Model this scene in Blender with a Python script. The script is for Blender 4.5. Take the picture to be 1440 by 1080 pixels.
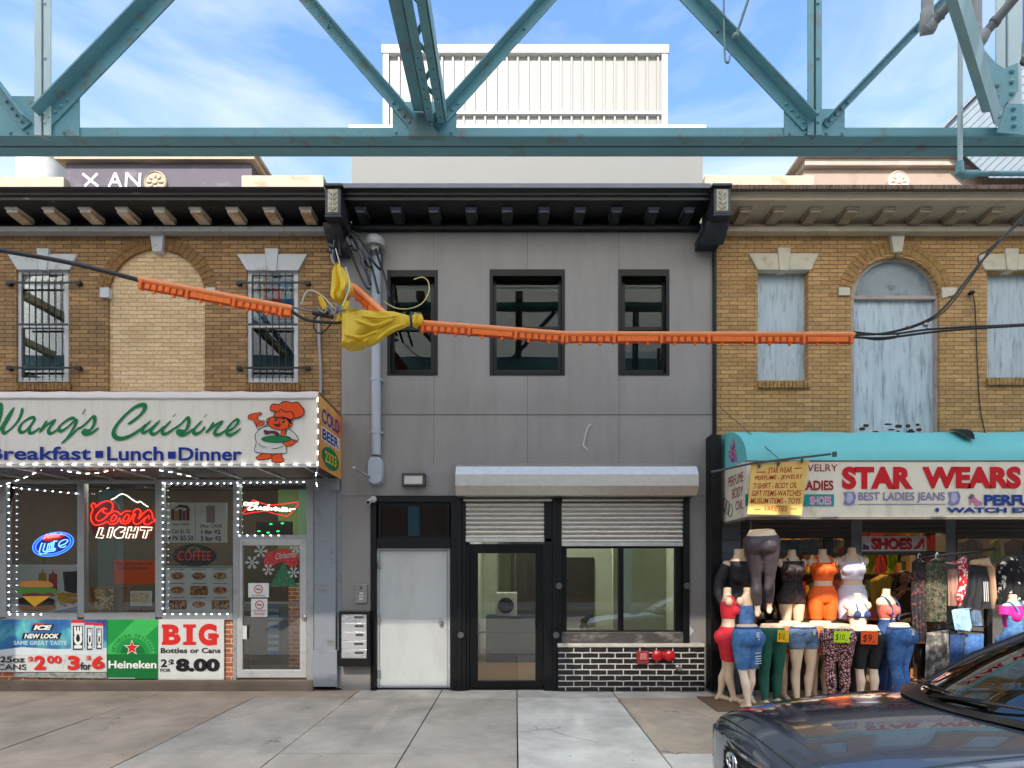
import bpy, bmesh, math, random
from mathutils import Vector, Matrix, geometry
R = math.radians
random.seed(7)
S = bpy.context.scene
for o in list(bpy.data.objects): bpy.data.objects.remove(o)
# ---------------------------------------------------------------- camera, sky, sun, exposure
F, CX, CY, EYE = 800.0, 725.0, 800.0, 1.75
cam_d = bpy.data.cameras.new("camera"); cam = bpy.data.objects.new("camera", cam_d)
S.collection.objects.link(cam); S.camera = cam
cam.location = (0, 0, EYE); cam.rotation_euler = (R(90), 0, 0)
cam_d.sensor_width = 36; cam_d.lens = F/1440*36
cam_d.shift_x = (720-CX)/1440; cam_d.shift_y = (CY-540)/1440
cam_d.clip_start = .05; cam_d.clip_end = 3000
SUN_EL, SUN_AZ = 42.0, 194.0            # azimuth measured from +Y towards +X
w = bpy.data.worlds.new("World"); S.world = w; w.use_nodes = True
nt = w.node_tree; N = nt.nodes; L = nt.links
for n in list(N): N.remove(n)
out = N.new('ShaderNodeOutputWorld'); bg = N.new('ShaderNodeBackground')
sky = N.new('ShaderNodeTexSky'); sky.sky_type = 'NISHITA'; sky.sun_disc = False
sky.sun_elevation = R(SUN_EL); sky.sun_rotation = R(SUN_AZ)
sky.air_density = 1.0; sky.dust_density = .9; sky.ozone_density = 1.7
tc = N.new('ShaderNodeTexCoord'); mp = N.new('ShaderNodeMapping')
mp.inputs['Scale'].default_value = (1.3, 1.3, 4.2)
L.new(tc.outputs['Generated'], mp.inputs['Vector'])
cn = N.new('ShaderNodeTexNoise'); cn.inputs['Scale'].default_value = 1.7; cn.inputs['Detail'].default_value = 7
cn.inputs['Roughness'].default_value = .55; cn.inputs['Distortion'].default_value = .5
L.new(mp.outputs[0], cn.inputs['Vector'])
cr = N.new('ShaderNodeValToRGB'); cr.color_ramp.elements[0].position = .50; cr.color_ramp.elements[1].position = .92
sz = N.new('ShaderNodeSeparateXYZ'); L.new(tc.outputs['Generated'], sz.inputs[0])
lo = N.new('ShaderNodeMath'); lo.operation = 'MULTIPLY_ADD'; lo.inputs[1].default_value = -1.3; lo.inputs[2].default_value = .80; L.new(sz.outputs['Z'], lo.inputs[0])   # more cloud low down
ca = N.new('ShaderNodeMath'); ca.operation = 'ADD'; L.new(cn.outputs['Fac'], ca.inputs[0]); L.new(lo.outputs[0], ca.inputs[1]); L.new(ca.outputs[0], cr.inputs['Fac'])
mx = N.new('ShaderNodeMix'); mx.data_type = 'RGBA'
L.new(cr.outputs['Color'], mx.inputs['Factor']); tn = N.new('ShaderNodeMix'); tn.data_type = 'RGBA'; tn.blend_type = 'MULTIPLY'; tn.inputs['Factor'].default_value = 1; tn.inputs['B'].default_value = (.84, 1.0, 1.14, 1); L.new(sky.outputs[0], tn.inputs['A']); L.new(tn.outputs['Result'], mx.inputs['A'])
mx.inputs['B'].default_value = (3.0, 3.15, 3.35, 1)
L.new(mx.outputs['Result'], bg.inputs['Color']); bg.inputs['Strength'].default_value = .13
L.new(bg.outputs[0], out.inputs[0])
sd = bpy.data.lights.new("sun", 'SUN'); sd.energy = 2.6; sd.angle = R(.6); sd.color = (1, .93, .82)
sun = bpy.data.objects.new("sun", sd); S.collection.objects.link(sun)
_a = R(SUN_AZ); _e = R(SUN_EL)
sun_dir = Vector((math.sin(_a)*math.cos(_e), math.cos(_a)*math.cos(_e), math.sin(_e)))
sun.rotation_euler = sun_dir.to_track_quat('Z', 'Y').to_euler(); sun.location = sun_dir*40
vs = S.view_settings; vs.view_transform = 'Standard'; vs.look = 'None'; vs.gamma = 1; vs.exposure = 1.62
S.cycles.max_bounces = 8; S.cycles.transparent_max_bounces = 16; S.cycles.caustics_reflective = False
# ---------------------------------------------------------------- helpers
def W(px, py, Y): return Vector(((px-CX)*Y/F, Y, EYE-(py-CY)*Y/F))
WL = {}                                   # world position of every object made here
def lin(c): return tuple((x/255/12.92 if x <= 10 else ((x/255+.055)/1.055)**2.4) for x in c)
MAT = {}
def nodes(name):
    m = bpy.data.materials.new(name); m.use_nodes = True; MAT[name] = m
    return m, m.node_tree.nodes, m.node_tree.links, m.node_tree.nodes['Principled BSDF']
def noise(N, L, scale, detail=4, stretch=None, coord='Object', rough=.55, dist=0):
    t = N.new('ShaderNodeTexCoord'); mp = N.new('ShaderNodeMapping')
    if stretch: mp.inputs['Scale'].default_value = stretch
    L.new(t.outputs[coord], mp.inputs['Vector'])
    n = N.new('ShaderNodeTexNoise'); n.inputs['Scale'].default_value = scale; n.inputs['Detail'].default_value = detail
    n.inputs['Roughness'].default_value = rough; n.inputs['Distortion'].default_value = dist
    L.new(mp.outputs[0], n.inputs['Vector']); return n
def ramp(N, L, src, stops):
    r = N.new('ShaderNodeValToRGB'); e = r.color_ramp.elements
    while len(e) < len(stops): e.new(.5)
    for i, (p, c) in enumerate(stops):
        e[i].position = p; e[i].color = tuple(c)+(1,) if len(c) == 3 else c
    L.new(src, r.inputs['Fac']); return r
def mul(c, k): return tuple(min(1, x*k) for x in c)
def M(name, rgb, rough=.6, metal=0, var=.12, scale=5, bump=0, bscale=60, stretch=None, coat=0, dirt=None, dscale=2.5, dpos=(.55, .75), dstretch=None, spec=.5, sheen=0):
    """a procedural material: rgb in 0-255 sRGB, mottled by noise, optional second colour 'dirt' in patches"""
    if name in MAT: return MAT[name]
    m, N, L, b = nodes(name); c = lin(rgb)
    n = noise(N, L, scale, 5, stretch)
    r = ramp(N, L, n.outputs['Fac'], [(.3, mul(c, 1-var)), (.7, mul(c, 1+var))])
    col = r.outputs['Color']
    if dirt:
        d = noise(N, L, dscale, 8, dstretch, rough=.65)
        dr = ramp(N, L, d.outputs['Fac'], [(dpos[0], (0, 0, 0)), (dpos[1], (1, 1, 1))])
        x = N.new('ShaderNodeMix'); x.data_type = 'RGBA'; L.new(dr.outputs[0], x.inputs['Factor'])
        L.new(col, x.inputs['A']); x.inputs['B'].default_value = lin(dirt)+(1,); col = x.outputs['Result']
    L.new(col, b.inputs['Base Color'])
    rr = N.new('ShaderNodeMapRange'); rr.inputs['To Min'].default_value = max(.02, rough-.08); rr.inputs['To Max'].default_value = min(1, rough+.08)
    L.new(n.outputs['Fac'], rr.inputs['Value']); L.new(rr.outputs[0], b.inputs['Roughness'])
    b.inputs['Metallic'].default_value = metal; b.inputs['Coat Weight'].default_value = coat; b.inputs['Coat Roughness'].default_value = .012
    b.inputs['Specular IOR Level'].default_value = spec
    if sheen: b.inputs['Sheen Weight'].default_value = sheen
    if bump:
        bn = noise(N, L, bscale, 3, stretch); bp = N.new('ShaderNodeBump'); bp.inputs['Strength'].default_value = bump; bp.inputs['Distance'].default_value = .01
        L.new(bn.outputs['Fac'], bp.inputs['Height']); L.new(bp.outputs[0], b.inputs['Normal'])
    return m
def ME(name, rgb, strength):
    if name in MAT: return MAT[name]
    m, N, L, b = nodes(name); c = lin(rgb)
    b.inputs['Base Color'].default_value = c+(1,); b.inputs['Emission Color'].default_value = c+(1,); b.inputs['Emission Strength'].default_value = strength
    return m
def MG(name, tint=(.9, .95, .92), refl=.05, rough=.0, trans=1.0, ior=1.5):
    """window glass: see-through, with mirror reflection that grows at grazing angles"""
    if name in MAT: return MAT[name]
    m, N, L, b = nodes(name); N.remove(b)
    t = N.new('ShaderNodeBsdfTransparent'); t.inputs[0].default_value = tuple(x*trans for x in tint)+(1,)
    g = N.new('ShaderNodeBsdfGlossy'); g.inputs['Roughness'].default_value = rough; g.inputs['Color'].default_value = (.95, .97, .96, 1)
    fr = N.new('ShaderNodeFresnel'); fr.inputs[0].default_value = ior
    a = N.new('ShaderNodeMath'); a.operation = 'ADD'; a.use_clamp = True; a.inputs[1].default_value = refl; L.new(fr.outputs[0], a.inputs[0])
    wv = noise(N, L, 1.3, 2); bp = N.new('ShaderNodeBump'); bp.inputs['Strength'].default_value = .02; bp.inputs['Distance'].default_value = .05
    L.new(wv.outputs['Fac'], bp.inputs['Height']); L.new(bp.outputs[0], g.inputs['Normal'])
    x = N.new('ShaderNodeMixShader'); L.new(a.outputs[0], x.inputs[0]); L.new(t.outputs[0], x.inputs[1]); L.new(g.outputs[0], x.inputs[2])
    L.new(x.outputs[0], N['Material Output'].inputs[0]); return m
def MBR(name, c1, c2, mortar, bw=.2, bh=.068, ms=.006, stain=(60, 45, 35), stain_amt=.5, rough=.85, bump=.6, bias=0.0, sqz=1.0, dpos=(.5, .8)):
    if name in MAT: return MAT[name]
    m, N, L, b = nodes(name)
    g = N.new('ShaderNodeNewGeometry'); sp = N.new('ShaderNodeSeparateXYZ'); L.new(g.outputs['Position'], sp.inputs[0])
    ad = N.new('ShaderNodeMath'); ad.operation = 'ADD'; L.new(sp.outputs['X'], ad.inputs[0]); L.new(sp.outputs['Y'], ad.inputs[1])
    wob = N.new('ShaderNodeTexNoise'); wob.inputs['Scale'].default_value = 9; L.new(g.outputs['Position'], wob.inputs['Vector'])
    wm = N.new('ShaderNodeMath'); wm.operation = 'MULTIPLY_ADD'; wm.inputs[1].default_value = .012; L.new(wob.outputs['Fac'], wm.inputs[0]); L.new(sp.outputs['Z'], wm.inputs[2])
    cb = N.new('ShaderNodeCombineXYZ'); L.new(ad.outputs[0], cb.inputs['X']); L.new(wm.outputs[0], cb.inputs['Y'])
    br = N.new('ShaderNodeTexBrick'); L.new(cb.outputs[0], br.inputs['Vector'])
    br.inputs['Color1'].default_value = lin(c1)+(1,); br.inputs['Color2'].default_value = lin(c2)+(1,); br.inputs['Mortar'].default_value = lin(mortar)+(1,)
    br.inputs['Scale'].default_value = 1; br.inputs['Mortar Size'].default_value = ms; br.inputs['Mortar Smooth'].default_value = .2
    br.inputs['Brick Width'].default_value = bw; br.inputs['Row Height'].default_value = bh; br.inputs['Bias'].default_value = bias
    nz = N.new('ShaderNodeTexNoise'); nz.inputs['Scale'].default_value = 26; nz.inputs['Detail'].default_value = 6; L.new(g.outputs['Position'], nz.inputs['Vector'])
    hv = N.new('ShaderNodeMapRange'); hv.inputs['To Min'].default_value = .6; hv.inputs['To Max'].default_value = 1.4; L.new(nz.outputs['Fac'], hv.inputs['Value'])
    mm = N.new('ShaderNodeMix'); mm.data_type = 'RGBA'; mm.blend_type = 'MULTIPLY'; mm.inputs['Factor'].default_value = 1
    L.new(br.outputs['Color'], mm.inputs['A']); L.new(hv.outputs[0], mm.inputs['B'])
    st = N.new('ShaderNodeTexNoise'); st.inputs['Scale'].default_value = 1.1; st.inputs['Detail'].default_value = 9; st.inputs['Roughness'].default_value = .68
    L.new(g.outputs['Position'], st.inputs['Vector'])
    sr = ramp(N, L, st.outputs['Fac'], [(dpos[0], (0, 0, 0)), (dpos[1], (stain_amt,)*3)])
    x = N.new('ShaderNodeMix'); x.data_type = 'RGBA'; L.new(sr.outputs[0], x.inputs['Factor']); L.new(mm.outputs['Result'], x.inputs['A']); x.inputs['B'].default_value = lin(stain)+(1,)
    L.new(x.outputs['Result'], b.inputs['Base Color']); b.inputs['Roughness'].default_value = rough
    iv = N.new('ShaderNodeMath'); iv.operation = 'MULTIPLY_ADD'; iv.inputs[1].default_value = -1; L.new(br.outputs['Fac'], iv.inputs[0]); 
    hs = N.new('ShaderNodeMath'); hs.operation = 'MULTIPLY'; hs.inputs[1].default_value = .35; L.new(nz.outputs['Fac'], hs.inputs[0]); L.new(hs.outputs[0], iv.inputs[2])
    bp = N.new('ShaderNodeBump'); bp.inputs['Strength'].default_value = bump; bp.inputs['Distance'].default_value = .012
    L.new(iv.outputs[0], bp.inputs['Height']); L.new(bp.outputs[0], b.inputs['Normal'])
    return m
def MR(name, stops, scale=8, rough=.7, tex='noise', bump=0, stretch=None, detail=3, dist=0, emit=0):
    """patterned material: noise or voronoi through a colour ramp of (position, rgb 0-255)"""
    if name in MAT: return MAT[name]
    m, N, L, b = nodes(name)
    if tex == 'noise': n = noise(N, L, scale, detail, stretch, dist=dist); src = n.outputs['Fac']
    else:
        t = N.new('ShaderNodeTexCoord'); mp = N.new('ShaderNodeMapping')
        if stretch: mp.inputs['Scale'].default_value = stretch
        L.new(t.outputs['Object'], mp.inputs['Vector'])
        n = N.new('ShaderNodeTexVoronoi'); n.feature = tex; n.inputs['Scale'].default_value = scale; L.new(mp.outputs[0], n.inputs['Vector']); src = n.outputs['Distance']
    r = ramp(N, L, src, [(p, lin(c)) for p, c in stops]); r.color_ramp.interpolation = 'CONSTANT' if dist < 0 else 'LINEAR'
    L.new(r.outputs[0], b.inputs['Base Color']); b.inputs['Roughness'].default_value = rough
    if bump:
        bp = N.new('ShaderNodeBump'); bp.inputs['Strength'].default_value = bump; bp.inputs['Distance'].default_value = .01; L.new(src, bp.inputs['Height']); L.new(bp.outputs[0], b.inputs['Normal'])
    return m
def link(name, data, parent=None, loc=None):
    o = bpy.data.objects.new(name, data); S.collection.objects.link(o)
    if parent is not None:
        o.parent = parent; WL[o.name] = WL[parent.name].copy()
    else:
        o.location = loc or (0, 0, 0); WL[o.name] = Vector(loc or (0, 0, 0))
    return o
def tag(o, label=None, cat=None, group=None, kind=None):
    if label: o['label'] = label
    if cat: o['category'] = cat
    if group: o['group'] = group
    if kind: o['kind'] = kind
    return o
def thing(name, label, cat, loc, group=None):
    o = link(name, None, None, tuple(loc)); o.empty_display_size = .1
    return tag(o, label, cat, group)
class MB:
    def __init__(s): s.v = []; s.f = []; s.m = []; s.c = 0
    def mat(s, i): s.c = i; return s
    def add(s, vs, fs):
        k = len(s.v); s.v += [tuple(v) for v in vs]
        for f in fs: s.f.append([i+k for i in f]); s.m.append(s.c)
        return s
    def quad(s, a, b, c, d): return s.add([a, b, c, d], [(0, 1, 2, 3)])
    def box(s, x0, x1, y0, y1, z0, z1):
        x0, x1 = min(x0, x1), max(x0, x1); y0, y1 = min(y0, y1), max(y0, y1); z0, z1 = min(z0, z1), max(z0, z1)
        v = [(x, y, z) for z in (z0, z1) for y in (y0, y1) for x in (x0, x1)]
        return s.add(v, [(0, 2, 3, 1), (4, 5, 7, 6), (0, 1, 5, 4), (2, 6, 7, 3), (0, 4, 6, 2), (1, 3, 7, 5)])
    def pb(s, x0, y0, x1, y1, Y, d=.03):
        """box whose front face covers a rectangle of the facade plane at distance Y"""
        a = W(x0, y1, Y); b = W(x1, y0, Y); return s.box(a.x, b.x, Y, Y+d, a.z, b.z)
    def obox(s, c, ax, ay, az):
        c = Vector(c); v = [c+i*ax+j*ay+k*az for k in (-1, 1) for j in (-1, 1) for i in (-1, 1)]
        return s.add(v, [(0, 2, 3, 1), (4, 5, 7, 6), (0, 1, 5, 4), (2, 6, 7, 3), (0, 4, 6, 2), (1, 3, 7, 5)])
    def prism(s, pts, Y, d=.03, px=True, holes=(), back=False):
        """outline (facade pixels or world x,z) with optional holes, front at Y, thickness d"""
        cv = (lambda p: W(p[0], p[1], Y)) if px else (lambda p: Vector((p[0], Y, p[1])))
        loops = [[cv(p) for p in pts]]+[[cv(p) for p in h] for h in holes]
        flat = [p for l in loops for p in l]
        tri = geometry.tessellate_polygon([[Vector((p.x, p.z, 0)) for p in l] for l in loops])
        s.add(flat, [t for t in tri])
        if d:
            if back: s.add([p+Vector((0, d, 0)) for p in flat], [t[::-1] for t in tri])
            for l in loops:
                n = len(l); bk = [p+Vector((0, d, 0)) for p in l]
                s.add(l+bk, [(i, (i+1) % n, (i+1) % n+n, i+n) for i in range(n)])
        return s
    def extx(s, prof, x0, x1, cap=True):
        """profile [(y,z)...] closed, extruded along x"""
        n = len(prof); v = [(x0, y, z) for y, z in prof]+[(x1, y, z) for y, z in prof]
        f = [(i, (i+1) % n, (i+1) % n+n, i+n) for i in range(n)]
        s.add(v, f)
        if cap:
            tri = geometry.tessellate_polygon([[Vector((y, z, 0)) for y, z in prof]])
            s.add(v, [t for t in tri]+[tuple(i+n for i in t[::-1]) for t in tri])
        return s
    def loft(s, rings, cap=True, closed=True):
        n = len(rings[0]); v = [p for r in rings for p in r]; f = []
        for k in range(len(rings)-1):
            for i in range(n if closed else n-1):
                j = (i+1) % n; f.append((k*n+i, k*n+j, (k+1)*n+j, (k+1)*n+i))
        if cap: f += [tuple(range(n))[::-1], tuple(range((len(rings)-1)*n, len(rings)*n))]
        return s.add(v, f)
    def tube(s, pts, r, n=8, cap=True):
        pts = [Vector(p) for p in pts]; rr = r if isinstance(r, (list, tuple)) else [r]*len(pts); rings = []; up = None
        for i, p in enumerate(pts):
            t = (pts[min(i+1, len(pts)-1)]-pts[max(i-1, 0)]).normalized()
            if up is None: up = Vector((0, 0, 1)) if abs(t.z) < .9 else Vector((0, 1, 0))
            a = t.cross(up).normalized(); up = a.cross(t).normalized()
            rings.append([p+(a*math.cos(q)+up*math.sin(q))*rr[i] for q in (2*math.pi*k/n for k in range(n))])
        return s.loft(rings, cap)
    def lathe(s, c, prof, axis='Z', n=20):
        """prof [(radius, height)...] round an axis through c"""
        c = Vector(c); rings = []
        for r, h in prof:
            ring = []
            for k in range(n):
                q = 2*math.pi*k/n; u, v_ = r*math.cos(q), r*math.sin(q)
                ring.append(c+(Vector((u, v_, h)) if axis == 'Z' else Vector((u, h, v_)) if axis == 'Y' else Vector((h, u, v_))))
            rings.append(ring)
        return s.loft(rings)
    def ell(s, c, rx, ry, rz, n=12, m=8, rot=None):
        c = Vector(c); rings = []
        for j in range(1, m):
            a = math.pi*j/m; rings.append([Vector((rx*math.sin(a)*math.cos(2*math.pi*k/n), ry*math.sin(a)*math.sin(2*math.pi*k/n), -rz*math.cos(a))) for k in range(n)])
        if rot: rings = [[rot @ p for p in r] for r in rings]
        return s.loft([[c+p for p in r] for r in rings])
    def text(s, body, fr, bold=0., shear=0., gap=1.0):
        """lettering fitted into a frame (origin, U, V)"""
        O, U, V = fr
        c = bpy.data.curves.new('t', 'FONT'); c.body = body; c.offset = bold; c.shear = shear; c.space_character = gap; c.resolution_u = 4; c.align_x = 'CENTER'
        o = bpy.data.objects.new('t', c); S.collection.objects.link(o); bpy.context.view_layer.update()
        me = bpy.data.meshes.new_from_object(o.evaluated_get(bpy.context.evaluated_depsgraph_get()))
        xs = [v.co.x for v in me.vertices]; ys = [v.co.y for v in me.vertices]
        x0, x1, y0, y1 = min(xs), max(xs), min(ys), max(ys)
        s.add([O+U*((v.co.x-x0)/(x1-x0))+V*((v.co.y-y0)/(y1-y0)) for v in me.vertices], [tuple(p.vertices) for p in me.polygons])
        bpy.data.objects.remove(o); bpy.data.curves.remove(c); bpy.data.meshes.remove(me); return s
    def ptext(s, body, x0, y0, x1, y1, Y, **k):
        O = W(x0, y1, Y); return s.text(body, (O, W(x1, y1, Y)-O, W(x0, y0, Y)-O), **k)
    def ribbon(s, pts, w, Y, pen=None, px=True, closed=False):
        """flat brush stroke through points on plane Y; pen = angle of a broad-nib pen"""
        P = spline(pts, 6, closed); d0 = len(s.v)*1e-7
        if px: P = [W(x, y, Y) for x, y in P]
        n = len(P); L_, R_ = [], []
        for i, p in enumerate(P):
            a, b = P[max(i-1, 0)], P[min(i+1, n-1)]
            if closed: a, b = P[i-1], P[(i+1) % n]
            t = (b-a).normalized(); nn = Vector((-t.z, 0, t.x)); ww = w/2
            if pen is not None: ww *= .5+.6*abs(math.sin(math.atan2(t.z, t.x)-pen))
            if not closed: ww *= min(1, .35+.65*min(i, n-1-i)/max(2, n*.06))
            off = Vector((0, -d0-i*2e-5, 0)); L_.append(p+nn*ww+off); R_.append(p-nn*ww+off)
        f = [(i, i+1, n+i+1, n+i) for i in range(n-1)]
        if closed: f.append((n-1, 0, n, 2*n-1))
        return s.add(L_+R_, f)
    def build(s, name, mats, parent=None, smooth=None, bevel=0, label=None, loc=None, fix=True):
        me = bpy.data.meshes.new(name)
        if parent is None and loc is None:
            xs = [v[0] for v in s.v]; ys = [v[1] for v in s.v]; zs = [v[2] for v in s.v]
            loc = ((min(xs)+max(xs))/2, (min(ys)+max(ys))/2, min(zs))
        off = WL[parent.name] if parent is not None else Vector(loc)
        me.from_pydata([Vector(v)-off for v in s.v], [], s.f)
        ms = mats if isinstance(mats, (list, tuple)) else [mats]
        for x in ms: me.materials.append(x)
        me.polygons.foreach_set('material_index', [min(i, len(ms)-1) for i in s.m])
        bm = bmesh.new(); bm.from_mesh(me)
        if smooth is not None or bevel: bmesh.ops.remove_doubles(bm, verts=bm.verts, dist=1e-6)
        if fix: bmesh.ops.recalc_face_normals(bm, faces=bm.faces)
        bm.to_mesh(me); bm.free()
        if smooth is not None:
            me.polygons.foreach_set('use_smooth', [True]*len(me.polygons)); me.set_sharp_from_angle(angle=R(smooth))
        o = link(name, me, parent, loc)
        if bevel:
            b = o.modifiers.new('bevel', 'BEVEL'); b.width = bevel; b.segments = 2; b.limit_method = 'ANGLE'; b.angle_limit = R(40)
        if label: o['label'] = label
        return o
def spline(pts, k=6, closed=False):
    """Catmull-Rom through 2D or 3D points"""
    P = [Vector(p) for p in pts]; n = len(P); o = []
    if n < 3 and not closed: return P
    for i in range(n if closed else n-1):
        g = lambda j: P[j % n] if closed else P[max(0, min(n-1, j))]
        a, b, c, d = g(i-1), g(i), g(i+1), g(i+2)
        for q in range(k):
            t = q/k; o.append(.5*((2*b)+(c-a)*t+(2*a-5*b+4*c-d)*t*t+(3*b-a-3*c+d)*t**3))
    if not closed: o.append(P[-1])
    return o
def dup(root, loc, label=None, group=None):
    r = root.copy(); S.collection.objects.link(r); r.location = loc; WL[r.name] = Vector(loc)
    if label: r['label'] = label
    if group: r['group'] = group
    for ch in list(root.children):
        c = ch.copy(); S.collection.objects.link(c); c.parent = r
        for g in list(ch.children):
            d = g.copy(); S.collection.objects.link(d); d.parent = c
    return r
def arc(cx, cy, r, a0, a1, n=16, ry=None):
    return [(cx+r*math.cos(R(a0+(a1-a0)*i/n)), cy-(ry or r)*math.sin(R(a0+(a1-a0)*i/n))) for i in range(n+1)]
FY = 8.2                                   # the facade plane
# ---------------------------------------------------------------- the ground
def conc(n, c):
    """worn concrete: cloudy stains, fine grain and small dark gum spots"""
    if n in MAT: return MAT[n]
    m = M(n, c, .9, var=.13, scale=2.2, bump=.35, bscale=110, dirt=tuple(int(x*.74) for x in c), dscale=1.3, dpos=(.40, .80)); N, L = m.node_tree.nodes, m.node_tree.links; b = N['Principled BSDF']
    src = b.inputs['Base Color'].links[0].from_socket
    gn = noise(N, L, 150, 2); gr = ramp(N, L, gn.outputs['Fac'], [(.3, (.8, .8, .8)), (.7, (1.1, 1.1, 1.1))])
    x = N.new('ShaderNodeMix'); x.data_type = 'RGBA'; x.blend_type = 'MULTIPLY'; x.inputs['Factor'].default_value = 1; L.new(src, x.inputs['A']); L.new(gr.outputs[0], x.inputs['B'])
    t = N.new('ShaderNodeTexCoord'); v = N.new('ShaderNodeTexVoronoi'); v.inputs['Scale'].default_value = 3.2; L.new(t.outputs['Object'], v.inputs['Vector'])
    r = ramp(N, L, v.outputs['Distance'], [(.035, (1, 1, 1)), (.06, (0, 0, 0))]); y = N.new('ShaderNodeMix'); y.data_type = 'RGBA'
    k = N.new('ShaderNodeMath'); k.operation = 'MULTIPLY'; k.inputs[1].default_value = .5; L.new(r.outputs[0], k.inputs[0]); L.new(k.outputs[0], y.inputs['Factor'])
    L.new(x.outputs['Result'], y.inputs['A']); y.inputs['B'].default_value = lin(tuple(int(q*.4) for q in c))+(1,); 
    v2 = N.new('ShaderNodeTexVoronoi'); v2.feature = 'DISTANCE_TO_EDGE'; v2.inputs['Scale'].default_value = .7
    w2 = noise(N, L, 5, 4); am = N.new('ShaderNodeMixRGB'); am.blend_type = 'ADD'; am.inputs[0].default_value = .22; L.new(t.outputs['Object'], am.inputs[1]); L.new(w2.outputs['Color'], am.inputs[2]); L.new(am.outputs[0], v2.inputs['Vector'])
    cr2 = ramp(N, L, v2.outputs['Distance'], [(.002, (1, 1, 1)), (.007, (0, 0, 0))]); mk = noise(N, L, .8, 2); mr2 = ramp(N, L, mk.outputs['Fac'], [(.55, (0, 0, 0)), (.62, (.6, .6, .6))])
    kk = N.new('ShaderNodeMath'); kk.operation = 'MULTIPLY'; L.new(cr2.outputs[0], kk.inputs[0]); L.new(mr2.outputs[0], kk.inputs[1])
    z = N.new('ShaderNodeMix'); z.data_type = 'RGBA'; L.new(kk.outputs[0], z.inputs['Factor']); L.new(y.outputs['Result'], z.inputs['A']); z.inputs['B'].default_value = (.05, .045, .04, 1)
    L.new(z.outputs['Result'], b.inputs['Base Color']); return m
slab_m = [conc('sidewalk_brown', (196, 174, 150)), conc('sidewalk_grey', (206, 190, 170)), conc('sidewalk_pale', (248, 234, 214)), conc('sidewalk_tan', (206, 184, 156)), conc('doorstep_concrete', (220, 208, 190)), M('joint_dirt', (48, 44, 40), .95)]
g = MB()
XJ = [-12, -10.6, -9.2, -7.8, -6.42, -4.99, -3.56, -2.25, -1.06, .02, 1.38, 2.75, 4.15, 5.5, 6.9, 8.3, 9.7, 12]
YJ = [4.95, 5.40, 6.68, 7.72, 8.24]
for i in range(len(XJ)-1):
    for j in range(len(YJ)-1):
        xm = (XJ[i]+XJ[i+1])/2; strip = j == 3
        if strip: mi = 4 if -2.7 < xm < 2.7 else 0
        elif .02 < xm < 1.38: mi = 2
        elif xm < -3.5: mi = 0
        elif xm < .02: mi = 1
        else: mi = 3
        if j == 0 and xm > .02: mi = 2
        h = random.uniform(-.003, .003)
        g.mat(mi).box(XJ[i]+.007, XJ[i+1]-.007, YJ[j]+.007, YJ[j+1]-.007, -.06, h)
g.mat(5).box(-12, 12, 4.95, 8.24, -.14, -.012)
tag(g.build('sidewalk', slab_m, bevel=.004), kind='structure')
k = MB().box(-12, 12, 4.78, 4.945, -.3, -.002); tag(k.build('kerb', conc('kerb_stone', (140, 138, 134)), bevel=.015), kind='structure')
r = MB().quad((-400, -400, -.152), (400, -400, -.152), (400, 400, -.152), (-400, 400, -.152))
tag(r.build('ground', M('earth', (95, 90, 84), .95, scale=.4), loc=(0, 0, -.152)), kind='structure')
r = MB().quad((-200, -9.6, -.146), (200, -9.6, -.146), (200, 4.78, -.146), (-200, 4.78, -.146))
tag(r.build('road', M('asphalt', (112, 110, 108), .9, var=.2, scale=3, bump=.5, bscale=160), loc=(0, 0, -.146)), kind='structure')
r = MB().box(-40, 40, -13.2, -9.6, -.15, 0); tag(r.build('pavement', slab_m[1]), kind='structure')
# low shops across the road (behind the camera: seen only in the glass)
tan_far = MBR('far_brick', (120, 82, 60), (98, 66, 50), (120, 110, 100))
b = thing('shop_row', 'low brown brick shops across the road, seen only as reflections', 'building', (0, -16, 0))
m = MB()
for i in range(24): m.box(-72+i*6, -72+i*6+5.98, -19, -13.2, 0, 6.2+.5*((i*7) % 3))
m.build('wall', tan_far, b)
m = MB()
for i in range(24): m.box(-71.4+i*6, -72+i*6+5.4, -13.18, -13.14, .3, 2.6)
m.build('shop_window', M('dark_pane', (28, 30, 34), .1), b)
# ---------------------------------------------------------------- the elevated railway overhead
teal = M('teal_paint', (106, 162, 174), .5, var=.10, scale=3, bump=.03, bscale=20, dirt=(116, 122, 114), dscale=6, dpos=(.54, .72))
tealP = M('pale_teal_paint', (188, 210, 214), .5, var=.08, scale=3)
deck_m, N, L, b = nodes('translucent_fill_deck'); N.remove(b)      # translucency made up so the deck glows and brightens the shaded fronts
tl = N.new('ShaderNodeBsdfTranslucent'); tl.inputs[0].default_value = (.94, .91, .84, 1); df = N.new('ShaderNodeBsdfDiffuse'); df.inputs[0].default_value = (.55, .5, .38, 1)
xs_ = N.new('ShaderNodeMixShader'); xs_.inputs[0].default_value = .93; L.new(df.outputs[0], xs_.inputs[1]); L.new(tl.outputs[0], xs_.inputs[2]); L.new(xs_.outputs[0], N['Material Output'].inputs[0])
joist_m = M('deck_joist', (150, 144, 116), .85, var=.2, scale=1.5)
RY = 4.8
screen_m, N, L, b = nodes('added_screen_panel')  # translucent, so the added screen still passes soft daylight to the fronts
tl = N.new('ShaderNodeBsdfTranslucent'); tl.inputs[0].default_value = (.93, .92, .88, 1); df = N.new('ShaderNodeBsdfDiffuse'); df.inputs[0].default_value = (.75, .78, .76, 1)
xs_ = N.new('ShaderNodeMixShader'); xs_.inputs[0].default_value = .93; L.new(df.outputs[0], xs_.inputs[1]); L.new(tl.outputs[0], xs_.inputs[2]); L.new(xs_.outputs[0], N['Material Output'].inputs[0]); N.remove(b)
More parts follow.
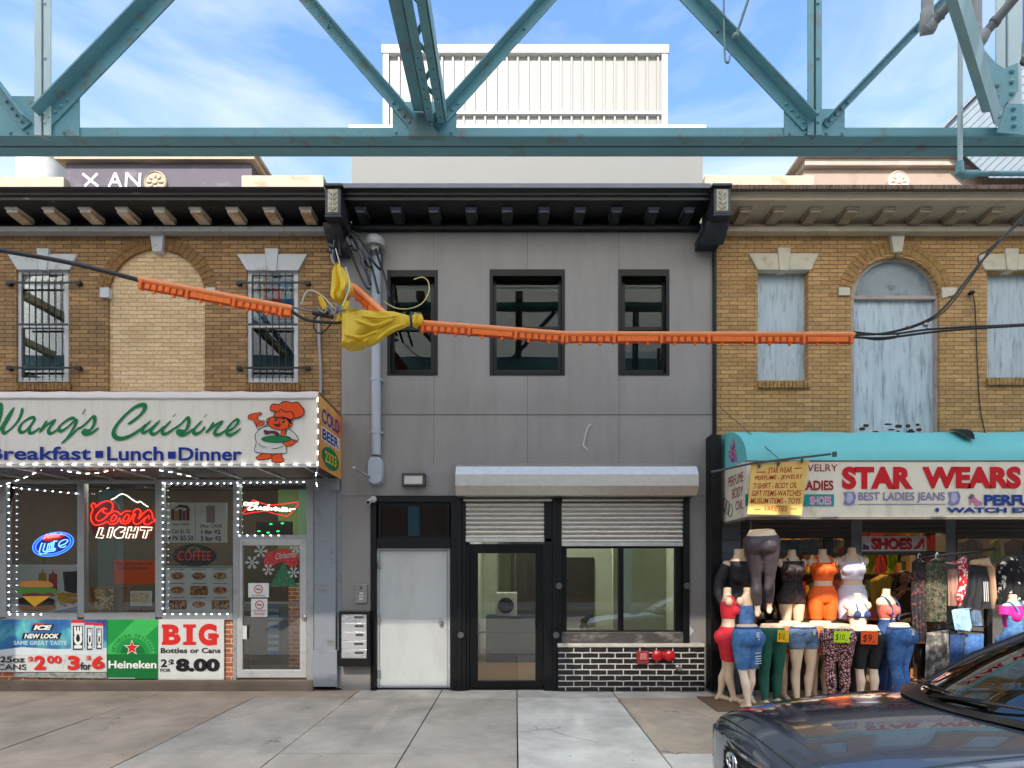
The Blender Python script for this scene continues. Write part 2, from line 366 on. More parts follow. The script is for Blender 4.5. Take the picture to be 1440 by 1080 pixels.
el = thing('elevated_railway', 'teal riveted steel truss of the elevated railway crossing above the street', 'railway bridge', (0, RY, 5.3))
bc = MB()
for y0, y1, leg in ((4.80, 4.91, 4.80), (4.925, 5.035, 5.025)):
    bc.box(-9, 9, y0, y1, 5.398, 5.409); bc.box(-9, 9, leg, leg+.011, 5.409, 5.475)
MB().box(-9, 9, 4.9105, 4.9245, 5.401, 5.46).build('gap_shade_strip', M('gap_dark', (26, 36, 40), .8), el); bc.build('bottom_chord', teal, el, bevel=.002)  # dark strip put in to stand for shade in the chord gap
tcd = MB().box(-9, 9, 4.8, 5.03, 7.1, 7.2); tcd.build('top_chord', teal, el)
def rivet(m, x, z, y=RY-.012, r=.014): m.ell((x, y, z), r, r*.8, r, 8, 6)
def angle(p0, p1, w=.09, Y=RY, leg=.08, flip=1, mat=teal, rv=()):
    """rolled steel angle: a flange facing the street and a leg standing out along its upper edge"""
    a, b = W(*p0, Y), W(*p1, Y); t = (b-a).normalized(); n = Vector((-t.z, 0, t.x)); n = n if n.z > 0 else -n
    if abs(n.z) < .05: n = Vector((1, 0, 0))
    n *= flip; y = Vector((0, 1, 0)); L_ = (b-a).length/2; c = (a+b)/2; m = MB()
    m.obox(c, t*L_, n*w/2, y*.006)
    m.obox(c+n*(w/2-.006)-y*(leg/2+.006), t*L_, n*.006, y*leg/2)
    for q in rv:
        p = a+t*q-n*w*.1; rivet(m, p.x, p.z, p.y-.012)
    return m.build('diagonal', mat, el, bevel=.002)
def gusset(pts, rv, Y=RY-.014):
    m = MB().prism(pts, Y, .012, back=True)
    for x, y in rv: p = W(x, y, Y); rivet(m, p.x, p.z, Y-.004)
    return m.build('gusset_plate', teal, el, smooth=35)
gusset([(552, 143), (642, 143), (642, 191), (552, 191)], [(557, 187), (635, 187)])
gusset([(10, 135), (111, 135), (111, 191), (-20, 191), (-20, 135)], [(15, 187), (39, 187), (67, 187), (91, 187)])
gusset([(1103, 153), (1188, 153), (1188, 191), (1103, 191)], [(1110, 188), (1132, 188), (1162, 188), (1184, 188)])
rr = (.05, .12, .19, .26, 1.1)
D = RY-.022
angle((583, 178), (345, -98), .085, D, rv=rr); angle((614, 178), (861, -98), .085, D, rv=rr)
angle((64, 172), (326, -98), .12, D, .1, rv=rr); angle((38, 178), (-170, -98), .1, D, rv=rr)
angle((1136, 178), (875, -98), .105, D, .09, rv=rr); angle((1160, 176), (1423, -98), .06, D, .05, rv=rr)
for x0, x1, mt in ((48, 71, tealP), (1136, 1156, teal)):
    m = MB(); m.pb(x0, -110, x0+(x1-x0)*.42, 190, D-.02, .012); m.pb(x0+(x1-x0)*.58, -110, x1, 190, D-.02, .012)
    m.pb(x0+(x1-x0)*.38, -110, x0+(x1-x0)*.44, 190, D-.008, .06); m.pb(x0+(x1-x0)*.56, -110, x0+(x1-x0)*.62, 190, D-.008, .06)
    m.pb(x0+(x1-x0)*.42, -110, x0+(x1-x0)*.58, 190, D+.03, .01)
    for y in (160, 172, 82, 5): p = W((x0+x1)/2+4, y, D-.02); rivet(m, p.x, p.z, D-.024)
    m.build('vertical', mt, el, bevel=.002)
# transverse bracing from the middle node back over the street
def bar(p, q, w, h, name='brace', mt=teal, bev=.002):
    p, q = Vector(p), Vector(q); t = (q-p).normalized(); s_ = t.cross(Vector((0, 0, 1))).normalized(); u = s_.cross(t)
    return MB().obox((p+q)/2, t*(q-p).length/2, s_*w/2, u*h/2).build(name, mt, el, bevel=bev)
XA = (597-CX)*RY/F
pl = MB(); a0, a1, b0, b1 = W(581, 158, 4.74), W(597, 158, 4.74), W(574, 191, 4.74), W(617, 191, 4.74)
pl.add([a0, a1, b1, b0]+[p+Vector((0, .05, 0)) for p in (a0, a1, b1, b0)], [(0, 1, 2, 3), (7, 6, 5, 4), (0, 4, 5, 1), (1, 5, 6, 2), (2, 6, 7, 3), (3, 7, 4, 0)])
pl.build('bent_plate', M('teal_dark_paint', (104, 136, 140), .5, scale=4), el)
p0 = Vector((XA-.02, 4.73, 5.56)); bar(p0, (XA+.02-.03, 1.2, 5.46), .12, .012); bar(p0+Vector((.055, 0, .05)), (XA+.045, 1.2, 5.51), .012, .1)
m = MB()
for dx in (-.01, .155):
    m.obox((XA+.03+dx, 3.0, 5.55), Vector((.006, 0, 0)), Vector((0, 1.76, 0)), Vector((0, 0, .07)))
    m.obox((XA+.03+dx+(.035 if dx < 0 else -.035), 3.0, 5.486), Vector((.035, 0, 0)), Vector((0, 1.76, 0)), Vector((0, 0, .006)))
    for k_ in range(7): rivet(m, XA+.03+dx+(.035 if dx < 0 else -.035), 5.478, 4.7-.09*k_, .012)
for k_ in range(18):
    ya = 4.7-.19*k_; s_ = 1 if k_ % 2 else -1
    a, b_ = Vector((XA+.1-.07*s_, ya, 5.6)), Vector((XA+.1+.07*s_, ya-.19, 5.6)); t = (b_-a)
    m.obox((a+b_)/2, t/2, t.normalized().cross(Vector((0, 0, 1)))*.018, Vector((0, 0, .004)))
m.build('laced_strut', teal, el)
# the corner node at the right: double web post, big gusset, lateral brace and knee
m = MB()
for x0, x1 in ((1401, 1414), (1418, 1437)):
    m.pb(x0, -110, x1, 176, 4.72, .012)
m.pb(1414.5, -110, 1417.5, 176, 4.76, .01); m.pb(1432, -110, 1434, 176, 4.732, .08)
m.build('post', tealP, el, bevel=.002)
m = MB().prism([(1376, 60), (1386, 72), (1400, 88), (1412, 96), (1432, 88), (1432, 128), (1401, 158), (1398, 150)], 4.70, .012, back=True)
for x, y in ((1403, 119), (1403, 134), (1403, 149), (1424, 99), (1424, 114), (1424, 130)): p = W(x, y, 4.69); rivet(m, p.x, p.z, 4.694, .02)
m.prism([(1415, 146), (1440, 146), (1440, 190), (1402, 186)], 4.71, .01, back=True)
for x, y in ((1405, 164), (1426, 152), (1427, 164), (1427, 176)): p = W(x, y, 4.70); rivet(m, p.x, p.z, 4.70, .018)
m.build('gusset_plate', teal, el, smooth=35)
q0, q1 = W(1394, 156, 4.66), W(1345, -6, 3.62)
t = (q1-q0).normalized(); sx = Vector((.75, -.5, -.35)); sx = (sx-t*sx.dot(t)).normalized(); nn = t.cross(sx)
m = MB().obox((q0+q1)/2+t*.4, t*((q1-q0).length/2+.4), sx*.062, nn*.006); m.obox((q0+q1)/2+t*.4+sx*.062-nn*.05, t*((q1-q0).length/2+.4), sx*.006, nn*.05)
for k_ in range(5): p = q0+t*(.1+.06*k_)+sx*.02-nn*.01; m.ell(p, .017, .017, .017, 8, 6)
m.build('lateral_brace', M('teal_light_paint', (150, 192, 200), .5, scale=4), el)
# deck, platform and an added sun-blocking screen above the frame
m = MB()
m.quad((-26, 1.5, 7.4), (1.5, 1.5, 7.4), (1.5, 1.87, 7.4), (-26, 1.87, 7.4)); m.quad((6.5, 1.5, 7.4), (26, 1.5, 7.4), (26, 1.87, 7.4), (6.5, 1.87, 7.4)); m.quad((-26, 1.87, 7.4), (26, 1.87, 7.4), (26, 5.25, 7.4), (-26, 5.25, 7.4));  # cut back over the clothing shop, shaped to let sun onto the mannequins
random.seed(11)
for i in range(70):                     # track deck: separate panels with open joints that let bars of sun through
    x = -26+i*.75; e = x+.75-random.uniform(.002, .007); m.quad((x, -3.3, 7.4), (e, -3.3, 7.4), (e, .35, 7.4), (x, .35, 7.4))
m.build('deck', deck_m, el); m = MB()
for i in range(19):                     # bars added over the slot to dim the sun coming through
    y = .37+i*.06; m.box(-26, 1.6, y, y+.018, 7.39, 7.41); m.box(6.4, 26, y, y+.018, 7.39, 7.41)
m.build('sun_dimmer_bars', teal, el); m = MB()
for i in range(27): m.box(-26+2*i, -25.85+2*i, 1.88, 5.2, 7.2, 7.348); m.box(-26+2*i, -25.85+2*i, -3.3, .35, 7.1, 7.348)
m.build('joist', joist_m, el)
m = MB().quad((-26, 5.05, 7.5), (26, 5.05, 7.5), (26, 5.05, 9.75), (-26, 5.05, 9.75)); m.build('added_sun_screen', screen_m, el)  # added out of view to keep the sun off the cornices
m = MB().box(-26, 26, -2, -1.6, 6.5, 7.09); m.box(-26, 26, 1.88, 1.96, 6.9, 7.19); m.box(-26, 26, .2, .34, 6.75, 7.09); m.build('girder', teal, el)
m = MB()
for x in (-13, -8.2, 8.2, 13): m.box(x-.2, x+.2, 4.85, 5.0, -.15, 7.34)
for x in (-9.5, -4.6, 5.0, 9.9): m.box(x-.22, x+.22, -9.4, -9.0, -.15, 7.34)
m.build('column', teal, el)
# pipes and rods hung from it
gp = M('grey_pipe', (150, 152, 154), .55, scale=4)
pg = 'conduit pipes under the railway'
def conduit(vx, vw, top, boot, dg, label):
    t_ = thing('conduit_pipe', label, 'pipe', W(boot[0], boot[1], 4.3), pg); m = MB()
    r_ = vw/2*4.3/F; b_ = W(*boot, 4.3)
    m.tube([W(vx, -90, 4.3), W(vx, boot[1]-24, 4.3)], r_, 14); m.build('riser', gp, t_, smooth=50)
    d_ = W(*dg, 4.15); n_ = (d_-b_)
    m = MB().tube([b_+n_*.27, b_+n_*1.4], .034, 14); m.tube([b_+n_*.5, b_+n_*.56], .042, 14); m.build('branch', M('grey_pipe_dark', (112, 116, 118), .55, scale=4), t_, smooth=50)
    m = MB().tube([W(vx-1, boot[1]-30, 4.3), W(vx, boot[1]-8, 4.28), b_, b_+n_*.1, b_+n_*.22, b_+n_*.34], [r_*1.03, r_*1.25, r_*.9, r_*1.35, r_*1.25, .036], 14)
    m.build('elbow', gp, t_, smooth=60)
conduit(1304, 15, 0, (1301, 46), (1342, -2), 'leftmost grey elbow pipe hanging at the upper right of the truss')
conduit(1372, 15, 0, (1368, 68), (1428, -4), 'second grey elbow pipe hanging beside the riveted corner plate')
conduit(1447, 14, 0, (1440, 88), (1480, 40), 'grey elbow pipe cut by the right edge of the view')
t_ = thing('drain_pipe', 'thin teal drop pipe with an elbow below the truss beam', 'pipe', W(1350, 245, 4.6)); m = MB()
m.tube([W(1351, -110, 4.6), W(1350, 236, 4.6)], .018, 12); m.build('riser', tealP, t_, smooth=50)
m = MB().tube([W(1350, 228, 4.6), W(1349, 243, 4.6), W(1356, 246, 4.6), W(1374, 244, 4.6)], [.026, .034, .034, .026], 12); m.tube([W(1372, 244, 4.6), W(1520, 244, 4.6)], .019, 12)
m.build('elbow', teal, t_, smooth=50)
t_ = thing('hanger_rod', 'bent thin steel rod hooked over the truss diagonal', 'rod', W(1033, 90, 4.7)); m = MB()
m.tube(spline([W(1018, -40, 4.7), W(1018, 30, 4.7), W(1019, 70, 4.69), W(1020, 84, 4.66), W(1024, 88, 4.64), W(1027, 78, 4.66)]), .009, 8); m.tube([W(1062, -30, 4.6), W(1036, 48, 4.65), W(1032, 56, 4.66)], .011, 8); m.ell(W(1034, 52, 4.65), .03, .03, .03)
m.build('rod', M('teal_dark_paint', (104, 136, 140)), t_, smooth=60)
# ---------------------------------------------------------------- shared building materials
GROUND = 971.5
grey_panel = M('grey_panel', (146, 142, 139), .6, var=.05, scale=1.6, bump=.07, bscale=14, dirt=(134, 130, 127), dscale=2.2, dpos=(.46, .74), dstretch=(1.6, 1, .28))
grey_panel2 = M('grey_panel_low', (140, 134, 129), .5, var=.05, scale=1.5)
black_m = M('black_paint', (10, 10, 11), .45, var=.25, scale=6, dirt=(24, 24, 25), dscale=5, dpos=(.6, .8), spec=.35)
black_gloss = M('black_frame', (8, 8, 9), .35, var=.2, scale=8, spec=.35)
lightgrey = M('upper_render', (114, 114, 111), .7, var=.03, scale=2)
white_m = M('white_metal', (200, 200, 196), .45, var=.03, scale=3)
galv = M('galvanised_steel', (204, 199, 190), .36, .8, var=.07, scale=14, bump=.03, bscale=40)
glass_up = MG('glass_upper', (.5, .54, .42), .0, ior=1.42)
glass_shop = MG('glass_shop', (.97, .98, .96), .04)
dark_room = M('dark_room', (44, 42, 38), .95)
room_wall = M('room_wall', (196, 204, 170), .9, var=.03)
room_floor = M('room_floor', (150, 112, 80), .45, var=.2, scale=6, stretch=(1, 6, 1))
screwm = M('screw_head', (92, 90, 92), .5)
# ---------------------------------------------------------------- the grey building in the middle
gb = thing('grey_shop_building', 'newly clad grey two storey building with black cornice and white metal penthouse', 'building', (W(742, 971, FY).x, FY, 0))
m = MB()
wins = [(545, 380, 615, 527), (689, 379, 794, 527), (870, 379, 941, 527)]
hole = lambda x0, y0, x1, y1: [(x0, y0), (x1, y0), (x1, y1), (x0, y1)]
m.prism([(480, 314), (1004, 314), (1004, 697), (480, 697)], FY, .16, holes=[hole(*w_) for w_ in wins])
m.mat(1)
for x in (610, 741.6, 870.6):
    for y0, y1 in ((316, 378), (529, 582), (584, 653)):
        if not (545 < x < 616 and False): m.pb(x-.3, y0, x+.3, y1, FY-.0015, .001)
m.pb(482, 582.4, 1003, 583.8, FY-.003, .002)
m.mat(2)
for x in (487, 606, 614, 668, 708, 738, 745, 800, 838, 867, 874, 930, 960, 999):
    for y in (325, 371, 543, 572, 593, 645):
        p = W(x+random.uniform(-1, 1), y+random.uniform(-2, 2), FY); m.ell((p.x, FY, p.z), .006, .002, .006, 6, 4)
m.build('wall', [grey_panel, M('panel_joint', (96, 94, 95), .8), screwm], gb)
m = MB()
m.pb(480, 697.6, 521, GROUND, FY+.002, .2); m.pb(965, 697.6, 1004, GROUND, FY+.002, .2); m.mat(1).pb(480, 696.8, 1004, 697.6, FY+.012, .1)
m.build('base_panel', [grey_panel2, black_m], gb)
m = MB().pb(1003.6, 330, 1008, 640, FY-.05, .12); m.pb(1000, 611, 1014.5, GROUND, FY-.22, .4); m.build('corner_pier', black_m, gb, bevel=.006)
def sash(parent, x0, y0, x1, y1, Y, rail, fw=8, fm=black_gloss, gm=glass_up, name='window', depth=.05, curtain=None):
    m = MB().prism(hole(x0, y0, x1, y1), Y, depth, holes=[hole(x0+fw, y0+fw, x1-fw, y1-fw)])
    if rail: m.pb(x0+fw, rail-2.5, x1-fw, rail+2.5, Y+.004, .03)
    o = m.build(name, fm, parent, bevel=.003)
    g_ = MB().pb(x0+fw-1, y0+fw-1, x1-fw+1, (rail or y1-fw+1), Y+.022, .004)
    if rail: g_.pb(x0+fw-1, rail, x1-fw+1, y1-fw+1, Y+.034, .004)
    g_.build('pane', gm, o); return o
for i, (x0, y0, x1, y1) in enumerate(wins):
    f = MB().prism(hole(x0-.5, y0-.5, x1+.5, y1+.5), FY-.012, .2, holes=[hole(x0+4, y0+9, x1-4, y1-2)]).build('window_surround', black_m, gb, bevel=.003)
    sash(f, x0+4, y0+10, x1-4, y1-2, FY+.1, 462, 5)
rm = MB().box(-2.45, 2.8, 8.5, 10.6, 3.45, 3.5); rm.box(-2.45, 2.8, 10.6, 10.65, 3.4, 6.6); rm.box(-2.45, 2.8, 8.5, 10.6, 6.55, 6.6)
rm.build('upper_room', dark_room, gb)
# cornice
def cornice(parent, x0, x1, mats, zs=0., name='cornice', lip=.04):
    p = [(8.21, 6.60), (8.12, 6.60), (8.10, 6.63), (8.10, 6.66), (8.14, 6.675), (8.16, 6.73), (7.72, 6.73), (7.69, 6.735), (7.69, 6.775), (7.66, 6.788), (7.655, 6.812), (7.61, 6.835), (7.60, 6.856), (8.21, 6.875)]
    p = [(y, z+zs) for y, z in p]; m = MB().extx(p, x0, x1); o = m.build(name, mats[0], parent, smooth=30)
    return o
def modillions(cor, pxs, w_, mats, zs=0.):
    for x in pxs:
        X = (x-CX)*7.84/F; m = MB()
        m.extx([(7.84, 6.715+zs), (7.84, 6.676+zs), (7.85, 6.655+zs), (8.08, 6.635+zs), (8.13, 6.66+zs), (8.13, 6.72+zs)], X-w_/2, X+w_/2)
        m.mat(1).box(X-w_/2-.012, X+w_/2+.012, 7.815, 8.1, 6.698+zs, 6.728+zs).mat(1).box(X-w_/2+.002, X+w_/2-.002, 7.834, 7.8395, 6.66+zs, 6.697+zs)
        m.build('modillion', mats, cor, bevel=.004)
c = cornice(gb, W(480, 0, 7.68).x, W(1000, 0, 7.68).x, [M('cornice_black', (13, 14, 18), .4, var=.2, scale=5)])
fl = MB().box(W(478, 0, 7.62).x, W(999, 0, 7.62).x, 7.585, 8.3, 6.878, 6.890); fl.box(W(478, 0, 7.62).x, W(999, 0, 7.62).x, 7.582, 7.597, 6.832, 6.890); fl.build('flashing', M('flashing_grey', (110, 112, 118), .45), c)
modillions(c, (507, 557, 610, 662, 713, 765, 816, 867, 919, 969), .13, [M('cornice_black', (0, 0, 0)), M('modillion_face', (92, 98, 112), .4)])
orn = M('carved_ornament', (176, 170, 150), .8, var=.3, scale=18, bump=.8, bscale=30)
def console(x0, x1, ptop, pbot, lowx0, lowx1, lowbot, Y=7.55):
    m = MB(); m.pb(x0, ptop, x1, pbot, Y, .5); m.pb(x0-2, ptop-4, x1+2, ptop, Y-.04, .55); m.pb(x0-1, pbot, x1+1, pbot+3, Y-.02, .5)
    a, b_ = W(lowx0, pbot+3, Y+.3), W(lowx1, lowbot, Y+.4); zt, zb = W(0, pbot+3, Y).z, b_.z; xa, xb = a.x, W(lowx1, pbot, Y+.3).x
    m.extx([(8.2, zt), (Y+.12, zt), (Y+.15, zt-.06), (Y+.27, zt-.15), (Y+.36, zt-.19), (Y+.4, zb+.02), (Y+.4, zb), (8.2, zb)], xa, xb)
    o = m.build('console_bracket', M('bracket_dark', (40, 42, 50), .45, var=.25, scale=6, dirt=(70, 66, 60), dscale=7), gb, bevel=.008)
    m = MB(); cx, w_ = (x0+x1)/2, (x1-x0)
    m.pb(x0+4, ptop+5, x1-4, pbot-4, Y-.006, .01)
    for k_ in range(4):
        for s_ in (-1, 1):
            p = W(cx+s_*w_*.17, ptop+10+k_*(pbot-ptop-18)/3.3, Y-.012)
            m.ell(p, .012, .014, .034, 8, 6, Matrix.Rotation(s_*.6, 3, 'Y'))
    p0, p1 = W(cx, ptop+7, Y-.015), W(cx, pbot-6, Y-.015); m.tube([p0, p1], .011, 8)
    m.build('carved_panel', orn, o, smooth=50)
console(457, 479, 261, 302, 460, 484, 350); console(1004, 1028, 261, 300, 988, 1019, 340)
# set-back storeys
def lump(parent, x0, x1, y0, y1, z0, z1, name, mt, **k): return MB().box(x0, x1, y0, y1, z0, z1).build(name, mt, parent, **k)
lump(gb, -2.51, 2.87, 8.72, 16, 6.3, 8.47, 'upper_storey', lightgrey)
lump(gb, -2.55, 2.91, 8.68, 8.95, 8.472, 8.53, 'coping', white_m, bevel=.006)
m = MB().box(-2.49, 2.86, 10.83, 16, 8.4, 11.52)
m.build('penthouse', M('white_siding', (140, 138, 132), .5, var=.02, scale=2), gb)
m = MB(); x = -2.42
while x < 2.8:
    m.box(x-.022, x+.022, 10.79, 10.828, 8.5, 11.5); x += .205
m.build('siding_rib', M('white_siding', (0, 0, 0)), gb, bevel=.008)
m = MB().box(-2.53, 2.90, 10.74, 16.05, 11.5, 11.66); m.build('coping', white_m, gb, bevel=.01)
m = MB().box(-2.51, -2.4, 10.76, 10.85, 8.5, 11.498); m.box(2.77, 2.88, 10.76, 10.85, 8.5, 11.498); m.box(-1.5, 2.76, 10.76, 10.83, 10.36, 10.41); m.build('siding_trim', white_m, gb, bevel=.006)
# street level: steel door, glass door, shop window
m = MB()
m.pb(521, 698, 970, 706, FY-.03, .2); m.pb(521, 706, 529, GROUND, FY-.02, .16); m.pb(529, 757, 634, 771, FY+.0, .14); m.pb(634, 706, 655, GROUND-.5, FY-.05, .2)
m.pb(655, 762, 660, GROUND, FY+.0, .12); m.pb(765, 706, 790, GROUND, FY-.045, .2); m.pb(777, 700, 783, GROUND-.5, FY-.075, .04); m.pb(643, 700, 649, GROUND-.5, FY-.08, .04); m.pb(961, 702, 970, 906, FY-.06, .2); m.pb(529, 706, 634, 709, FY+.02, .1)
m.build('storefront_frame', black_m, gb, bevel=.005)
sash(gb, 532, 708, 632, 757, FY+.03, None, 3.5, gm=glass_shop)
fr = MB().prism([(528, 768), (633, 768), (633, GROUND-2), (528, GROUND-2)], FY+.03, .1, holes=[[(533, 774), (629, 774), (629, 966), (533, 966)]]).build('door_frame', M('frame_grey', (170, 172, 172), .5), gb, bevel=.003)
dr = MB().pb(533.6, 774.6, 628.6, 964.5, FY+.065, .04).build('steel_door', M('door_primer', (196, 196, 192), .42, var=.03, scale=2, dirt=(180, 180, 176), dscale=3, dpos=(.5, .8), dstretch=(1, 1, .4)), gb, bevel=.003)
p = W(620, 875, FY+.04); kn = MB().lathe((p.x, FY+.06, p.z), [(.034, .0), (.034, -.008), (.014, -.012), (.014, -.03), (.026, -.038), (.03, -.052), (.022, -.066), (.0, -.068)], 'Y').build('door_knob', M('brushed_steel', (186, 184, 176), .28, .95), dr, smooth=40)
m = MB()
for y in (794, 871, 947): m.pb(530.8, y-6, 534, y+6, FY+.02, .03)
m.build('hinge', M('brushed_steel', (0, 0, 0)), dr, bevel=.002)
lump(gb, W(528, 0, FY).x, W(633, 0, FY).x, FY+.03, FY+.3, -.01, .035, 'threshold', M('threshold_grey', (120, 118, 114), .5))
gd = MB().prism([(660, 765), (764, 765), (764, GROUND-3), (660, GROUND-3)], FY+.04, .06, holes=[[(672, 778), (753, 778), (753, 957), (672, 957)]])
gd.pb(672, 888, 753, 890, FY+.085, .02); gd = gd.build('glass_door', black_gloss, gb, bevel=.004)
MB().pb(671, 777, 754, 958, FY+.062, .006).build('pane', glass_shop, gd)
m = MB(); a = W(754, 855, FY); m.tube([(a.x, FY+.04, a.z), (a.x, FY-.02, a.z), (a.x, FY-.02, a.z-.25), (a.x, FY+.04, a.z-.25)], .011, 8); m.ell(W(757, 886, FY+.02), .018, .02, .018); m.build('handle', black_gloss, gd, smooth=50)
dw = MB().prism(hole(790, 766, 961, 906), FY+.02, .1, holes=[hole(797, 771, 870, 886.5), hole(877, 771, 950, 886.5)]).build('display_window', black_gloss, gb, bevel=.004)
MB().pb(796, 770, 871, 888, FY+.06, .006).pb(876, 770, 951, 888, FY+.07, .006).build('pane', glass_shop, dw)
MB().pb(790, 889, 961, 904.5, FY-.05, .08).build('sill', M('worn_black_sill', (70, 66, 62), .45, dirt=(150, 140, 128), dscale=9, dpos=(.5, .75), dstretch=(.4, 1, 1)), dw, bevel=.006)
bk = MB().pb(785, 910, 990.5, GROUND, FY-.10, .3).build('brick_bulkhead', MBR('glazed_brick', (40, 36, 36), (30, 27, 29), (196, 190, 180), .235, .0805, .009, stain=(190, 180, 168), stain_amt=.12, rough=.3, bump=.5, dpos=(.55, .8)), gb)
MB().pb(784, 905.4, 991, 910, FY-.125, .3).build('coping', M('coping_stone', (190, 182, 168), .8, scale=8), bk, bevel=.004)
# roll shutters and their housing
m = MB(); Z = lambda y, Y: EYE-(y-CY)*Y/F
YS = 7.86; xa, xb = W(640, 0, YS).x, W(983, 0, YS).x
prof = [(FY-.004, Z(652, FY)), (YS+.08, Z(656, YS+.08)), (YS, Z(667, YS)), (YS, Z(683, YS)), (YS+.09, Z(697, YS+.09)), (FY-.004, Z(700, FY))]
m.extx(prof, xa, xb)
for k_ in (W(762, 0, YS).x,): m.extx([(y-(.002 if y < 8.1 else 0), z) for y, z in prof], k_-.006, k_+.006)
m.build('shutter_housing', galv, gb, bevel=.006)
def shutter(x0, x1, y0, y1, n, nm):
    a, b_ = W(x0, y1, FY), W(x1, y0, FY); pts = []; h = (b_.z-a.z)/n
    for i in range(n):
        z = a.z+i*h
        pts += [(FY-.012, z), (FY-.034, z+h*.18), (FY-.042, z+h*.45), (FY-.036, z+h*.7), (FY-.014, z+h*.93)]
    pts.append((FY-.012, b_.z)); pts += [(FY+.0, b_.z), (FY+.0, a.z)]
    o = MB().extx(pts, a.x, b_.x).build('roll_shutter', galv, gb, smooth=50)
    MB().pb(x0, y1-1, x1, y1+4, FY-.045, .05).build('bottom_rail', M('rail_steel', (206, 206, 200), .4, .6), o, bevel=.004)
shutter(652, 776, 700, 758, 9, ''); shutter(790.5, 962, 700, 764, 10, '')
# the room behind the glass
m = MB().box(-2.35, 2.75, 8.45, 12.4, -.0, .02); m.build('room_floor', room_floor, gb)
m = MB().box(-2.35, 2.75, 12.4, 12.45, 0, 3.4); m.box(2.7, 2.75, 8.45, 12.4, 0, 3.4); m.box(-.75, -.70, 8.45, 12.4, 0, 3.4); m.box(-2.35, 2.75, 8.45, 12.4, 3.38, 3.42)
m.box(1.75, 2.7, 10.2, 10.3, .02, 3.38); m.build('room_wall', M('room_plaster', (192, 200, 180), .9, var=.03), gb)
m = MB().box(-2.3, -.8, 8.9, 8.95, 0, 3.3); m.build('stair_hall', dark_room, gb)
m = MB().box(-.1, .6, 11.9, 12.38, .03, 2.6); m.box(1.0, 1.7, 12.3, 12.38, .6, 2.0); m.build('inner_doorway', M('dark_room2', (60, 56, 50), .9), gb)
t_ = thing('washing_machine', 'white front loading washing machine seen through the glass door', 'washer', (-.02, 10.6, .5))
pz = W(712, 850, 10.6); x_ = pz.x
MB().box(x_-.2, x_+.2, 10.6, 11.0, pz.z-.22, pz.z+.22).build('cabinet', white_m, t_, bevel=.012)
MB().lathe((x_-.01, 10.6, pz.z-.02), [(.15, .0), (.15, -.025), (.12, -.03), (.115, -.012), (0, -.012)], 'Y', 28).mat(1).build('door', M('washer_door', (40, 42, 46), .2), t_, smooth=40)
t_ = thing('counter', 'low dark counter that the white washing machine stands on', 'counter', (0, 10.9, .02))
MB().box(-.55, .62, 10.5, 11.1, .02, pz.z-.221).build('cabinet', M('counter_dark', (58, 54, 50), .5), t_)
t_ = thing('ceiling_light', 'small bright downlight in the room behind the shop window', 'ceiling light', (.9, 10.2, 3.36))
MB().lathe((.9, 10.2, 3.376), [(.14, 0), (.14, -.03), (.11, -.032)], 'Z').build('lamp', ME('downlight', (248, 250, 236), 85), t_)
# fittings on the grey front
def wall_thing(name, label, cat, x, y, Y=FY, **k): return thing(name, label, cat, W(x, y, Y), **k)
t_ = wall_thing('wall_light', 'rectangular dark wall light with frosted front on the grey wall', 'wall light', 581, 683)
MB().prism(hole(565, 665, 597.5, 683), FY-.11, .11, holes=[hole(568, 668.5, 594, 680.5)]).build('housing', M('fixture_bronze', (70, 66, 64), .5), t_, bevel=.006)
MB().pb(567, 668, 595, 681, FY-.1, .05).build('lens', M('frosted_lens', (206, 200, 190), .35), t_, bevel=.004)
t_ = wall_thing('intercom', 'brushed steel door intercom panel beside the white door', 'intercom', 507, 848)
o = MB().pb(499.5, 822, 516, 848, FY-.03, .03).build('panel', M('brushed_steel', (0, 0, 0)), t_, bevel=.004)
p = W(508, 827, FY-.03); MB().lathe((p.x, FY-.03, p.z), [(.014, 0), (.014, -.006), (0, -.008)], 'Y').build('camera_lens', black_gloss, o, smooth=40)
m = MB(); 
for k_ in range(3): m.pb(505, 833+k_*4, 511, 835.5+k_*4, FY-.034, .005)
m.build('call_button', white_m, o)
t_ = wall_thing('mailbox_bank', 'open bank of four silver mailboxes hung below the intercom', 'mailbox', 497, 936)
MB().prism(hole(476, 860, 519, 937), FY-.16, .16, holes=[hole(479, 863, 516, 926)]).build('case', black_m, t_, bevel=.004)
for k_ in range(5):
    y0 = 863.5+k_*12.5; o = MB().pb(479.5, y0, 515.5, y0+12.0, FY-.135, .03).build('mailbox_door', M('chrome_door', (226, 226, 226), .14, .9, var=.05, scale=30, bump=.25, bscale=9), t_, bevel=.003)
    MB().pb(498+k_ % 3, y0+3, 511, y0+6, FY-.141, .008).build('name_slot', M('slot_dark', (60, 58, 56), .5), o)
t_ = wall_thing('security_camera', 'small white security camera on the corner above the white door', 'camera', 522, 708)
m = MB(); m.ell(W(525, 702, FY-.05), .05, .05, .05); m.tube([W(522, 703, FY-.03), W(518, 706, FY-.13)], [.032, .036], 14); m.build('body', white_m, t_, smooth=50)
MB().lathe(W(517.6, 706.2, FY-.132), [(.024, .006), (.024, -.004), (0, -.005)], 'Y').build('lens', black_gloss, t_)
t_ = wall_thing('fire_alarm_strobe', 'red and white fire alarm strobe on the black brick', 'alarm', 904, 934, FY-.1)
MB().pb(896, 916, 912.5, 934, FY-.17, .07).build('housing', M('alarm_red', (140, 40, 44), .4), t_, bevel=.01)
MB().pb(900, 919, 910, 928, FY-.19, .02).build('lens', M('strobe_lens', (190, 110, 110), .15), t_, bevel=.006)
t_ = wall_thing('hose_connection', 'fire department hose inlets wrapped in red plastic on black brick', 'hose connection', 932, 932, FY-.1)
m = MB()
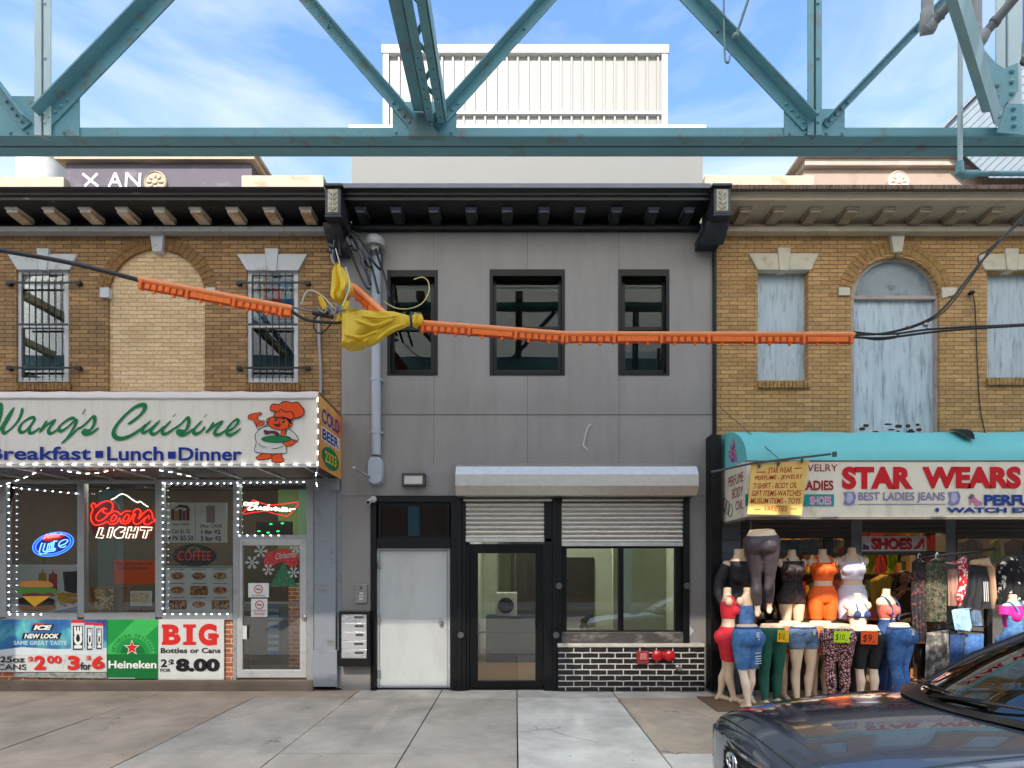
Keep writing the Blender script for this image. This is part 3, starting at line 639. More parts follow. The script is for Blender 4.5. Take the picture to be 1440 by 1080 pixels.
for dx in (-9, 8):
    p = W(931.5+dx, 921, FY-.1); m.lathe((p.x, FY-.1, p.z), [(.06, 0), (.062, -.03), (.078, -.05), (.082, -.08), (.07, -.1), (.025, -.11), (0, -.108)], 'Y', 16)
p = W(931, 921.5, FY-.14); m.ell(p, .1, .05, .06)
m.build('cap', M('red_plastic', (172, 24, 30), .25, var=.3, scale=22, bump=1.0, bscale=26), t_, smooth=60)
t_ = wall_thing('pipe_stub', 'small grey pipe nozzle low on the black brick', 'pipe', 953, 940, FY-.1)
MB().lathe(W(953, 939, FY-.1), [(.04, 0), (.04, -.02), (.025, -.03), (.025, -.06), (.033, -.062), (.033, -.09), (0, -.088)], 'Y').build('nozzle', M('dull_steel', (130, 128, 124), .4, .7), t_, smooth=40)
t_ = wall_thing('shutter_lock', 'round black shutter lock on the post left of the glass door', 'lock', 648, 894, group='shutter locks')
lk = MB().lathe(W(648, 893, FY-.085), [(.045, 0), (.045, -.02), (.03, -.022), (.03, -.012), (0, -.012)], 'Y').build('lock_ring', M('lock_metal', (120, 118, 112), .3, .8), t_, smooth=40)
for x, y, l in ((782, 893, 'round metal shutter lock low on the post right of the glass door'), (786, 824, 'round shutter lock high on the post left of the shop window'), (966, 824, 'round shutter lock on the post right of the shop window')):
    q = W(x, y, FY-.085)-W(648, 893, FY-.085); dup(t_, Vector(t_.location)+q, l)
t_ = wall_thing('cable_stub', 'short white cable end hanging out of the grey wall', 'cable', 825, 633)
MB().tube(spline([W(831, 597, FY), W(829, 598, FY-.05), W(826, 603, FY-.06), W(822, 617, FY-.05), W(820.5, 626, FY-.05), W(824, 630, FY-.06), W(826, 633, FY-.06)]), .011, 8).build('cable', white_m, t_, smooth=60)
t_ = wall_thing('paper_scrap', 'torn white paper taped beside the shop window', 'paper', 973, 895)
MB().prism([(970, 880), (976, 887), (970, 895)], FY-.012, .004, back=True).build('sheet', white_m, t_)
# service mast
pvc = M('pale_conduit', (172, 182, 192), .4, var=.05, scale=4, bump=.05, bscale=8)
t_ = wall_thing('service_mast', 'pale blue conduit mast running down the grey wall', 'conduit', 528, 682)
x_ = W(528.5, 0, 8.1).x; r_ = .066
m = MB().tube([(x_, 8.12, Z(640, 8.12)), (x_, 8.12, Z(352, 8.12))], r_, 18)
for y in (448, 534, 608): z_ = Z(y, 8.12); m.tube([(x_, 8.12, z_-.02), (x_, 8.12, z_+.02)], r_+.007, 18); m.box(x_-.09, x_+.09, 8.12, 8.195, z_-.014, z_+.014)
m.build('pipe', pvc, t_, smooth=50)
bx = [(-.1, -.02), (.1, -.02), (.1, .3), (.065, .38), (-.065, .38), (-.1, .3)]
zb = Z(681, 8.1)
m = MB().prism([(x_-.10, zb+.07), (x_-.085, zb+.03), (x_-.04, zb), (x_+.04, zb), (x_+.085, zb+.03), (x_+.10, zb+.07), (x_+.10, zb+.32), (x_+.06, zb+.38), (x_-.06, zb+.38), (x_-.10, zb+.32)], 8.03, .16, px=False); m.build('junction_box', pvc, t_, smooth=50, bevel=.012)
m = MB(); zt = Z(352, 8.1); m.lathe((x_, 8.06, zt), [(r_+.01, -.06), (r_+.02, 0), (.135, .02), (.145, .08), (.125, .14), (.07, .175), (0, .185)], 'Z', 20); m.build('weatherhead', M('weatherhead_grey', (150, 152, 152), .4), t_, smooth=50)
# ---------------------------------------------------------------- brick buildings either side
brickL = MBR('brown_brick', (172, 134, 86), (140, 106, 68), (78, 64, 50), .24, .0585, .0055, stain=(58, 44, 30), stain_amt=.6, dpos=(.48, .8))
brickR = MBR('golden_brick', (198, 156, 100), (170, 130, 82), (112, 94, 72), .24, .0585, .0055, stain=(84, 62, 40), stain_amt=.6, dpos=(.52, .82))
brickI = MBR('infill_brick', (222, 192, 150), (204, 172, 128), (172, 148, 114),   .24, .0585, .005, stain=(150, 122, 86), stain_amt=.5, bump=.9)
def voussoirs(parent, cx, cy, r0, r1, name, mt, Y, n=26, a0=8, a1=172):
    m = MB()
    for i in range(n):
        p, q = R(a0+(a1-a0)*(i+.06)/n), R(a0+(a1-a0)*(i+.94)/n)
        for ra, rb in ((r0, (r0+r1)/2-.4), ((r0+r1)/2+.4, r1)):
            m.prism([(cx+ra*math.cos(p), cy-ra*math.sin(p)), (cx+rb*math.cos(p), cy-rb*math.sin(p)), (cx+rb*math.cos(q), cy-rb*math.sin(q)), (cx+ra*math.cos(q), cy-ra*math.sin(q))], Y, .04)
    return m.build(name, mt, parent)
def lintel(parent, x0, x1, b0, b1, y0, y1, k0, k1, kt, mt):
    cx = (k0+k1)/2
    m = MB().prism([(x0, y0), (k0+1, y0), (k0+2.5, y1), (b0, y1)], FY-.03, .12); m.prism([(k1-1, y0), (x1, y0), (b1, y1), (k1-2.5, y1)], FY-.03, .12)
    m.prism([(k0, kt), (k1, kt), (k1-3, y1+.5), (k0+3, y1+.5)], FY-.05, .14)
    return m.build('window_lintel', mt, parent, bevel=.005)
def sill(parent, x0, x1, y0, y1, mt, n=14):
    m = MB(); d = (x1-x0)/n
    for i in range(n): m.pb(x0+i*d+.4, y0, x0+(i+1)*d-.4, y1, FY-.045+random.uniform(0, .006), .2)
    return m.build('brick_sill', mt, parent, bevel=.003)
# left
lb = thing('brick_shop_building', 'brown brick takeaway building with bricked up arch and black cornice', 'building', (-5.5, FY, 0))
LW = [(23, 379, 97, 538), (347, 380, 420, 539)]
archL = [(152, 560), (152, 418)]+arc(220, 418, 68, 180, 0, 24)+[(288, 560)]
m = MB().prism([(-320, 322), (479, 322), (479, 673), (-320, 673)], FY, .12, holes=[hole(*h) for h in LW]+[archL])
m.build('brick_wall', brickL, lb)
MB().prism(archL, FY+.035, 0).build('arch_infill', brickI, lb)
vo = M('arch_brick', (132, 98, 58), .9, var=.35, scale=16, bump=.4)
voussoirs(lb, 220, 418, 68.5, 86, 'arch_ring', vo, FY-.008)
stone = M('painted_stone', (190, 193, 196), .75, var=.05, scale=5, dirt=(150, 148, 146), dscale=6)
MB().prism([(210, 325), (230.5, 325), (226.5, 353), (214, 353)], FY-.06, .15).build('keystone', stone, lb, bevel=.004)
MB().pb(140, 404, 153, 418, FY-.03, .1).build('impost', stone, lb, bevel=.004); MB().pb(289, 404, 302, 410, FY-.03, .1).build('impost', stone, lb, bevel=.004)
lintel(lb, 10, 108, 24, 97, 357, 379, 51, 68, 349, stone); lintel(lb, 333, 432, 347, 419, 357, 380, 372, 391, 349, stone)
vinyl = M('vinyl_frame', (202, 203, 202), .5, var=.04)
ironm = M('window_bar_iron', (34, 33, 34), .5)
for i, (x0, y0, x1, y1) in enumerate(LW):
    f = sash(lb, x0+.5, y0+.5, x1-.5, y1-1, FY+.03, 458, 6, vinyl, MG('glass_old', (.84, .86, .84), .0, ior=1.42))
    sill(lb, x0-2, x1+1, y1, y1+10, vo)
    m = MB(); n = 7
    for k_ in range(n): x = x0+9+k_*(x1-x0-18)/(n-1); m.tube([W(x, y0+4, FY-.05), W(x, y1-3, FY-.05)], .0065, 6)
    for y in (397, 456, 517):
        e = 13 if y != 456 else -2; m.pb(x0-e, y-1.3, x1+e, y+1.3, FY-.062, .014)
    for y in (397, 517):
        for x in (x0-12, x1+12): m.pb(x-3, y-2.5, x+3, y+2.5, FY-.06, .06)
    m.build('window_guard', ironm, lb)
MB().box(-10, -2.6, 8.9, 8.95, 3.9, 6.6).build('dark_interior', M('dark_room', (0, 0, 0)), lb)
tr = M('peeling_black_paint', (17, 17, 20), .5, var=.3, scale=6, dirt=(120, 112, 104), dscale=7, dpos=(.66, .74), dstretch=(.5, 1, 2))
c = cornice(lb, -9.5, W(458, 0, 7.68).x, [tr]); MB().box(-9.5, -2.5, 8.06, 8.19, 6.535, 6.605).build('frieze_trim', M('grey_trim', (158, 158, 156), .7, dirt=(110, 104, 96), dscale=5), c, bevel=.006)
modillions(c, (-87, -35, 17, 69, 120, 172, 224, 275, 327, 379, 430), .15, [M('weathered_wood', (186, 156, 118), .85, var=.35, scale=9, stretch=(1, 1, 4), dirt=(206, 196, 180), dscale=8, dpos=(.46, .66)), M('modillion_front_grey', (208, 198, 184), .8, var=.2, scale=12)])
cream = M('parapet_cream', (176, 160, 138), .75, var=.06, dirt=(128, 100, 72), dscale=5, dpos=(.56, .8), dstretch=(.6, 1, 1))
mauve = M('parapet_mauve', (88, 82, 93), .8, var=.08, scale=3, dirt=(122, 118, 124), dscale=3)
Yp = 8.45
m = MB(); a = W(92, 262, Yp); b_ = W(354, 230, Yp); m.box(a.x, b_.x, Yp, Yp+.6, 6.4, b_.z); pp = m.build('parapet', mauve, lb)
m = MB().box(a.x-.1, b_.x+.08, Yp-.09, Yp+.75, b_.z+.003, b_.z+.07); m.box(a.x-.14, b_.x+.12, Yp-.13, Yp+.8, b_.z+.073, b_.z+.125); m.build('coping', cream, pp, bevel=.008)
MB().box(-9.5, W(98, 0, Yp).x-.01, Yp-.1, Yp+.3, 6.4, W(0, 255, Yp).z).build('low_parapet', cream, lb, bevel=.008)
m = MB(); m.box(W(344, 0, Yp).x, W(458, 0, Yp).x, Yp-.1, Yp+.3, 6.4, W(0, 253, Yp).z); m.build('low_parapet', cream, lb, bevel=.008)
m = MB(); WY = Yp-.006
for st in ([(116, 244), (138, 262)], [(137, 244), (119, 262)], [(153, 263), (162, 243), (170, 263)], [(156, 256), (168, 256)], [(177, 263), (178, 243), (196, 262), (197, 243)]):
    for q in range(len(st)-1):
        a, b_ = W(*st[q], WY), W(*st[q+1], WY); t = (b_-a); n_ = Vector((-t.z, 0, t.x)).normalized()*.018; WY -= .0004
        m.add([a-n_, a+n_, b_+n_, b_-n_], [(0, 1, 2, 3)])
m.build('graffiti', M('spray_white', (214, 212, 216), .8), pp)
def rosette(parent, x, y, rpx, Y, mt):
    p = W(x, y, Y); r = rpx*Y/F; m = MB().lathe(p, [(r, 0), (r, -.03), (r*.9, -.045), (r*.82, -.03), (r*.3, -.03), (r*.2, -.05), (0, -.055)], 'Y', 28)
    for k_ in range(8):
        q = 2*math.pi*k_/8; m.ell(p+Vector((math.cos(q)*r*.52, -.032, math.sin(q)*r*.52)), r*.26, .02, r*.14, 8, 6, Matrix.Rotation(-q, 3, 'Y'))
    m.build('rosette', mt, parent, smooth=40)
rosette(pp, 220, 258, 16, Yp, cream)
t_ = thing('roof_vent', 'white round rooftop vent with rust spots behind the left cornice', 'vent', W(60, 262, 9.0)); m = MB(); p = W(60, 262, 9.0)
m.lathe((p.x, 9.0, 0), [(.3, p.z-.3), (.32, p.z+.05), (.33, Z(228, 9)), (.37, Z(227, 9)), (.37, Z(221, 9)), (.2, Z(217, 9)), (0, Z(216, 9))], 'Z', 28)
m.build('cowl', M('vent_white', (190, 190, 186), .6, dirt=(140, 92, 66), dscale=5, dpos=(.66, .74)), t_, smooth=40)
# right
rb = thing('boarded_brick_building', 'golden brick clothing shop building with boarded arch and tan cornice', 'building', (6.5, FY, 0))
RW = [(1065.5, 380, 1137, 535), (1388, 381, 1464, 531)]
archR = [(1196.5, 660), (1196.5, 420)]+arc(1259, 420, 62.5, 180, 0, 24, 59)+[(1321.5, 660)]
MB().prism([(1006, 322), (1760, 322), (1760, 735), (1006, 735)], FY, .22, holes=[hole(*h) for h in RW]+[archR]).build('brick_wall', brickR, rb)
voR = M('arch_brick_gold', (160, 124, 76), .9, var=.35, scale=16, bump=.4)
voussoirs(rb, 1259, 420, 63.5, 81, 'arch_ring', voR, FY-.008)
stR = M('cream_stone', (204, 196, 176), .8, var=.08, scale=6, dirt=(160, 146, 122), dscale=5)
MB().prism([(1252.5, 327), (1273, 327), (1269, 354), (1257, 354)], FY-.06, .15).build('keystone', stR, rb, bevel=.004)
MB().pb(1180, 404, 1195.5, 415, FY-.03, .1).build('impost', stR, rb, bevel=.004); MB().prism([(1324.5, 404), (1346, 404), (1346, 413), (1326, 419)], FY-.03, .1).build('impost', stR, rb, bevel=.004)
lintel(rb, 1053, 1152, 1066, 1141, 356, 379, 1094, 1112, 348, stR); lintel(rb, 1374, 1478, 1386, 1466, 357, 379, 1414, 1433, 349, stR)
board = M('weathered_board', (184, 198, 206), .8, var=.1, scale=3, stretch=(3, 1, .8), dirt=(136, 147, 154), dscale=5.5, dpos=(.52, .7), dstretch=(5, 1, .55), bump=.15, bscale=30)
for x0, y0, x1, y1 in RW:
    MB().pb(x0, y0, x1, y1, FY+.12, .02).build('window_board', board, rb); sill(rb, x0+1, x1+4, y1+.5, y1+10, voR)
pf = M('pinkish_frame', (176, 160, 152), .7, dirt=(140, 124, 114), dscale=6)
ins = [(1201, 660), (1201, 420)]+arc(1259, 421, 57, 180, 0, 24, 55)+[(1317, 660)]
af = MB().prism(archR, FY+.06, .08, holes=[ins]).pb(1197, 415.5, 1321, 420.5, FY+.05, .1).pb(1316, 421, 1323, 660, FY+.045, .1).build('arch_frame', pf, rb, bevel=.004)
MB().prism([(1201, 420)]+arc(1259, 420, 57.5, 180, 0, 24, 54)+[(1317, 420)], FY+.12, .02).build('arch_board', M('arch_board_grey', (148, 160, 166), .8, var=.12, scale=4, dirt=(104, 112, 116), dscale=5), af)
MB().prism([(1198, 424), (1230, 422), (1256, 420.5), (1270, 421), (1290, 424), (1317, 423), (1317, 660), (1198, 660)], FY+.11, .02).build('door_board', M('door_board_paint', (188, 202, 210), .8, var=.1, scale=3, stretch=(3, 1, .8), dirt=(132, 144, 152), dscale=4.5, dpos=(.50, .68), dstretch=(5, 1, .5), bump=.15, bscale=30), rb)
m = MB()
for k_ in range(16): p = W(1205+random.random()*90, 596+random.random()*16, FY+.106); m.ell(p, .02+random.random()*.05, .003, .012+.02*random.random(), 9, 5)
m.build('rot_patch', M('rotten_wood', (60, 56, 50), .95), rb)
tanp = M('tan_cornice_paint', (188, 172, 150), .75, var=.08, scale=4, dirt=(112, 92, 74), dscale=6, dpos=(.6, .85), dstretch=(3, 1, .5))
c = cornice(rb, W(1026, 0, 7.68).x, 9.5, [tanp], name='cornice'); MB().box(2.85, 9.5, 8.06, 8.19, 6.535, 6.605).build('frieze_trim', tanp, c, bevel=.006)
MB().box(W(1028, 0, 7.6).x, 9.5, 7.575, 7.64, 6.81, 6.868).build('crown_edge', M('stained_edge', (120, 100, 82), .8, dirt=(70, 56, 46), dscale=10, dstretch=(4, 1, .5), dpos=(.42, .6)), c, bevel=.006)
modillions(c, (1048, 1095, 1147, 1198, 1250, 1301, 1352, 1402, 1453, 1503), .15, [M('tan_modillion', (160, 140, 116), .8, var=.15, scale=8, dirt=(120, 98, 76), dscale=8), M('tan_modillion_face', (172, 156, 134), .8, var=.1, scale=8)])
pink = M('parapet_pink', (152, 134, 121), .8, var=.05, dirt=(134, 114, 98), dscale=3)
a, b_ = W(1130, 262, Yp), W(1700, 238, Yp); pp = MB().box(a.x, b_.x, Yp, Yp+.6, 6.4, b_.z).build('parapet', pink, rb)
m = MB().box(a.x-.02, b_.x, Yp-.08, Yp+.7, b_.z+.003, b_.z+.1); m.box(a.x-.12, b_.x, Yp-.13, Yp+.8, b_.z+.103, b_.z+.15); m.build('coping', M('parapet_coping', (164, 152, 142), .75, dirt=(148, 130, 114), dscale=6), pp, bevel=.01)
MB().box(W(988, 0, Yp).x, W(1140, 0, Yp).x, Yp-.1, Yp+.3, 6.4, W(0, 253, Yp).z).build('low_parapet', cream, rb, bevel=.01)
rosette(pp, 1262, 257, 15, Yp, M('rosette_pink', (214, 190, 172), .8, var=.15, scale=16))
# slatted grey canopy above the right roofline
YH = 8.24
t_ = thing('roof_canopy', 'grey slatted slanting canopy above the roofline at the far right', 'canopy', W(1450, 250, YH))
out_ = [(1322, 186), (1376, 128), (1470, 34), (1640, 34), (1640, 250), (1392, 250)]
MB().prism(out_, YH, .07, back=True).build('deck_board', M('canopy_gap', (58, 64, 70), .8), t_)
m = MB(); A0, nrm = (1322, 186), (.69, .72)
def clip_(poly, keep):
    o = []
    for a, b_ in zip(poly, poly[1:]+poly[:1]):
        da, db = keep(a), keep(b_)
        if da >= 0: o.append(a)
        if (da < 0) != (db < 0): o.append((a[0]+(b_[0]-a[0])*da/(da-db), a[1]+(b_[1]-a[1])*da/(da-db)))
    return o
for k_ in range(40):                    # slats run up to the right; each is the strip of the outline between two parallel lines
    lo_, hi_ = k_*8.2, k_*8.2+7.3; f_ = lambda p: (p[0]-A0[0])*nrm[0]+(p[1]-A0[1])*nrm[1]
    q = clip_(clip_(out_, lambda p: f_(p)-lo_), lambda p: hi_-f_(p))
    if len(q) > 2: m.prism(q, YH-.014, .013)
m.build('slat', M('slat_blue_grey', (122, 133, 142), .6, var=.06), t_)
m = MB(); p, q = W(1318, 186, YH-.03), W(1472, 30, YH-.03); t = (q-p).normalized(); m.obox((p+q)/2, t*(q-p).length/2, Vector((-t.z, 0, t.x))*.022, Vector((0, .05, 0))); m.build('edge_trim', M('canopy_edge', (120, 128, 134), .6), t_)
# ---------------------------------------------------------------- prints and signs: tools
def T(ox, oy, s): return lambda pts: [(ox+x/s, oy+y/s) for x, y in pts]
def blob(cx, cy, rx, ry, n=20, rot=0):
    c, s_ = math.cos(rot), math.sin(rot); o = []
    for k in range(n):
        a = 2*math.pi*k/n; x, y = rx*math.cos(a), ry*math.sin(a); o.append((cx+x*c-y*s_, cy+x*s_+y*c))
    return o
def P_(name, rgb, rough=.6): return M('print_'+name, rgb, rough, var=.04, scale=10, spec=.25)
PW, PR, PG, PBL, PK, PO, PY = P_('white', (226, 224, 218)), P_('red', (206, 42, 34)), P_('green', (24, 122, 70)), P_('blue', (22, 50, 140)), P_('black', (26, 26, 28)), P_('orange', (240, 92, 32)), P_('yellow', (232, 190, 70))
class Sheet:
    """a printed sheet: backing plus coloured layers, each a little proud of the last"""
    def __init__(s, Y): s.Y = Y; s.b = MB(); s.ms = []; s.k = 0
    def _m(s, mt):
        if mt not in s.ms: s.ms.append(mt)
        s.b.mat(s.ms.index(mt)); s.k += 1; return s.Y-.0004*s.k
    def poly(s, pts, mt): s.b.prism(pts, s._m(mt), 0); return s
    def rect(s, x0, y0, x1, y1, mt): return s.poly([(x0, y0), (x1, y0), (x1, y1), (x0, y1)], mt)
    def text(s, t, x0, y0, x1, y1, mt, **k): s.b.ptext(t, x0, y0, x1, y1, s._m(mt), **k); return s
    def line(s, pts, w, mt, pen=None, closed=False): s.b.ribbon(pts, w*s.Y/F, s._m(mt), pen, closed=closed); return s
    def build(s, name, parent=None, **k): return s.b.build(name, s.ms, parent, fix=False, **k)
def sign(name, label, cat, x0, y0, x1, y1, Y, back, d=.012, group=None, bname='panel'):
    t = thing(name, label, cat, W((x0+x1)/2, y1, Y), group)
    MB().pb(x0, y0, x1, y1, Y, d).build(bname, back, t, bevel=.002); return t
# ---------------------------------------------------------------- takeaway: awning sign
AY = 7.23
tt = thing('awning_sign', 'long white takeaway awning sign with green script lettering and a cook picture', 'shop sign', (-5.5, 7.7, 3.06))
vin = M('sign_vinyl', (236, 228, 216), .5, var=.03, scale=1.5, dirt=(216, 206, 192), dscale=3, dpos=(.52, .85), dstretch=(3, 1, .25))
zt, zb = W(0, 561, AY).z, W(0, 655.5, AY).z; xr = W(447.5, 0, AY).x
MB().box(-9.4, xr, AY, AY+.03, zb, zt).build('front_panel', vin, tt, bevel=.004)
m = MB(); n = 200; rings = []
for k in range(n+1):
    x = -9.4+(xr+9.4)*k/n; u = (x+2.6)/.455; sag = abs(math.sin(math.pi*u))**.6*.012
    rings.append([(x, AY-.012+.05*math.sin(q)**2-.02*math.sin(2*q)*0+.0, zt+.012+(.10-sag)*math.sin(q)) if q < 1.55 else (x, AY+.95, zt+.07) for q in (0, .3, .6, .9, 1.2, 1.5, 1.57)])
m.loft(rings, cap=False, closed=False); m.build('top_cover', M('awning_fabric', (234, 216, 206), .55, var=.03, scale=2), tt, smooth=60)
MB().box(-9.4, xr+.005, AY-.014, AY+.034, zt+.001, zt+.016).build('edge_trim', M('aluminium', (196, 198, 198), .4, .7), tt)
so = MB().box(-9.4, xr, AY+.032, FY-.03, zb+.004, zb+.03); so.build('soffit', M('soffit_brown', (70, 62, 58), .6, var=.1), tt)
m = MB()
for k in range(12): m.box(-8.9+.62*k, -8.87+.62*k, AY+.04, FY-.05, zb-.02, zb+.003)
m.box(-9.4, xr, AY-.004, AY+.045, zb-.012, zb+.003); m.build('soffit_batten', M('aluminium', (0, 0, 0)), tt)
sh = Sheet(AY-.004); A_ = T(0, 545, 8); B_ = T(150, 545, 8); C_ = T(320, 545, 8); g_ = PG
pen = .75
for st in ([(-60, 270), (-30, 200), (10, 195), (12, 290), (-25, 430), (-22, 490), (20, 440), (90, 320), (160, 222)], [(160, 222), (90, 360), (34, 460), (48, 512), (115, 470), (195, 385), (238, 300), (252, 228)],
           [(398, 332), (330, 345), (250, 400), (218, 460), (236, 502), (290, 485), (360, 405), (400, 340)], [(398, 345), (340, 440), (328, 490), (350, 512), (400, 490), (450, 450)],
           [(530, 372), (490, 430), (442, 508)], [(442, 508), (530, 420), (630, 358)], [(630, 358), (560, 450), (546, 495), (570, 516), (620, 490), (680, 440)],
           [(850, 345), (780, 352), (690, 415), (662, 465), (690, 488), (760, 445), (860, 350)], [(868, 352), (830, 450), (760, 560), (688, 632)], [(688, 632), (790, 545), (900, 440)],
           [(880, 470), (960, 410), (1050, 325), (1062, 395), (1010, 480), (930, 478)], [(925, 485), (955, 522), (1030, 510), (1110, 450)], [(958, 240), (926, 300)]):
    sh.line(A_(st), 5.3, g_, pen)
for st in ([(235, 412), (300, 372), (385, 300), (430, 225), (400, 194), (300, 232), (170, 350), (88, 465), (85, 540), (150, 574), (260, 545), (380, 470), (440, 410)],
           [(500, 368), (420, 450), (402, 490), (425, 506), (490, 465), (600, 368)], [(600, 368), (510, 470), (498, 505), (525, 524), (580, 495), (650, 430)], [(725, 370), (640, 460), (628, 505), (655, 522), (710, 495), (770, 450)], [(778, 296), (738, 330)],
           [(750, 470), (830, 415), (908, 340), (922, 400), (880, 485), (790, 482)], [(785, 485), (830, 530), (900, 518), (990, 455)], [(1075, 370), (990, 460), (980, 500), (1005, 520), (1060, 495), (1110, 440)], [(1130, 298), (1094, 332)],
           [(1205, 388), (1165, 450), (1112, 515)], [(1112, 515), (1210, 430), (1312, 375)], [(1312, 375), (1230, 470), (1216, 510), (1240, 532), (1300, 508), (1350, 470)]):
    sh.line(B_(st), 6.6 if st[0] == (235, 412) else 5.3, g_, pen)
sh.line(C_([(-10, 495), (60, 460), (118, 392), (100, 362), (40, 405), (-10, 480), (5, 530), (65, 520), (150, 460)]), 5, g_, pen)
sh.text('Breakfast', -16, 628, 128, 647, PBL, bold=.022); sh.rect(134, 634, 145, 644, PBL); sh.text('Lunch', 150.5, 628, 230, 648, PBL, bold=.022); sh.rect(236, 635, 247, 645, PBL); sh.text('Dinner', 251, 629, 340, 648, PBL, bold=.022)
sh.build('lettering', tt)
# the cook on the sign
ck = Sheet(AY-.006); cw = P_('cook_white', (214, 212, 204)); co = P_('cook_orange', (238, 84, 34)); cb = P_('cook_line', (34, 26, 24))
def cel(pts, mt, w=.9):
    p = spline(C_(pts), 4, True); ck.poly([(q[0], q[1]) for q in p], mt); ck.line(C_(pts), w, cb, None, True)
cel([(400, 740), (460, 725), (500, 770), (480, 800), (380, 812), (322, 800), (340, 770)], co); cel([(510, 760), (600, 740), (612, 780), (638, 820), (600, 842), (510, 835), (500, 800)], co)
cel([(430, 440), (350, 480), (310, 540), (322, 620), (305, 715), (420, 740), (540, 742), (655, 735), (660, 690), (650, 620), (660, 500), (600, 440)], cw)
cel([(320, 430), (350, 465), (420, 430), (440, 400), (400, 370), (350, 400)], cw); cel([(305, 400), (285, 360), (235, 350), (240, 310), (300, 290), (370, 282), (380, 300), (340, 320), (345, 360), (415, 395), (395, 425), (335, 438)], co)
cel([(680, 470), (750, 510), (795, 580), (760, 610), (700, 560), (660, 540)], cw); cel([(620, 620), (700, 590), (765, 590), (770, 610), (720, 650), (660, 660), (640, 640)], co)
ck.line(C_([(345, 625), (390, 665), (440, 668)]), .8, cb); ck.line(C_([(500, 690), (570, 680), (630, 655)]), .8, cb)
cel([(600, 540), (610, 490), (650, 470), (640, 540)], co); ck.poly(C_(blob(548, 580, 166, 38)), PG); ck.line(C_(blob(548, 580, 166, 38)), .6, cb, None, True)
cel([(450, 360), (500, 330), (600, 330), (690, 360), (700, 410), (680, 450), (620, 475), (540, 470), (470, 430)], co); cel([(690, 410), (730, 400), (725, 430), (690, 448)], co); cel([(470, 350), (440, 355), (445, 390), (465, 390)], co)
ck.poly(C_([(660, 345), (715, 360), (718, 400), (690, 400)]), cb)
cel([(410, 480), (460, 490), (530, 490), (580, 520), (560, 540), (500, 510), (430, 525)], P_('bow_tie', (120, 44, 52)))
for x, y in ((540, 360), (625, 378)): ck.poly(C_(blob(x, y, 16, 20)), cb); ck.poly(C_(blob(x-4, y-5, 5, 6)), cw)
ck.line(C_([(525, 335), (545, 330), (562, 342)]), .9, cb); ck.line(C_([(610, 345), (635, 345), (650, 358)]), .9, cb); ck.line(C_([(570, 385), (590, 400), (575, 408)]), .8, cb)
ck.poly(C_([(512, 405), (560, 412), (600, 415), (585, 440), (550, 440), (525, 425)]), P_('mouth', (110, 30, 24))); ck.line(C_([(512, 404), (555, 414), (604, 414)]), .7, cb)
cel([(520, 320), (540, 270), (490, 260), (480, 220), (510, 185), (580, 190), (620, 160), (680, 160), (720, 172), (790, 165), (830, 210), (860, 250), (855, 300), (810, 335), (740, 345), (725, 365), (640, 335), (560, 335)], co, 1.2)
ck.line(C_([(540, 265), (570, 275), (600, 245), (650, 275), (710, 270), (735, 290), (745, 340)]), 1.1, cb)
ck.build('cook_picture', tt)
# end panel of the awning
X0 = xr+.004; o3 = lambda px0, py0, px1, py1: None
YA, YB = AY, FY-.02
MB().add([(xr-.01, YA, zb), (xr-.01, YB, zb-.02), (xr-.01, YB, zt+.02), (xr-.01, YA, zt+.07), (xr+.002, YA, zb), (xr+.002, YB, zb-.02), (xr+.002, YB, zt+.02), (xr+.002, YA, zt+.07)], [(4, 5, 6, 7), (3, 2, 1, 0), (0, 1, 5, 4), (1, 2, 6, 5), (2, 3, 7, 6), (3, 0, 4, 7)]).build('end_panel', M('end_panel_amber', (244, 190, 100), .5, var=.12, scale=1.3, dirt=(224, 104, 40), dscale=.9, dpos=(.42, .62)), tt)
def side(x, y0, y1, z0, z1): return (Vector((x, y0, z0)), Vector((0, y1-y0, 0)), Vector((0, 0, z1-z0)))
m = MB().text('COLD', side(xr+.006, YA+.12, YB-.1, zt-.26, zt-.07), bold=.03); m.build('end_lettering', P_('violet', (70, 70, 150)), tt, fix=False)
m = MB().quad(*[Vector((xr+.0045, y, z)) for y, z in ((YA+.1, zt-.49), (YB-.1, zt-.49), (YB-.1, zt-.31), (YA+.1, zt-.31))]); m.mat(1).text('BEER', side(xr+.007, YA+.14, YB-.14, zt-.47, zt-.33), bold=.03); m.build('end_lettering', [PW, PBL], tt, fix=False)
m = MB(); c_ = ((YA+YB)/2, zb+.18); m.add([(xr+.0045, c_[0]+.36*math.cos(a), c_[1]+.15*math.sin(a)) for a in [2*math.pi*k/28 for k in range(28)]], [tuple(range(28))]); m.mat(1).text('2333', side(xr+.007, c_[0]-.24, c_[0]+.24, c_[1]-.075, c_[1]+.075), bold=.02); m.build('end_number', [PG, PY], tt, fix=False)
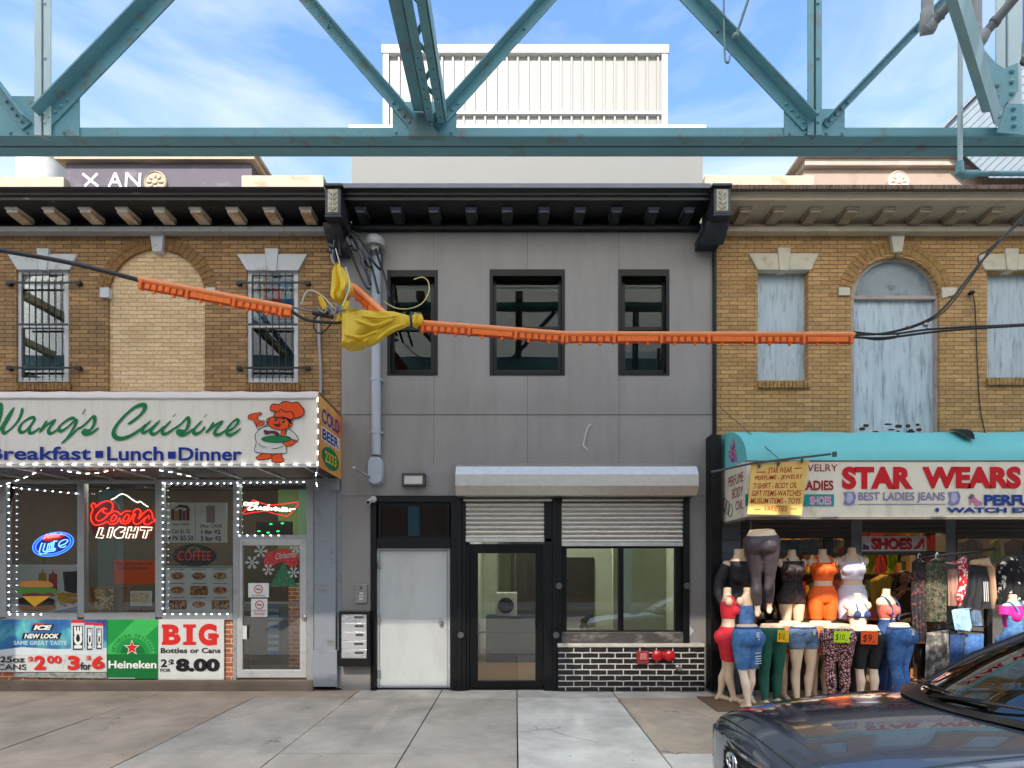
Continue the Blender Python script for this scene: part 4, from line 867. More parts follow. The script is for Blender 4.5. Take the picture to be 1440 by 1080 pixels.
# LED strips
led_m = ME('led_white', (228, 238, 255), 3.2); ledw_m = ME('led_warm', (255, 246, 232), 6)
wire_m = M('lamp_wire', (150, 152, 156), .5)
def led(label, pts, Y, gap=9.3, r=1.7, mt=led_m, three=False):
    Y = Y if isinstance(Y, (list, tuple)) else [Y]*len(pts)
    P = [W(x, y, yy) for (x, y), yy in zip(pts, Y)]; c = P[len(P)//2]
    t_ = thing('led_light_string', label, 'led lights', c, 'strings of white led lights on the takeaway'); MB().tube(P, .004, 6).build('cable', wire_m, t_)
    m = MB(); acc = 0; g = gap*Y[0]/F
    for a, b_ in zip(P, P[1:]):
        L_ = (b_-a).length; t = (b_-a).normalized(); s_ = (g-acc) % g
        while s_ < L_:
            q = a+t*s_
            if three:
                for e in (-1, 0, 1): m.ell(q+t*e*.018+Vector((0, -.008, 0)), .0065, .005, .005, 8, 4)
            else: m.ell(q+Vector((0, -.008, 0)), r*Y[0]/F*.72, .006, r*Y[0]/F*.45, 8, 6)
            s_ += g
        acc = (acc+L_) % g
    m.build('bulb', mt, t_)
GY = FY-.03
led('string of leds along the bottom edge of the white takeaway sign', [(-60, 653.2), (446, 653.2)], AY-.012, 18.3, mt=ledw_m, three=True)
led('loose led string sagging under the takeaway awning', [(0, 684), (35, 672), (60, 660.5), (72, 657), (90, 662), (118, 666.5), (140, 665), (160, 661), (172, 660), (195, 662), (215, 660), (240, 664), (268, 670)], 7.55, 13, mt=ledw_m, three=True)
led('led string hanging on the right end corner of the takeaway sign', [(447, 562), (448, 600), (447, 655), (444, 672), (447, 690)], AY-.01, 15, mt=ledw_m, three=True)
led('vertical led strip at the left edge of the burger poster window', [(13, 684), (13, 864)], GY); led('led strip across the top of the burger poster window', [(20, 686), (108, 694)], GY, 11); led('led strip along the bottom of the burger poster window', [(14, 864), (60, 864)], GY, 11)
led('vertical led strip at the left edge of the menu picture window', [(229.5, 679), (229.5, 862)], GY); led('led strip across the top of the menu picture window', [(232, 680), (328, 680)], GY); led('led strip along the bottom of the menu picture window', [(232, 863.5), (326, 863.5)], GY, 11)
led('vertical led strip left of the green lit window over the door', [(335, 683), (335, 752)], GY); led('led strip over the window above the takeaway door', [(334, 679), (432, 678)], GY); led('led strip along the bottom of the window above the takeaway door', [(337, 753), (400, 753)], GY, 11)
# ---------------------------------------------------------------- takeaway: shop front
sf = thing('takeaway_shopfront', 'aluminium and glass takeaway shop front under the white awning sign', 'shop front', (-5, FY, 0))
alu = M('weathered_aluminium', (166, 166, 164), .42, .35, var=.08, scale=6, dirt=(130, 126, 120), dscale=6)
SY = FY-.02; m = MB()
for x0, x1 in ((-130, -122), (-8, 8), (108.5, 118), (218, 228), (327.5, 336)): m.pb(x0, 674, x1, 868, SY, .09)
for x0, x1 in ((-122, -8), (8, 108.5), (118, 218), (228, 327.5), (336, 431)):
    m.pb(x0, 674, x1, 679, SY+.006, .08)
    if x1 < 400: m.pb(x0, 862, x1, 872, SY-.01, .12)
m.pb(336, 752, 431, 758, SY+.006, .08); m.pb(431, 674, 441, 966, SY, .1); m.pb(327.5, 868, 332, 960, SY, .09)
m.build('shopfront_frame', alu, sf, bevel=.004)
for x0, x1, y0, y1 in ((-122, -8, 678, 863), (8, 109, 678, 863), (117, 219, 678, 863), (227, 328, 678, 863), (335, 432, 678, 753)): MB().pb(x0, y0, x1, y1, SY+.04, .006).build('window_pane', glass_shop, sf)
br2 = MBR('orange_brick', (186, 104, 62), (160, 84, 50), (196, 180, 160), .2, .068, .008, stain=(120, 80, 56))
MB().pb(-130, 872, 331, 958, SY+.02, .2).build('brick_bulkhead', br2, sf)
MB().pb(-130, 957, 440, 973, SY-.04, .3).build('kerb_base', conc('worn_base', (140, 122, 104)), sf, bevel=.01)
m = MB().prism(hole(332, 758, 431, 953), SY+.01, .06, holes=[hole(341, 767, 421.5, 942)]); td = m.build('shop_door', M('door_aluminium', (190, 188, 184), .4, .3, var=.06, scale=6, dirt=(150, 144, 136), dscale=7), sf, bevel=.004)
MB().pb(340.5, 766, 422, 943, SY+.035, .006).build('pane', glass_shop, td); MB().pb(341, 846, 421.5, 849, SY+.045, .02).build('push_bar', alu, td)
p = W(430, 868, SY); MB().lathe((p.x-.02, SY+.01, p.z), [(.03, 0), (.03, -.02), (.015, -.025), (.03, -.05), (.02, -.06), (0, -.06)], 'Y').build('handle', M('brushed_steel', (0, 0, 0)), td, smooth=40)
MB().pb(341, 880, 347, 899, SY+.0, .008).build('pull_plate', white_m, td, bevel=.002)
pl_ = M('pilaster_grey', (138, 142, 148), .6, var=.06, dirt=(112, 108, 104), dscale=5)
m = MB().pb(441.5, 683, 472, 960, FY-.06, .3); m.pb(440, 915, 474, 966, FY-.09, .3); m.pb(440, 672, 476, 690, FY-.08, .3); m.pb(472.5, 690, 479.6, 968, FY-.0, .2); m.build('pilaster', pl_, sf, bevel=.008)
m = MB().box(-10, -2.6, 10.2, 10.25, 0, 3.2); m.box(-10, -2.6, 8.3, 10.2, -.005, .03); m.box(-2.62, -2.56, 8.3, 10.2, 0, 3.2); m.box(-10, -2.6, 8.3, 10.2, 3.15, 3.19); m.mat(1).box(-4.05, -2.66, 9.7, 9.75, 1.9, 3.1).mat(2).box(-3.95, -2.75, 9.9, 9.94, .03, 1.5); m.mat(3).box(-10, -4.3, 9.2, 9.26, .03, 1.1)
m.build('shop_interior', [M('takeaway_wall', (74, 64, 56), .9, var=.2, scale=2), M('green_wall', (96, 112, 70), .9), br2, M('counter_brown', (104, 72, 50), .6)], sf)
MB().box(-9.3, -3.0, 8.75, 8.9, 3.09, 3.12).build('ceiling_tube', ME('shop_tube', (240, 255, 236), 7), sf)
# posters, prices and stickers in the windows
IY = FY+.035
t_ = sign('burger_poster', 'big window poster of a burger and fries under the blue neon sign', 'poster', 13, 794, 108.5, 861, IY, P_('poster_grey', (232, 229, 222)))
K = T(0, 790, 6.35); s_ = Sheet(IY-.002); bun = P_('bun', (196, 128, 66)); bund = P_('bun_dark', (168, 98, 50))
s_.poly(K([(480, 445), (690, 395), (690, 460), (520, 470)]), P_('plate', (150, 164, 180))); s_.poly(K([(340, 200), (345, 110), (370, 95), (380, 60), (390, 95), (415, 110), (420, 200)]), P_('mustard', (196, 156, 50))); s_.poly(K([(430, 250), (435, 115), (465, 100), (472, 65), (482, 100), (512, 115), (510, 250)]), P_('ketchup', (178, 56, 58)))
s_.poly(K([(560, 90), (688, 84), (685, 290), (575, 260)]), P_('cola', (64, 62, 66)))
for i in range(26):
    x = 500+random.random()*130; y = 270+random.random()*90; a = random.uniform(-.5, .5); s_.poly(K([(x, y), (x+70*math.cos(a), y+70*math.sin(a)), (x+68*math.cos(a), y+18+70*math.sin(a)), (x, y+18)]), P_('fries%d' % (i % 2), (214, 150+18*(i % 2), 60)))
s_.poly(K([(160, 395), (490, 385), (495, 420), (440, 440), (200, 440), (162, 420)]), bun); s_.poly(K([(160, 330), (250, 310), (400, 310), (485, 340), (485, 385), (330, 395), (170, 385)]), P_('patty', (62, 52, 46))); s_.poly(K([(200, 308), (460, 302), (400, 340), (310, 402), (240, 345)]), P_('cheese', (230, 170, 50)))
s_.poly(K([(190, 280), (470, 280), (490, 305), (200, 308)]), P_('onion', (112, 46, 50))); s_.poly(K([(145, 265), (165, 225), (220, 235), (300, 228), (420, 225), (500, 240), (505, 280), (440, 275), (380, 290), (300, 270), (230, 285), (180, 290)]), P_('lettuce', (78, 128, 54))); s_.poly(K([(170, 215), (180, 180), (300, 165), (440, 175), (478, 205), (470, 225), (300, 228), (190, 225)]), bun)
s_.build('picture', t_)
t_ = sign('orange_notice', 'bright orange public notice hung in the second takeaway window', 'notice', 160, 788, 218, 822, IY, P_('notice_orange', (252, 98, 26), .6)); s_ = Sheet(IY-.002).text('PUBLIC NOTICE OF APPLICATION', 164, 791, 214, 795, PK).text('ALCOHOLIC BEVERAGES', 166, 797, 208, 801, PK); s_.build('lettering', t_)
t_ = sign('price_board', 'grey price board for beer cans above the menu pictures', 'price board', 234, 707, 319, 763, IY, P_('board_grey', (228, 226, 220))); s_ = Sheet(IY-.002)
s_.rect(274.2, 709, 274.9, 762, P_('board_line', (120, 120, 118))); s_.text('16oz. CANS', 242, 735, 266, 739, PK, bold=.01).text('1 Can $1.50', 238, 744, 267, 751, PK, bold=.01).text('4 Pk $5.50', 236, 753, 272, 761, PK, bold=.015).text('24oz. CANS', 281, 737, 312, 742, PK, bold=.01).text('1 for $2', 283, 745, 310, 752, PK, bold=.03).text('3 for $5', 282, 754, 311, 762, PK, bold=.03)
for i, c_ in enumerate(((120, 50, 46), (170, 140, 60), (60, 58, 80), (150, 56, 70), (86, 60, 60))): s_.rect(240.5+i*5.3, 716+(i % 2)*2, 245.3+i*5.3, 732, P_('can%d' % i, c_))
s_.poly([(243, 716), (252, 709.5), (264, 711), (268, 718), (262, 715), (252, 713)], P_('case_dark', (60, 50, 52))); s_.rect(290, 711, 302, 735, P_('tall_can', (150, 142, 146))); s_.text('211', 293, 721, 299, 732, PR); s_.build('print', t_)
t_ = thing('led_oval_sign', 'dark oval sign with red tube lettering below the price board', 'oval sign', W(273, 797, IY))
m = MB().prism(blob(273, 781, 30, 16, 28), IY, .03); m.build('panel', M('oval_black', (52, 52, 56), .4), t_); m = MB()
m.ptext('COFFEE', 250, 775, 297, 788, IY-.004, bold=-.01); m.build('lettering', ME('dull_red_tube', (190, 50, 46), .12), t_, fix=False)  # faint glow added to the sign's dull tubes
m = MB()
for k in range(7): a = math.pi*k/6; p = W(272, 774, IY-.006); m.tube([p+Vector((math.cos(a)*.05, 0, math.sin(a)*.03)), p+Vector((math.cos(a)*.1, 0, math.sin(a)*.06))], .003, 5)
m.build('sun_rays', ME('dull_green_tube', (120, 130, 90), .3), t_)
t_ = sign('menu_poster', 'menu poster with nine dish pictures in the third takeaway window', 'poster', 233, 796, 326, 861, IY, P_('menu_white', (236, 236, 228))); s_ = Sheet(IY-.002); s_.rect(233.5, 796.5, 325.5, 799, P_('menu_green', (150, 168, 140)))
dish = [(176, 122, 80), (158, 88, 62), (196, 146, 70), (206, 130, 60), (168, 96, 56), (214, 120, 60), (160, 76, 50), (196, 136, 84), (150, 96, 60)]
for i in range(9):
    x, y = 237.5+(i % 3)*30, 802+(i//3)*20; dm = MR('dish%d' % i, [(.35, mul(dish[i], .5)), (.5, dish[i]), (.62, (222, 190, 130)), (.72, (150, 60, 40))], 34)
    if i in (4, 6, 8): s_.rect(x, y+2, x+25, y+15, dm)
    else: s_.poly(blob(x+12, y+8.5, 12.5, 7), P_('dish_plate', (226, 224, 220))); s_.poly(blob(x+12, y+8, 9.5, 5), dm)
    s_.rect(x+2, y-2, x+22, y-.8, P_('caption_grey', (150, 140, 132)))
s_.build('picture', t_)
t_ = sign('cardboard_tray', 'open brown box of packets behind the second takeaway window', 'box', 119, 825, 180, 861, FY+.2, M('cardboard', (150, 104, 66), .8)); MB().pb(132, 828, 159, 858, FY+.18, .015).build('packets', MR('packets', [(.4, (120, 70, 30)), (.5, (208, 150, 70)), (.6, (236, 214, 170)), (.7, (190, 90, 40))], 30), t_)
t_ = sign('small_framed_card', 'small white card with colourful print on a dark stand', 'card', 183, 831, 213, 852, FY+.12, PW); MB().pb(186, 834, 210, 849, FY+.117, .002).build('picture', MR('colour_card', [(.3, (60, 90, 170)), (.45, (230, 210, 60)), (.55, (230, 230, 226)), (.7, (200, 60, 50))], 40), t_); MB().pb(197.4, 852, 198.8, 862, FY+.125, .01).build('stand', PK, t_)
# beer panels under the windows
BY = SY-.015
t_ = sign('ice_beer_panel', 'blue and white beer price panel under the burger poster window', 'beer sign', -2, 871, 150, 945, BY, P_('panel_white', (204, 203, 198))); s_ = Sheet(BY-.002)
s_.poly([(-2, 871), (150, 871), (150, 915), (110, 913), (60, 916), (20, 912), (-2, 915)], MR('ice_print', [(.3, (30, 60, 130)), (.48, (40, 110, 160)), (.6, (90, 180, 180)), (.75, (200, 226, 226))], 2.2)); s_.poly([(-2, 914), (30, 910), (80, 913), (150, 911), (150, 920), (-2, 921)], P_('frost', (206, 214, 216)))
s_.poly([(47, 878), (76, 878), (72, 887), (43, 887)], PK).text('ICE', 47, 879, 73, 886, PW, bold=.06, shear=.25).rect(48, 876.5, 62, 878.5, PR).poly([(33, 890), (87, 890), (83, 899), (30, 899)], PK).text('NEW LOOK', 34, 891, 83, 898, PW, bold=.05, shear=.25).text('SAME GREAT TASTE', 19, 901, 94, 907, P_('ice_letter', (176, 204, 210)), bold=.03)
for x0, x1, y0, y1 in ((100, 118.5, 872, 915), (119.5, 132, 875, 915), (133, 145, 876, 914)):
    s_.rect(x0, y0, x1, y1, P_('can_silver', (196, 198, 204))).rect(x0, y0, x1, y0+4, PR).rect(x0+2.5, y0+8, x1-2, y1-1, PK)
    O = W(x0+4, y1-3, s_.Y-.0004*(s_.k+1)); s_.b.text('ICE', (W(x1-3, y1-3, O.y), W(x1-3, y0+9, O.y)-W(x1-3, y1-3, O.y), W(x0+4, y1-3, O.y)-W(x1-3, y1-3, O.y)), bold=.06) if s_._m(PW) else 0
s_.text('25oz', 0, 923, 35, 931.5, PK, bold=.02).text('CANS', -4, 934, 37, 942, PK, bold=.01).text('$', 39.5, 923, 47, 933, PR, bold=.04).text('2', 48, 922, 64, 942, PR, bold=.05).text('00', 66, 922, 86.5, 933, PR, bold=.04).line([(94, 921), (87, 943)], .7, PK).text('3', 95, 922, 112, 942, PR, bold=.05).text('for', 113, 931, 128, 942, PK, bold=.02).text('$', 121, 922, 128.5, 931, PR, bold=.04).text('6', 129, 922, 147, 941, PR, bold=.05)
s_.build('print', t_)
t_ = thing('torn_strip', 'peeling grey strip of old poster below the blue beer panel', 'poster', W(84, 954, BY)); MB().prism([(19, 946), (150, 946), (150, 954), (60, 953), (19, 952)], BY+.004, .01).build('sheet', MR('torn_print', [(.3, (90, 94, 92)), (.5, (150, 152, 146)), (.7, (110, 120, 112))], 8), t_)
t_ = sign('green_beer_panel', 'green beer panel with a red star between blue and white panels', 'beer sign', 151, 871, 222, 955, BY, P_('beer_green', (26, 140, 62))); s_ = Sheet(BY-.002); dg = P_('beer_dark_green', (16, 104, 48)); lg_ = P_('beer_light_green', (60, 172, 84))
s_.poly([(151, 910), (190, 871), (222, 871), (222, 880), (160, 935), (151, 935)], lg_).rect(151, 920, 222, 955, dg)
s_.poly(arc(186.5, 919, 31, 0, 180, 24, 29), lg_).poly(arc(186.5, 919, 24, 0, 180, 24, 22), P_('beer_green', (0, 0, 0))).poly(arc(186.5, 919, 17, 0, 180, 24, 15), dg)
for i, ch in enumerate('HEINEKEN ORIGINAL'):
    a = R(172-164*i/16); c_ = W(186.5+27.5*math.cos(a), 919-25.5*math.sin(a), s_.Y-.0004*(s_.k+2)); up = Vector((math.cos(a), 0, math.sin(a))); rt = Vector((math.sin(a), 0, -math.cos(a)))
    if ch != ' ': s_._m(P_('beer_text_green', (18, 84, 40))); wd = .012 if ch == 'I' else .034; s_.b.text(ch, (c_-rt*wd/2-up*.025, rt*wd, up*.05), bold=.02); s_.k -= 1
s_.k += 2
star = lambda r: [(185.5+(r if k % 2 == 0 else r*.42)*math.sin(math.pi*k/5), 911-(r if k % 2 == 0 else r*.42)*math.cos(math.pi*k/5)) for k in range(10)]
s_.poly(star(11.5), PW).poly(star(9.5), PR).text('Heineken', 152.5, 929, 220, 940, PW, bold=.026).rect(152, 953.2, 190, 954, PW); s_.build('print', t_)
t_ = sign('big_bottles_panel', 'white panel with big red lettering for bottles or cans', 'beer sign', 222.5, 871, 315, 956, BY, P_('panel_white', (0, 0, 0))); s_ = Sheet(BY-.002)
def slab(txt, x0, y0, x1, y1, mt, serif, **k):
    s_.text(txt, x0, y0, x1, y1, mt, **k)
    for a, b_ in serif: s_.rect(a, y0, b_, y0+(y1-y0)*.16, mt); s_.rect(a, y1-(y1-y0)*.16, b_, y1, mt)
slab('B', 229, 878, 254, 907, PR, ((227.5, 240),), bold=.05); slab('I', 262, 878, 271, 907, PR, ((257.5, 275.5),), bold=.05); s_.text('G', 279, 877, 305, 908, PR, bold=.06); s_.poly([(294, 892), (307.5, 892), (307.5, 897), (305, 897), (305, 907), (299, 907), (299, 897), (294, 897)], PR)
s_.text('Bottles or Cans', 226, 911, 310, 918.5, PK, bold=.025).text('2', 226, 927, 235, 938, PK, bold=.03).text('$', 237, 927, 245, 938, PK, bold=.03).text('FOR', 225.5, 940, 240, 945, PK, bold=.02).text('8.00', 247, 926, 309, 944.5, PK, bold=.06); s_.build('print', t_)
# things on the door
def flat(name, label, cat, x0, y0, x1, y1, Y=SY+.028, mt=PW): return sign(name, label, cat, x0, y0, x1, y1, Y, mt, .004, bname='sheet')
for x, y, txt, l in ((363, 830, 1, 'white no smoking notice on the takeaway door'), (365, 855, 2, 'white notice with red crossed circle below the no smoking notice')):
    x0, x1, y0, y1 = (349, 378, 820, 840) if txt == 1 else (353, 376, 842, 867.5); t_ = flat('door_notice', l, 'notice', x0, y0, x1, y1); s_ = Sheet(SY+.026)
    c_ = (363.5, 828.5) if txt == 1 else (365, 850.5)
    s_.line(blob(c_[0], c_[1], 5.6, 5.6), 1.2, PR, None, True).line([(c_[0]-4, c_[1]-3.6), (c_[0]+4, c_[1]+3.6)], 1.2, PR).rect(c_[0]-3.6, c_[1]-.6, c_[0]+3.2, c_[1]+.6, PK)
    if txt == 1: s_.text('NO SMOKING', 354, 836.3, 373, 838.5, PK)
    else: s_.text('NO SMOKING', 356, 857.5, 373.5, 860, PK).rect(357, 862, 372, 862.7, PR).rect(357, 864, 372, 864.7, PR)
    s_.build('print', t_)
snow = P_('snow_white', (190, 190, 182)); snow_n = 0
for x, y, r_ in ((367, 775, 9), (354.5, 791, 9.5), (377.5, 801, 8), (413, 805, 8), (416, 770, 8)):
    t_ = thing('snowflake_sticker', 'white glitter snowflake sticker on the takeaway door', 'sticker', W(x, y+r_, SY+.03), 'snowflake stickers on the takeaway door'); t_['label'] = ['topmost left white snowflake sticker on the takeaway door glass', 'white snowflake sticker lowest to the left of the door glass', 'white snowflake sticker left of the green glitter tree', 'white snowflake sticker right of the green glitter tree', 'white snowflake sticker in the upper right door corner'][snow_n]; snow_n += 1
    m = MB()
    for k in range(6):
        a = math.pi*k/3; c_ = W(x, y, SY+.03); u = Vector((math.cos(a), 0, math.sin(a)))*r_*FY/F; v_ = Vector((-u.z, 0, u.x)).normalized()*.006
        yo = Vector((0, -.0004*k, 0)); m.add([c_+u*.1-v_+yo, c_+u-v_+yo, c_+u+v_+yo, c_+u*.1+v_+yo], [(0, 1, 2, 3)])
        for f_ in (.55, .8):
            for s2 in (-1, 1):
                a2 = a+s2*.9; u2 = Vector((math.cos(a2), 0, math.sin(a2)))*r_*FY/F*.28; yo2 = Vector((0, -.003-.0004*k-.0002*s2, 0)); v2 = Vector((-u2.z, 0, u2.x)).normalized()*.005; q = c_+u*f_; m.add([q-v2+yo2, q+u2-v2+yo2, q+u2+v2+yo2, q+v2+yo2], [(0, 1, 2, 3)])
    m.build('flake', snow, t_, fix=False)
t_ = thing('christmas_cutout', 'red glitter oval christmas decoration on the takeaway door', 'decoration', W(396, 797, SY+.028)); s_ = Sheet(SY+.03); rg = MR('red_glitter', [(.3, (110, 22, 24)), (.55, (190, 40, 40)), (.72, (230, 150, 140))], 60)
s_.poly([(x, y) for x, y in spline([(371, 790), (374, 778), (384, 775), (396, 771), (412, 775), (420, 783), (418, 795), (408, 797), (396, 790), (384, 795), (374, 797)], 4, True)], rg); O = W(387, 787, SY+.027); s_._m(snow); s_.b.text("Christmas", (O, W(417, 783, SY+.027)-O, W(388, 778, SY+.027)-O), shear=.3); s_.build('cutout', t_)
t_ = thing('christmas_tree_cutout', 'green glitter christmas tree cutout on the takeaway door', 'decoration', W(399, 832, SY+.028)); s_ = Sheet(SY+.03)
pts = [(399, 791)]; L_, R__ = [], []
for k in range(5):
    y = 797+k*7; w2 = 5+k*4; R__ += [(399+w2, y), (399+w2-3, y-1.2)] if k < 4 else [(399+w2, y)]; L_ += [(399-w2, y), (399-w2+3, y-1.2)] if k < 4 else [(399-w2, y)]
s_.poly(pts+R__+L_[::-1], MR('green_glitter', [(.3, (14, 60, 40)), (.55, (26, 110, 70)), (.75, (90, 160, 120))], 60)); s_.rect(397, 825, 402, 831, P_('trunk_brown', (90, 60, 40)))
for x, y in ((398, 803), (392, 815), (404, 814), (386, 824), (399, 822), (411, 823)): s_.poly(blob(x, y, 1.3, 1.3, 8), PR)
s_.build('cutout', t_)
t_ = flat('blue_price_rack', 'blue rack of printed cards just inside the takeaway door', 'rack', 375, 852, 394, 922, FY+.3, P_('rack_blue', (60, 104, 140))); s_ = Sheet(FY+.298)
for k in range(7): s_.rect(377, 856+k*9, 392, 861+k*9, P_('rack_card', (170, 186, 190)))
s_.build('card', t_)
# neon
def neon(name, label, x, y, Y=FY+.03): return thing(name, label, 'neon sign', W(x, y, Y), 'beer neon signs in the takeaway windows')
def tubes(t_, nm, paths, r, mt, Y=FY+.025, closed=False, k=5):
    m = MB()
    for p in paths:
        q = [W(x, y, Y) for x, y in (spline(p, k, closed) if len(p) > 2 else p)]
        if closed: q += [q[0], q[1]]
        m.tube(q, r, 6)
    return m.build(nm, mt, t_, smooth=60)
nred = ME('neon_red', (255, 40, 24), 1.3); nwh = ME('neon_white', (240, 246, 214), .7); nbl = ME('neon_blue', (50, 110, 255), 1.2); ncy = ME('neon_pale_blue', (120, 190, 255), .8); nrd = ME('neon_deep_red', (220, 26, 26), .35)
t_ = neon('neon_beer_sign', 'red and white neon beer sign with mountain outline', 172, 757); Q = T(110, 680, 9)
tubes(t_, 'red_tube', [Q(p) for p in ([(225, 275), (195, 248), (165, 280), (185, 325), (165, 380), (160, 440), (190, 508), (250, 525), (330, 500), (365, 480), (400, 512), (450, 512), (500, 480), (520, 440), (545, 495), (600, 508), (650, 478), (690, 400), (722, 385), (700, 440), (700, 490), (740, 515), (790, 490), (850, 430)],
    [(215, 300), (290, 245), (370, 222), (430, 250), (435, 310), (405, 368), (350, 380), (310, 350), (330, 318), (360, 318)], [(330, 305), (260, 360), (225, 420), (240, 468), (300, 462), (370, 405), (430, 358), (490, 355), (540, 388), (600, 348), (665, 352)],
    [(690, 370), (740, 320), (790, 350), (775, 410), (765, 445), (830, 370), (900, 335), (935, 380), (945, 440), (975, 465), (930, 490), (880, 520), (830, 500), (842, 455), (890, 405), (900, 450)])], .0065, nred)
tubes(t_, 'red_loop', [Q(p) for p in ([(420, 440), (455, 400), (485, 415), (470, 455), (430, 482), (412, 470)], [(572, 450), (610, 395), (640, 400), (635, 450), (600, 480), (575, 475)])], .0065, nred, closed=True)
tubes(t_, 'mountain_tube', [Q([(415, 205), (470, 180), (510, 150), (560, 132), (620, 155), (680, 200), (750, 240), (780, 225), (830, 260), (885, 295)])], .008, nwh)
m = MB()
for p in ([(270, 560), (315, 560), (285, 650), (325, 655), (310, 690), (225, 685)], [(400, 555), (445, 555), (405, 688), (365, 685)], [(590, 590), (600, 556), (520, 550), (460, 600), (452, 660), (490, 690), (560, 685), (588, 618), (530, 618)], [(640, 550), (680, 550), (665, 600), (710, 600), (725, 550), (765, 550), (725, 690), (690, 690), (705, 640), (655, 640), (640, 690), (600, 690)], [(790, 550), (935, 555), (925, 590), (885, 590), (855, 690), (815, 690), (845, 590), (785, 590)]):
    q = [W(x, y, FY+.025) for x, y in Q(p)]; m.tube(q+[q[0], q[1]], .007, 6)
m.build('white_tube', nwh, t_, smooth=60)
MB().prism(Q([(150, 240), (440, 205), (540, 330), (980, 330), (980, 480), (940, 700), (210, 700), (150, 520)]), FY+.05, .004).build('backing', M('neon_glow_red', (120, 28, 24), .4), t_)  # red glow behind the tubes put into the backing colour
t_ = neon('neon_oval_sign', 'blue neon oval beer sign with red top in the first window', 75, 783); Q = T(0, 680, 9); ti = -.24
MB().prism(Q(blob(672, 768, 268, 150, 36, ti)), FY+.05, .006).build('backing', M('neon_backing_blue', (20, 50, 170), .4), t_)
tubes(t_, 'oval_tube', [Q(blob(672, 768, 262, 142, 30, ti)), Q(blob(672, 768, 228, 118, 30, ti))], .007, nbl, closed=True, k=2)
tubes(t_, 'letter_tube', [Q(p) for p in ([(540, 758), (525, 765), (500, 888), (600, 872)], [(570, 755), (545, 855), (595, 850)], [(615, 755), (595, 835), (622, 838)], [(640, 748), (625, 835), (690, 828), (685, 850), (600, 862)], [(660, 745), (650, 830)], [(690, 720), (672, 815), (700, 818)], [(655, 745), (725, 725)], [(745, 790), (820, 765), (860, 720), (810, 712), (755, 745), (745, 790), (790, 808), (835, 790)])], .0065, ncy)
o = MB().prism(Q([(505, 690), (620, 640), (790, 632), (840, 640), (760, 695), (640, 725), (580, 730)]), FY+.03, .01).build('red_panel', nrd, t_)
m = MB(); O = W(61, 758.5, FY+.018); m.text('Miller', (O, W(87, 754.5, FY+.018)-O, W(62.5, 751.5, FY+.018)-O), shear=.3, bold=.02); m.build('red_lettering', ME('neon_pink', (255, 120, 100), .8), t_, fix=False)
t_ = neon('neon_bowtie_sign', 'white script neon beer sign with red bow tie outline', 380, 728); Q = T(330, 680, 9)
m = MB(); q = [W(x, y, FY+.03) for x, y in Q([(235, 205), (330, 245), (430, 275), (600, 260), (800, 232), (800, 270), (700, 385), (660, 415), (520, 385), (400, 348), (240, 365), (110, 388), (115, 360)])]; m.tube(q+[q[0], q[1]], .009, 6); m.build('red_tube', ME('neon_bow_red', (230, 40, 36), .5), t_, smooth=60)
cs = [(200, 250), (130, 240), (120, 270), (160, 275), (230, 245)], [(235, 240), (190, 300), (165, 325), (185, 332), (240, 325), (270, 300), (235, 285), (290, 262), (285, 240), (240, 245), (195, 245)], [(290, 290), (280, 322), (305, 322), (330, 292), (322, 325), (345, 322)], [(405, 300), (370, 300), (355, 325), (380, 330), (405, 300), (440, 265), (405, 330), (425, 328)], [(435, 300), (435, 330), (465, 310), (465, 335), (500, 305)], [(500, 325), (535, 312), (515, 300), (500, 325), (520, 342), (550, 325)], [(565, 310), (555, 340), (575, 340)], [(580, 340), (615, 300), (612, 345), (585, 345)], [(630, 335), (665, 320), (645, 308), (630, 335), (650, 352), (680, 335)], [(705, 315), (695, 352), (715, 325), (765, 322)]
tubes(t_, 'white_tube', [Q(p) for p in cs], .0085, ME('neon_script_white', (255, 250, 220), 1), FY+.02)
t_ = sign('green_led_box', 'dark menu display box with green leds over the takeaway door', 'display', 360, 733, 409, 752, FY+.12, M('oval_black', (0, 0, 0)), .08, bname='case'); m = MB()
for x, y in ((381, 737), (397, 736), (364, 747), (377, 749), (391, 747)): m.ell(W(x, y, FY+.118), .024, .004, .012, 8, 6)
m.build('led', ME('led_green', (30, 255, 110), .8), t_)
t_ = sign('blue_window_poster', 'blue and white posters behind the upper pane of the barred right window', 'poster', 356, 388, 414, 452, FY+.075, P_('poster_blue', (60, 140, 200))); s_ = Sheet(FY+.073); s_.rect(356, 388, 370, 445, PW).rect(371, 388, 379, 445, P_('poster_red', (170, 60, 56))); o_ = W(357, 440, s_.Y-.004)
s_._m(PK); s_.b.text('16oz. 99c', (W(368, 390, o_.y), W(368, 440, o_.y)-W(368, 390, o_.y), W(358, 390, o_.y)-W(368, 390, o_.y)), bold=.02); s_.poly([(388, 400), (400, 418), (388, 430), (378, 416)], PR).rect(382, 436, 413, 450, P_('poster_navy', (20, 40, 80))); s_.text('ARC', 392, 404, 412, 413, PW, bold=.03); s_.build('print', t_)
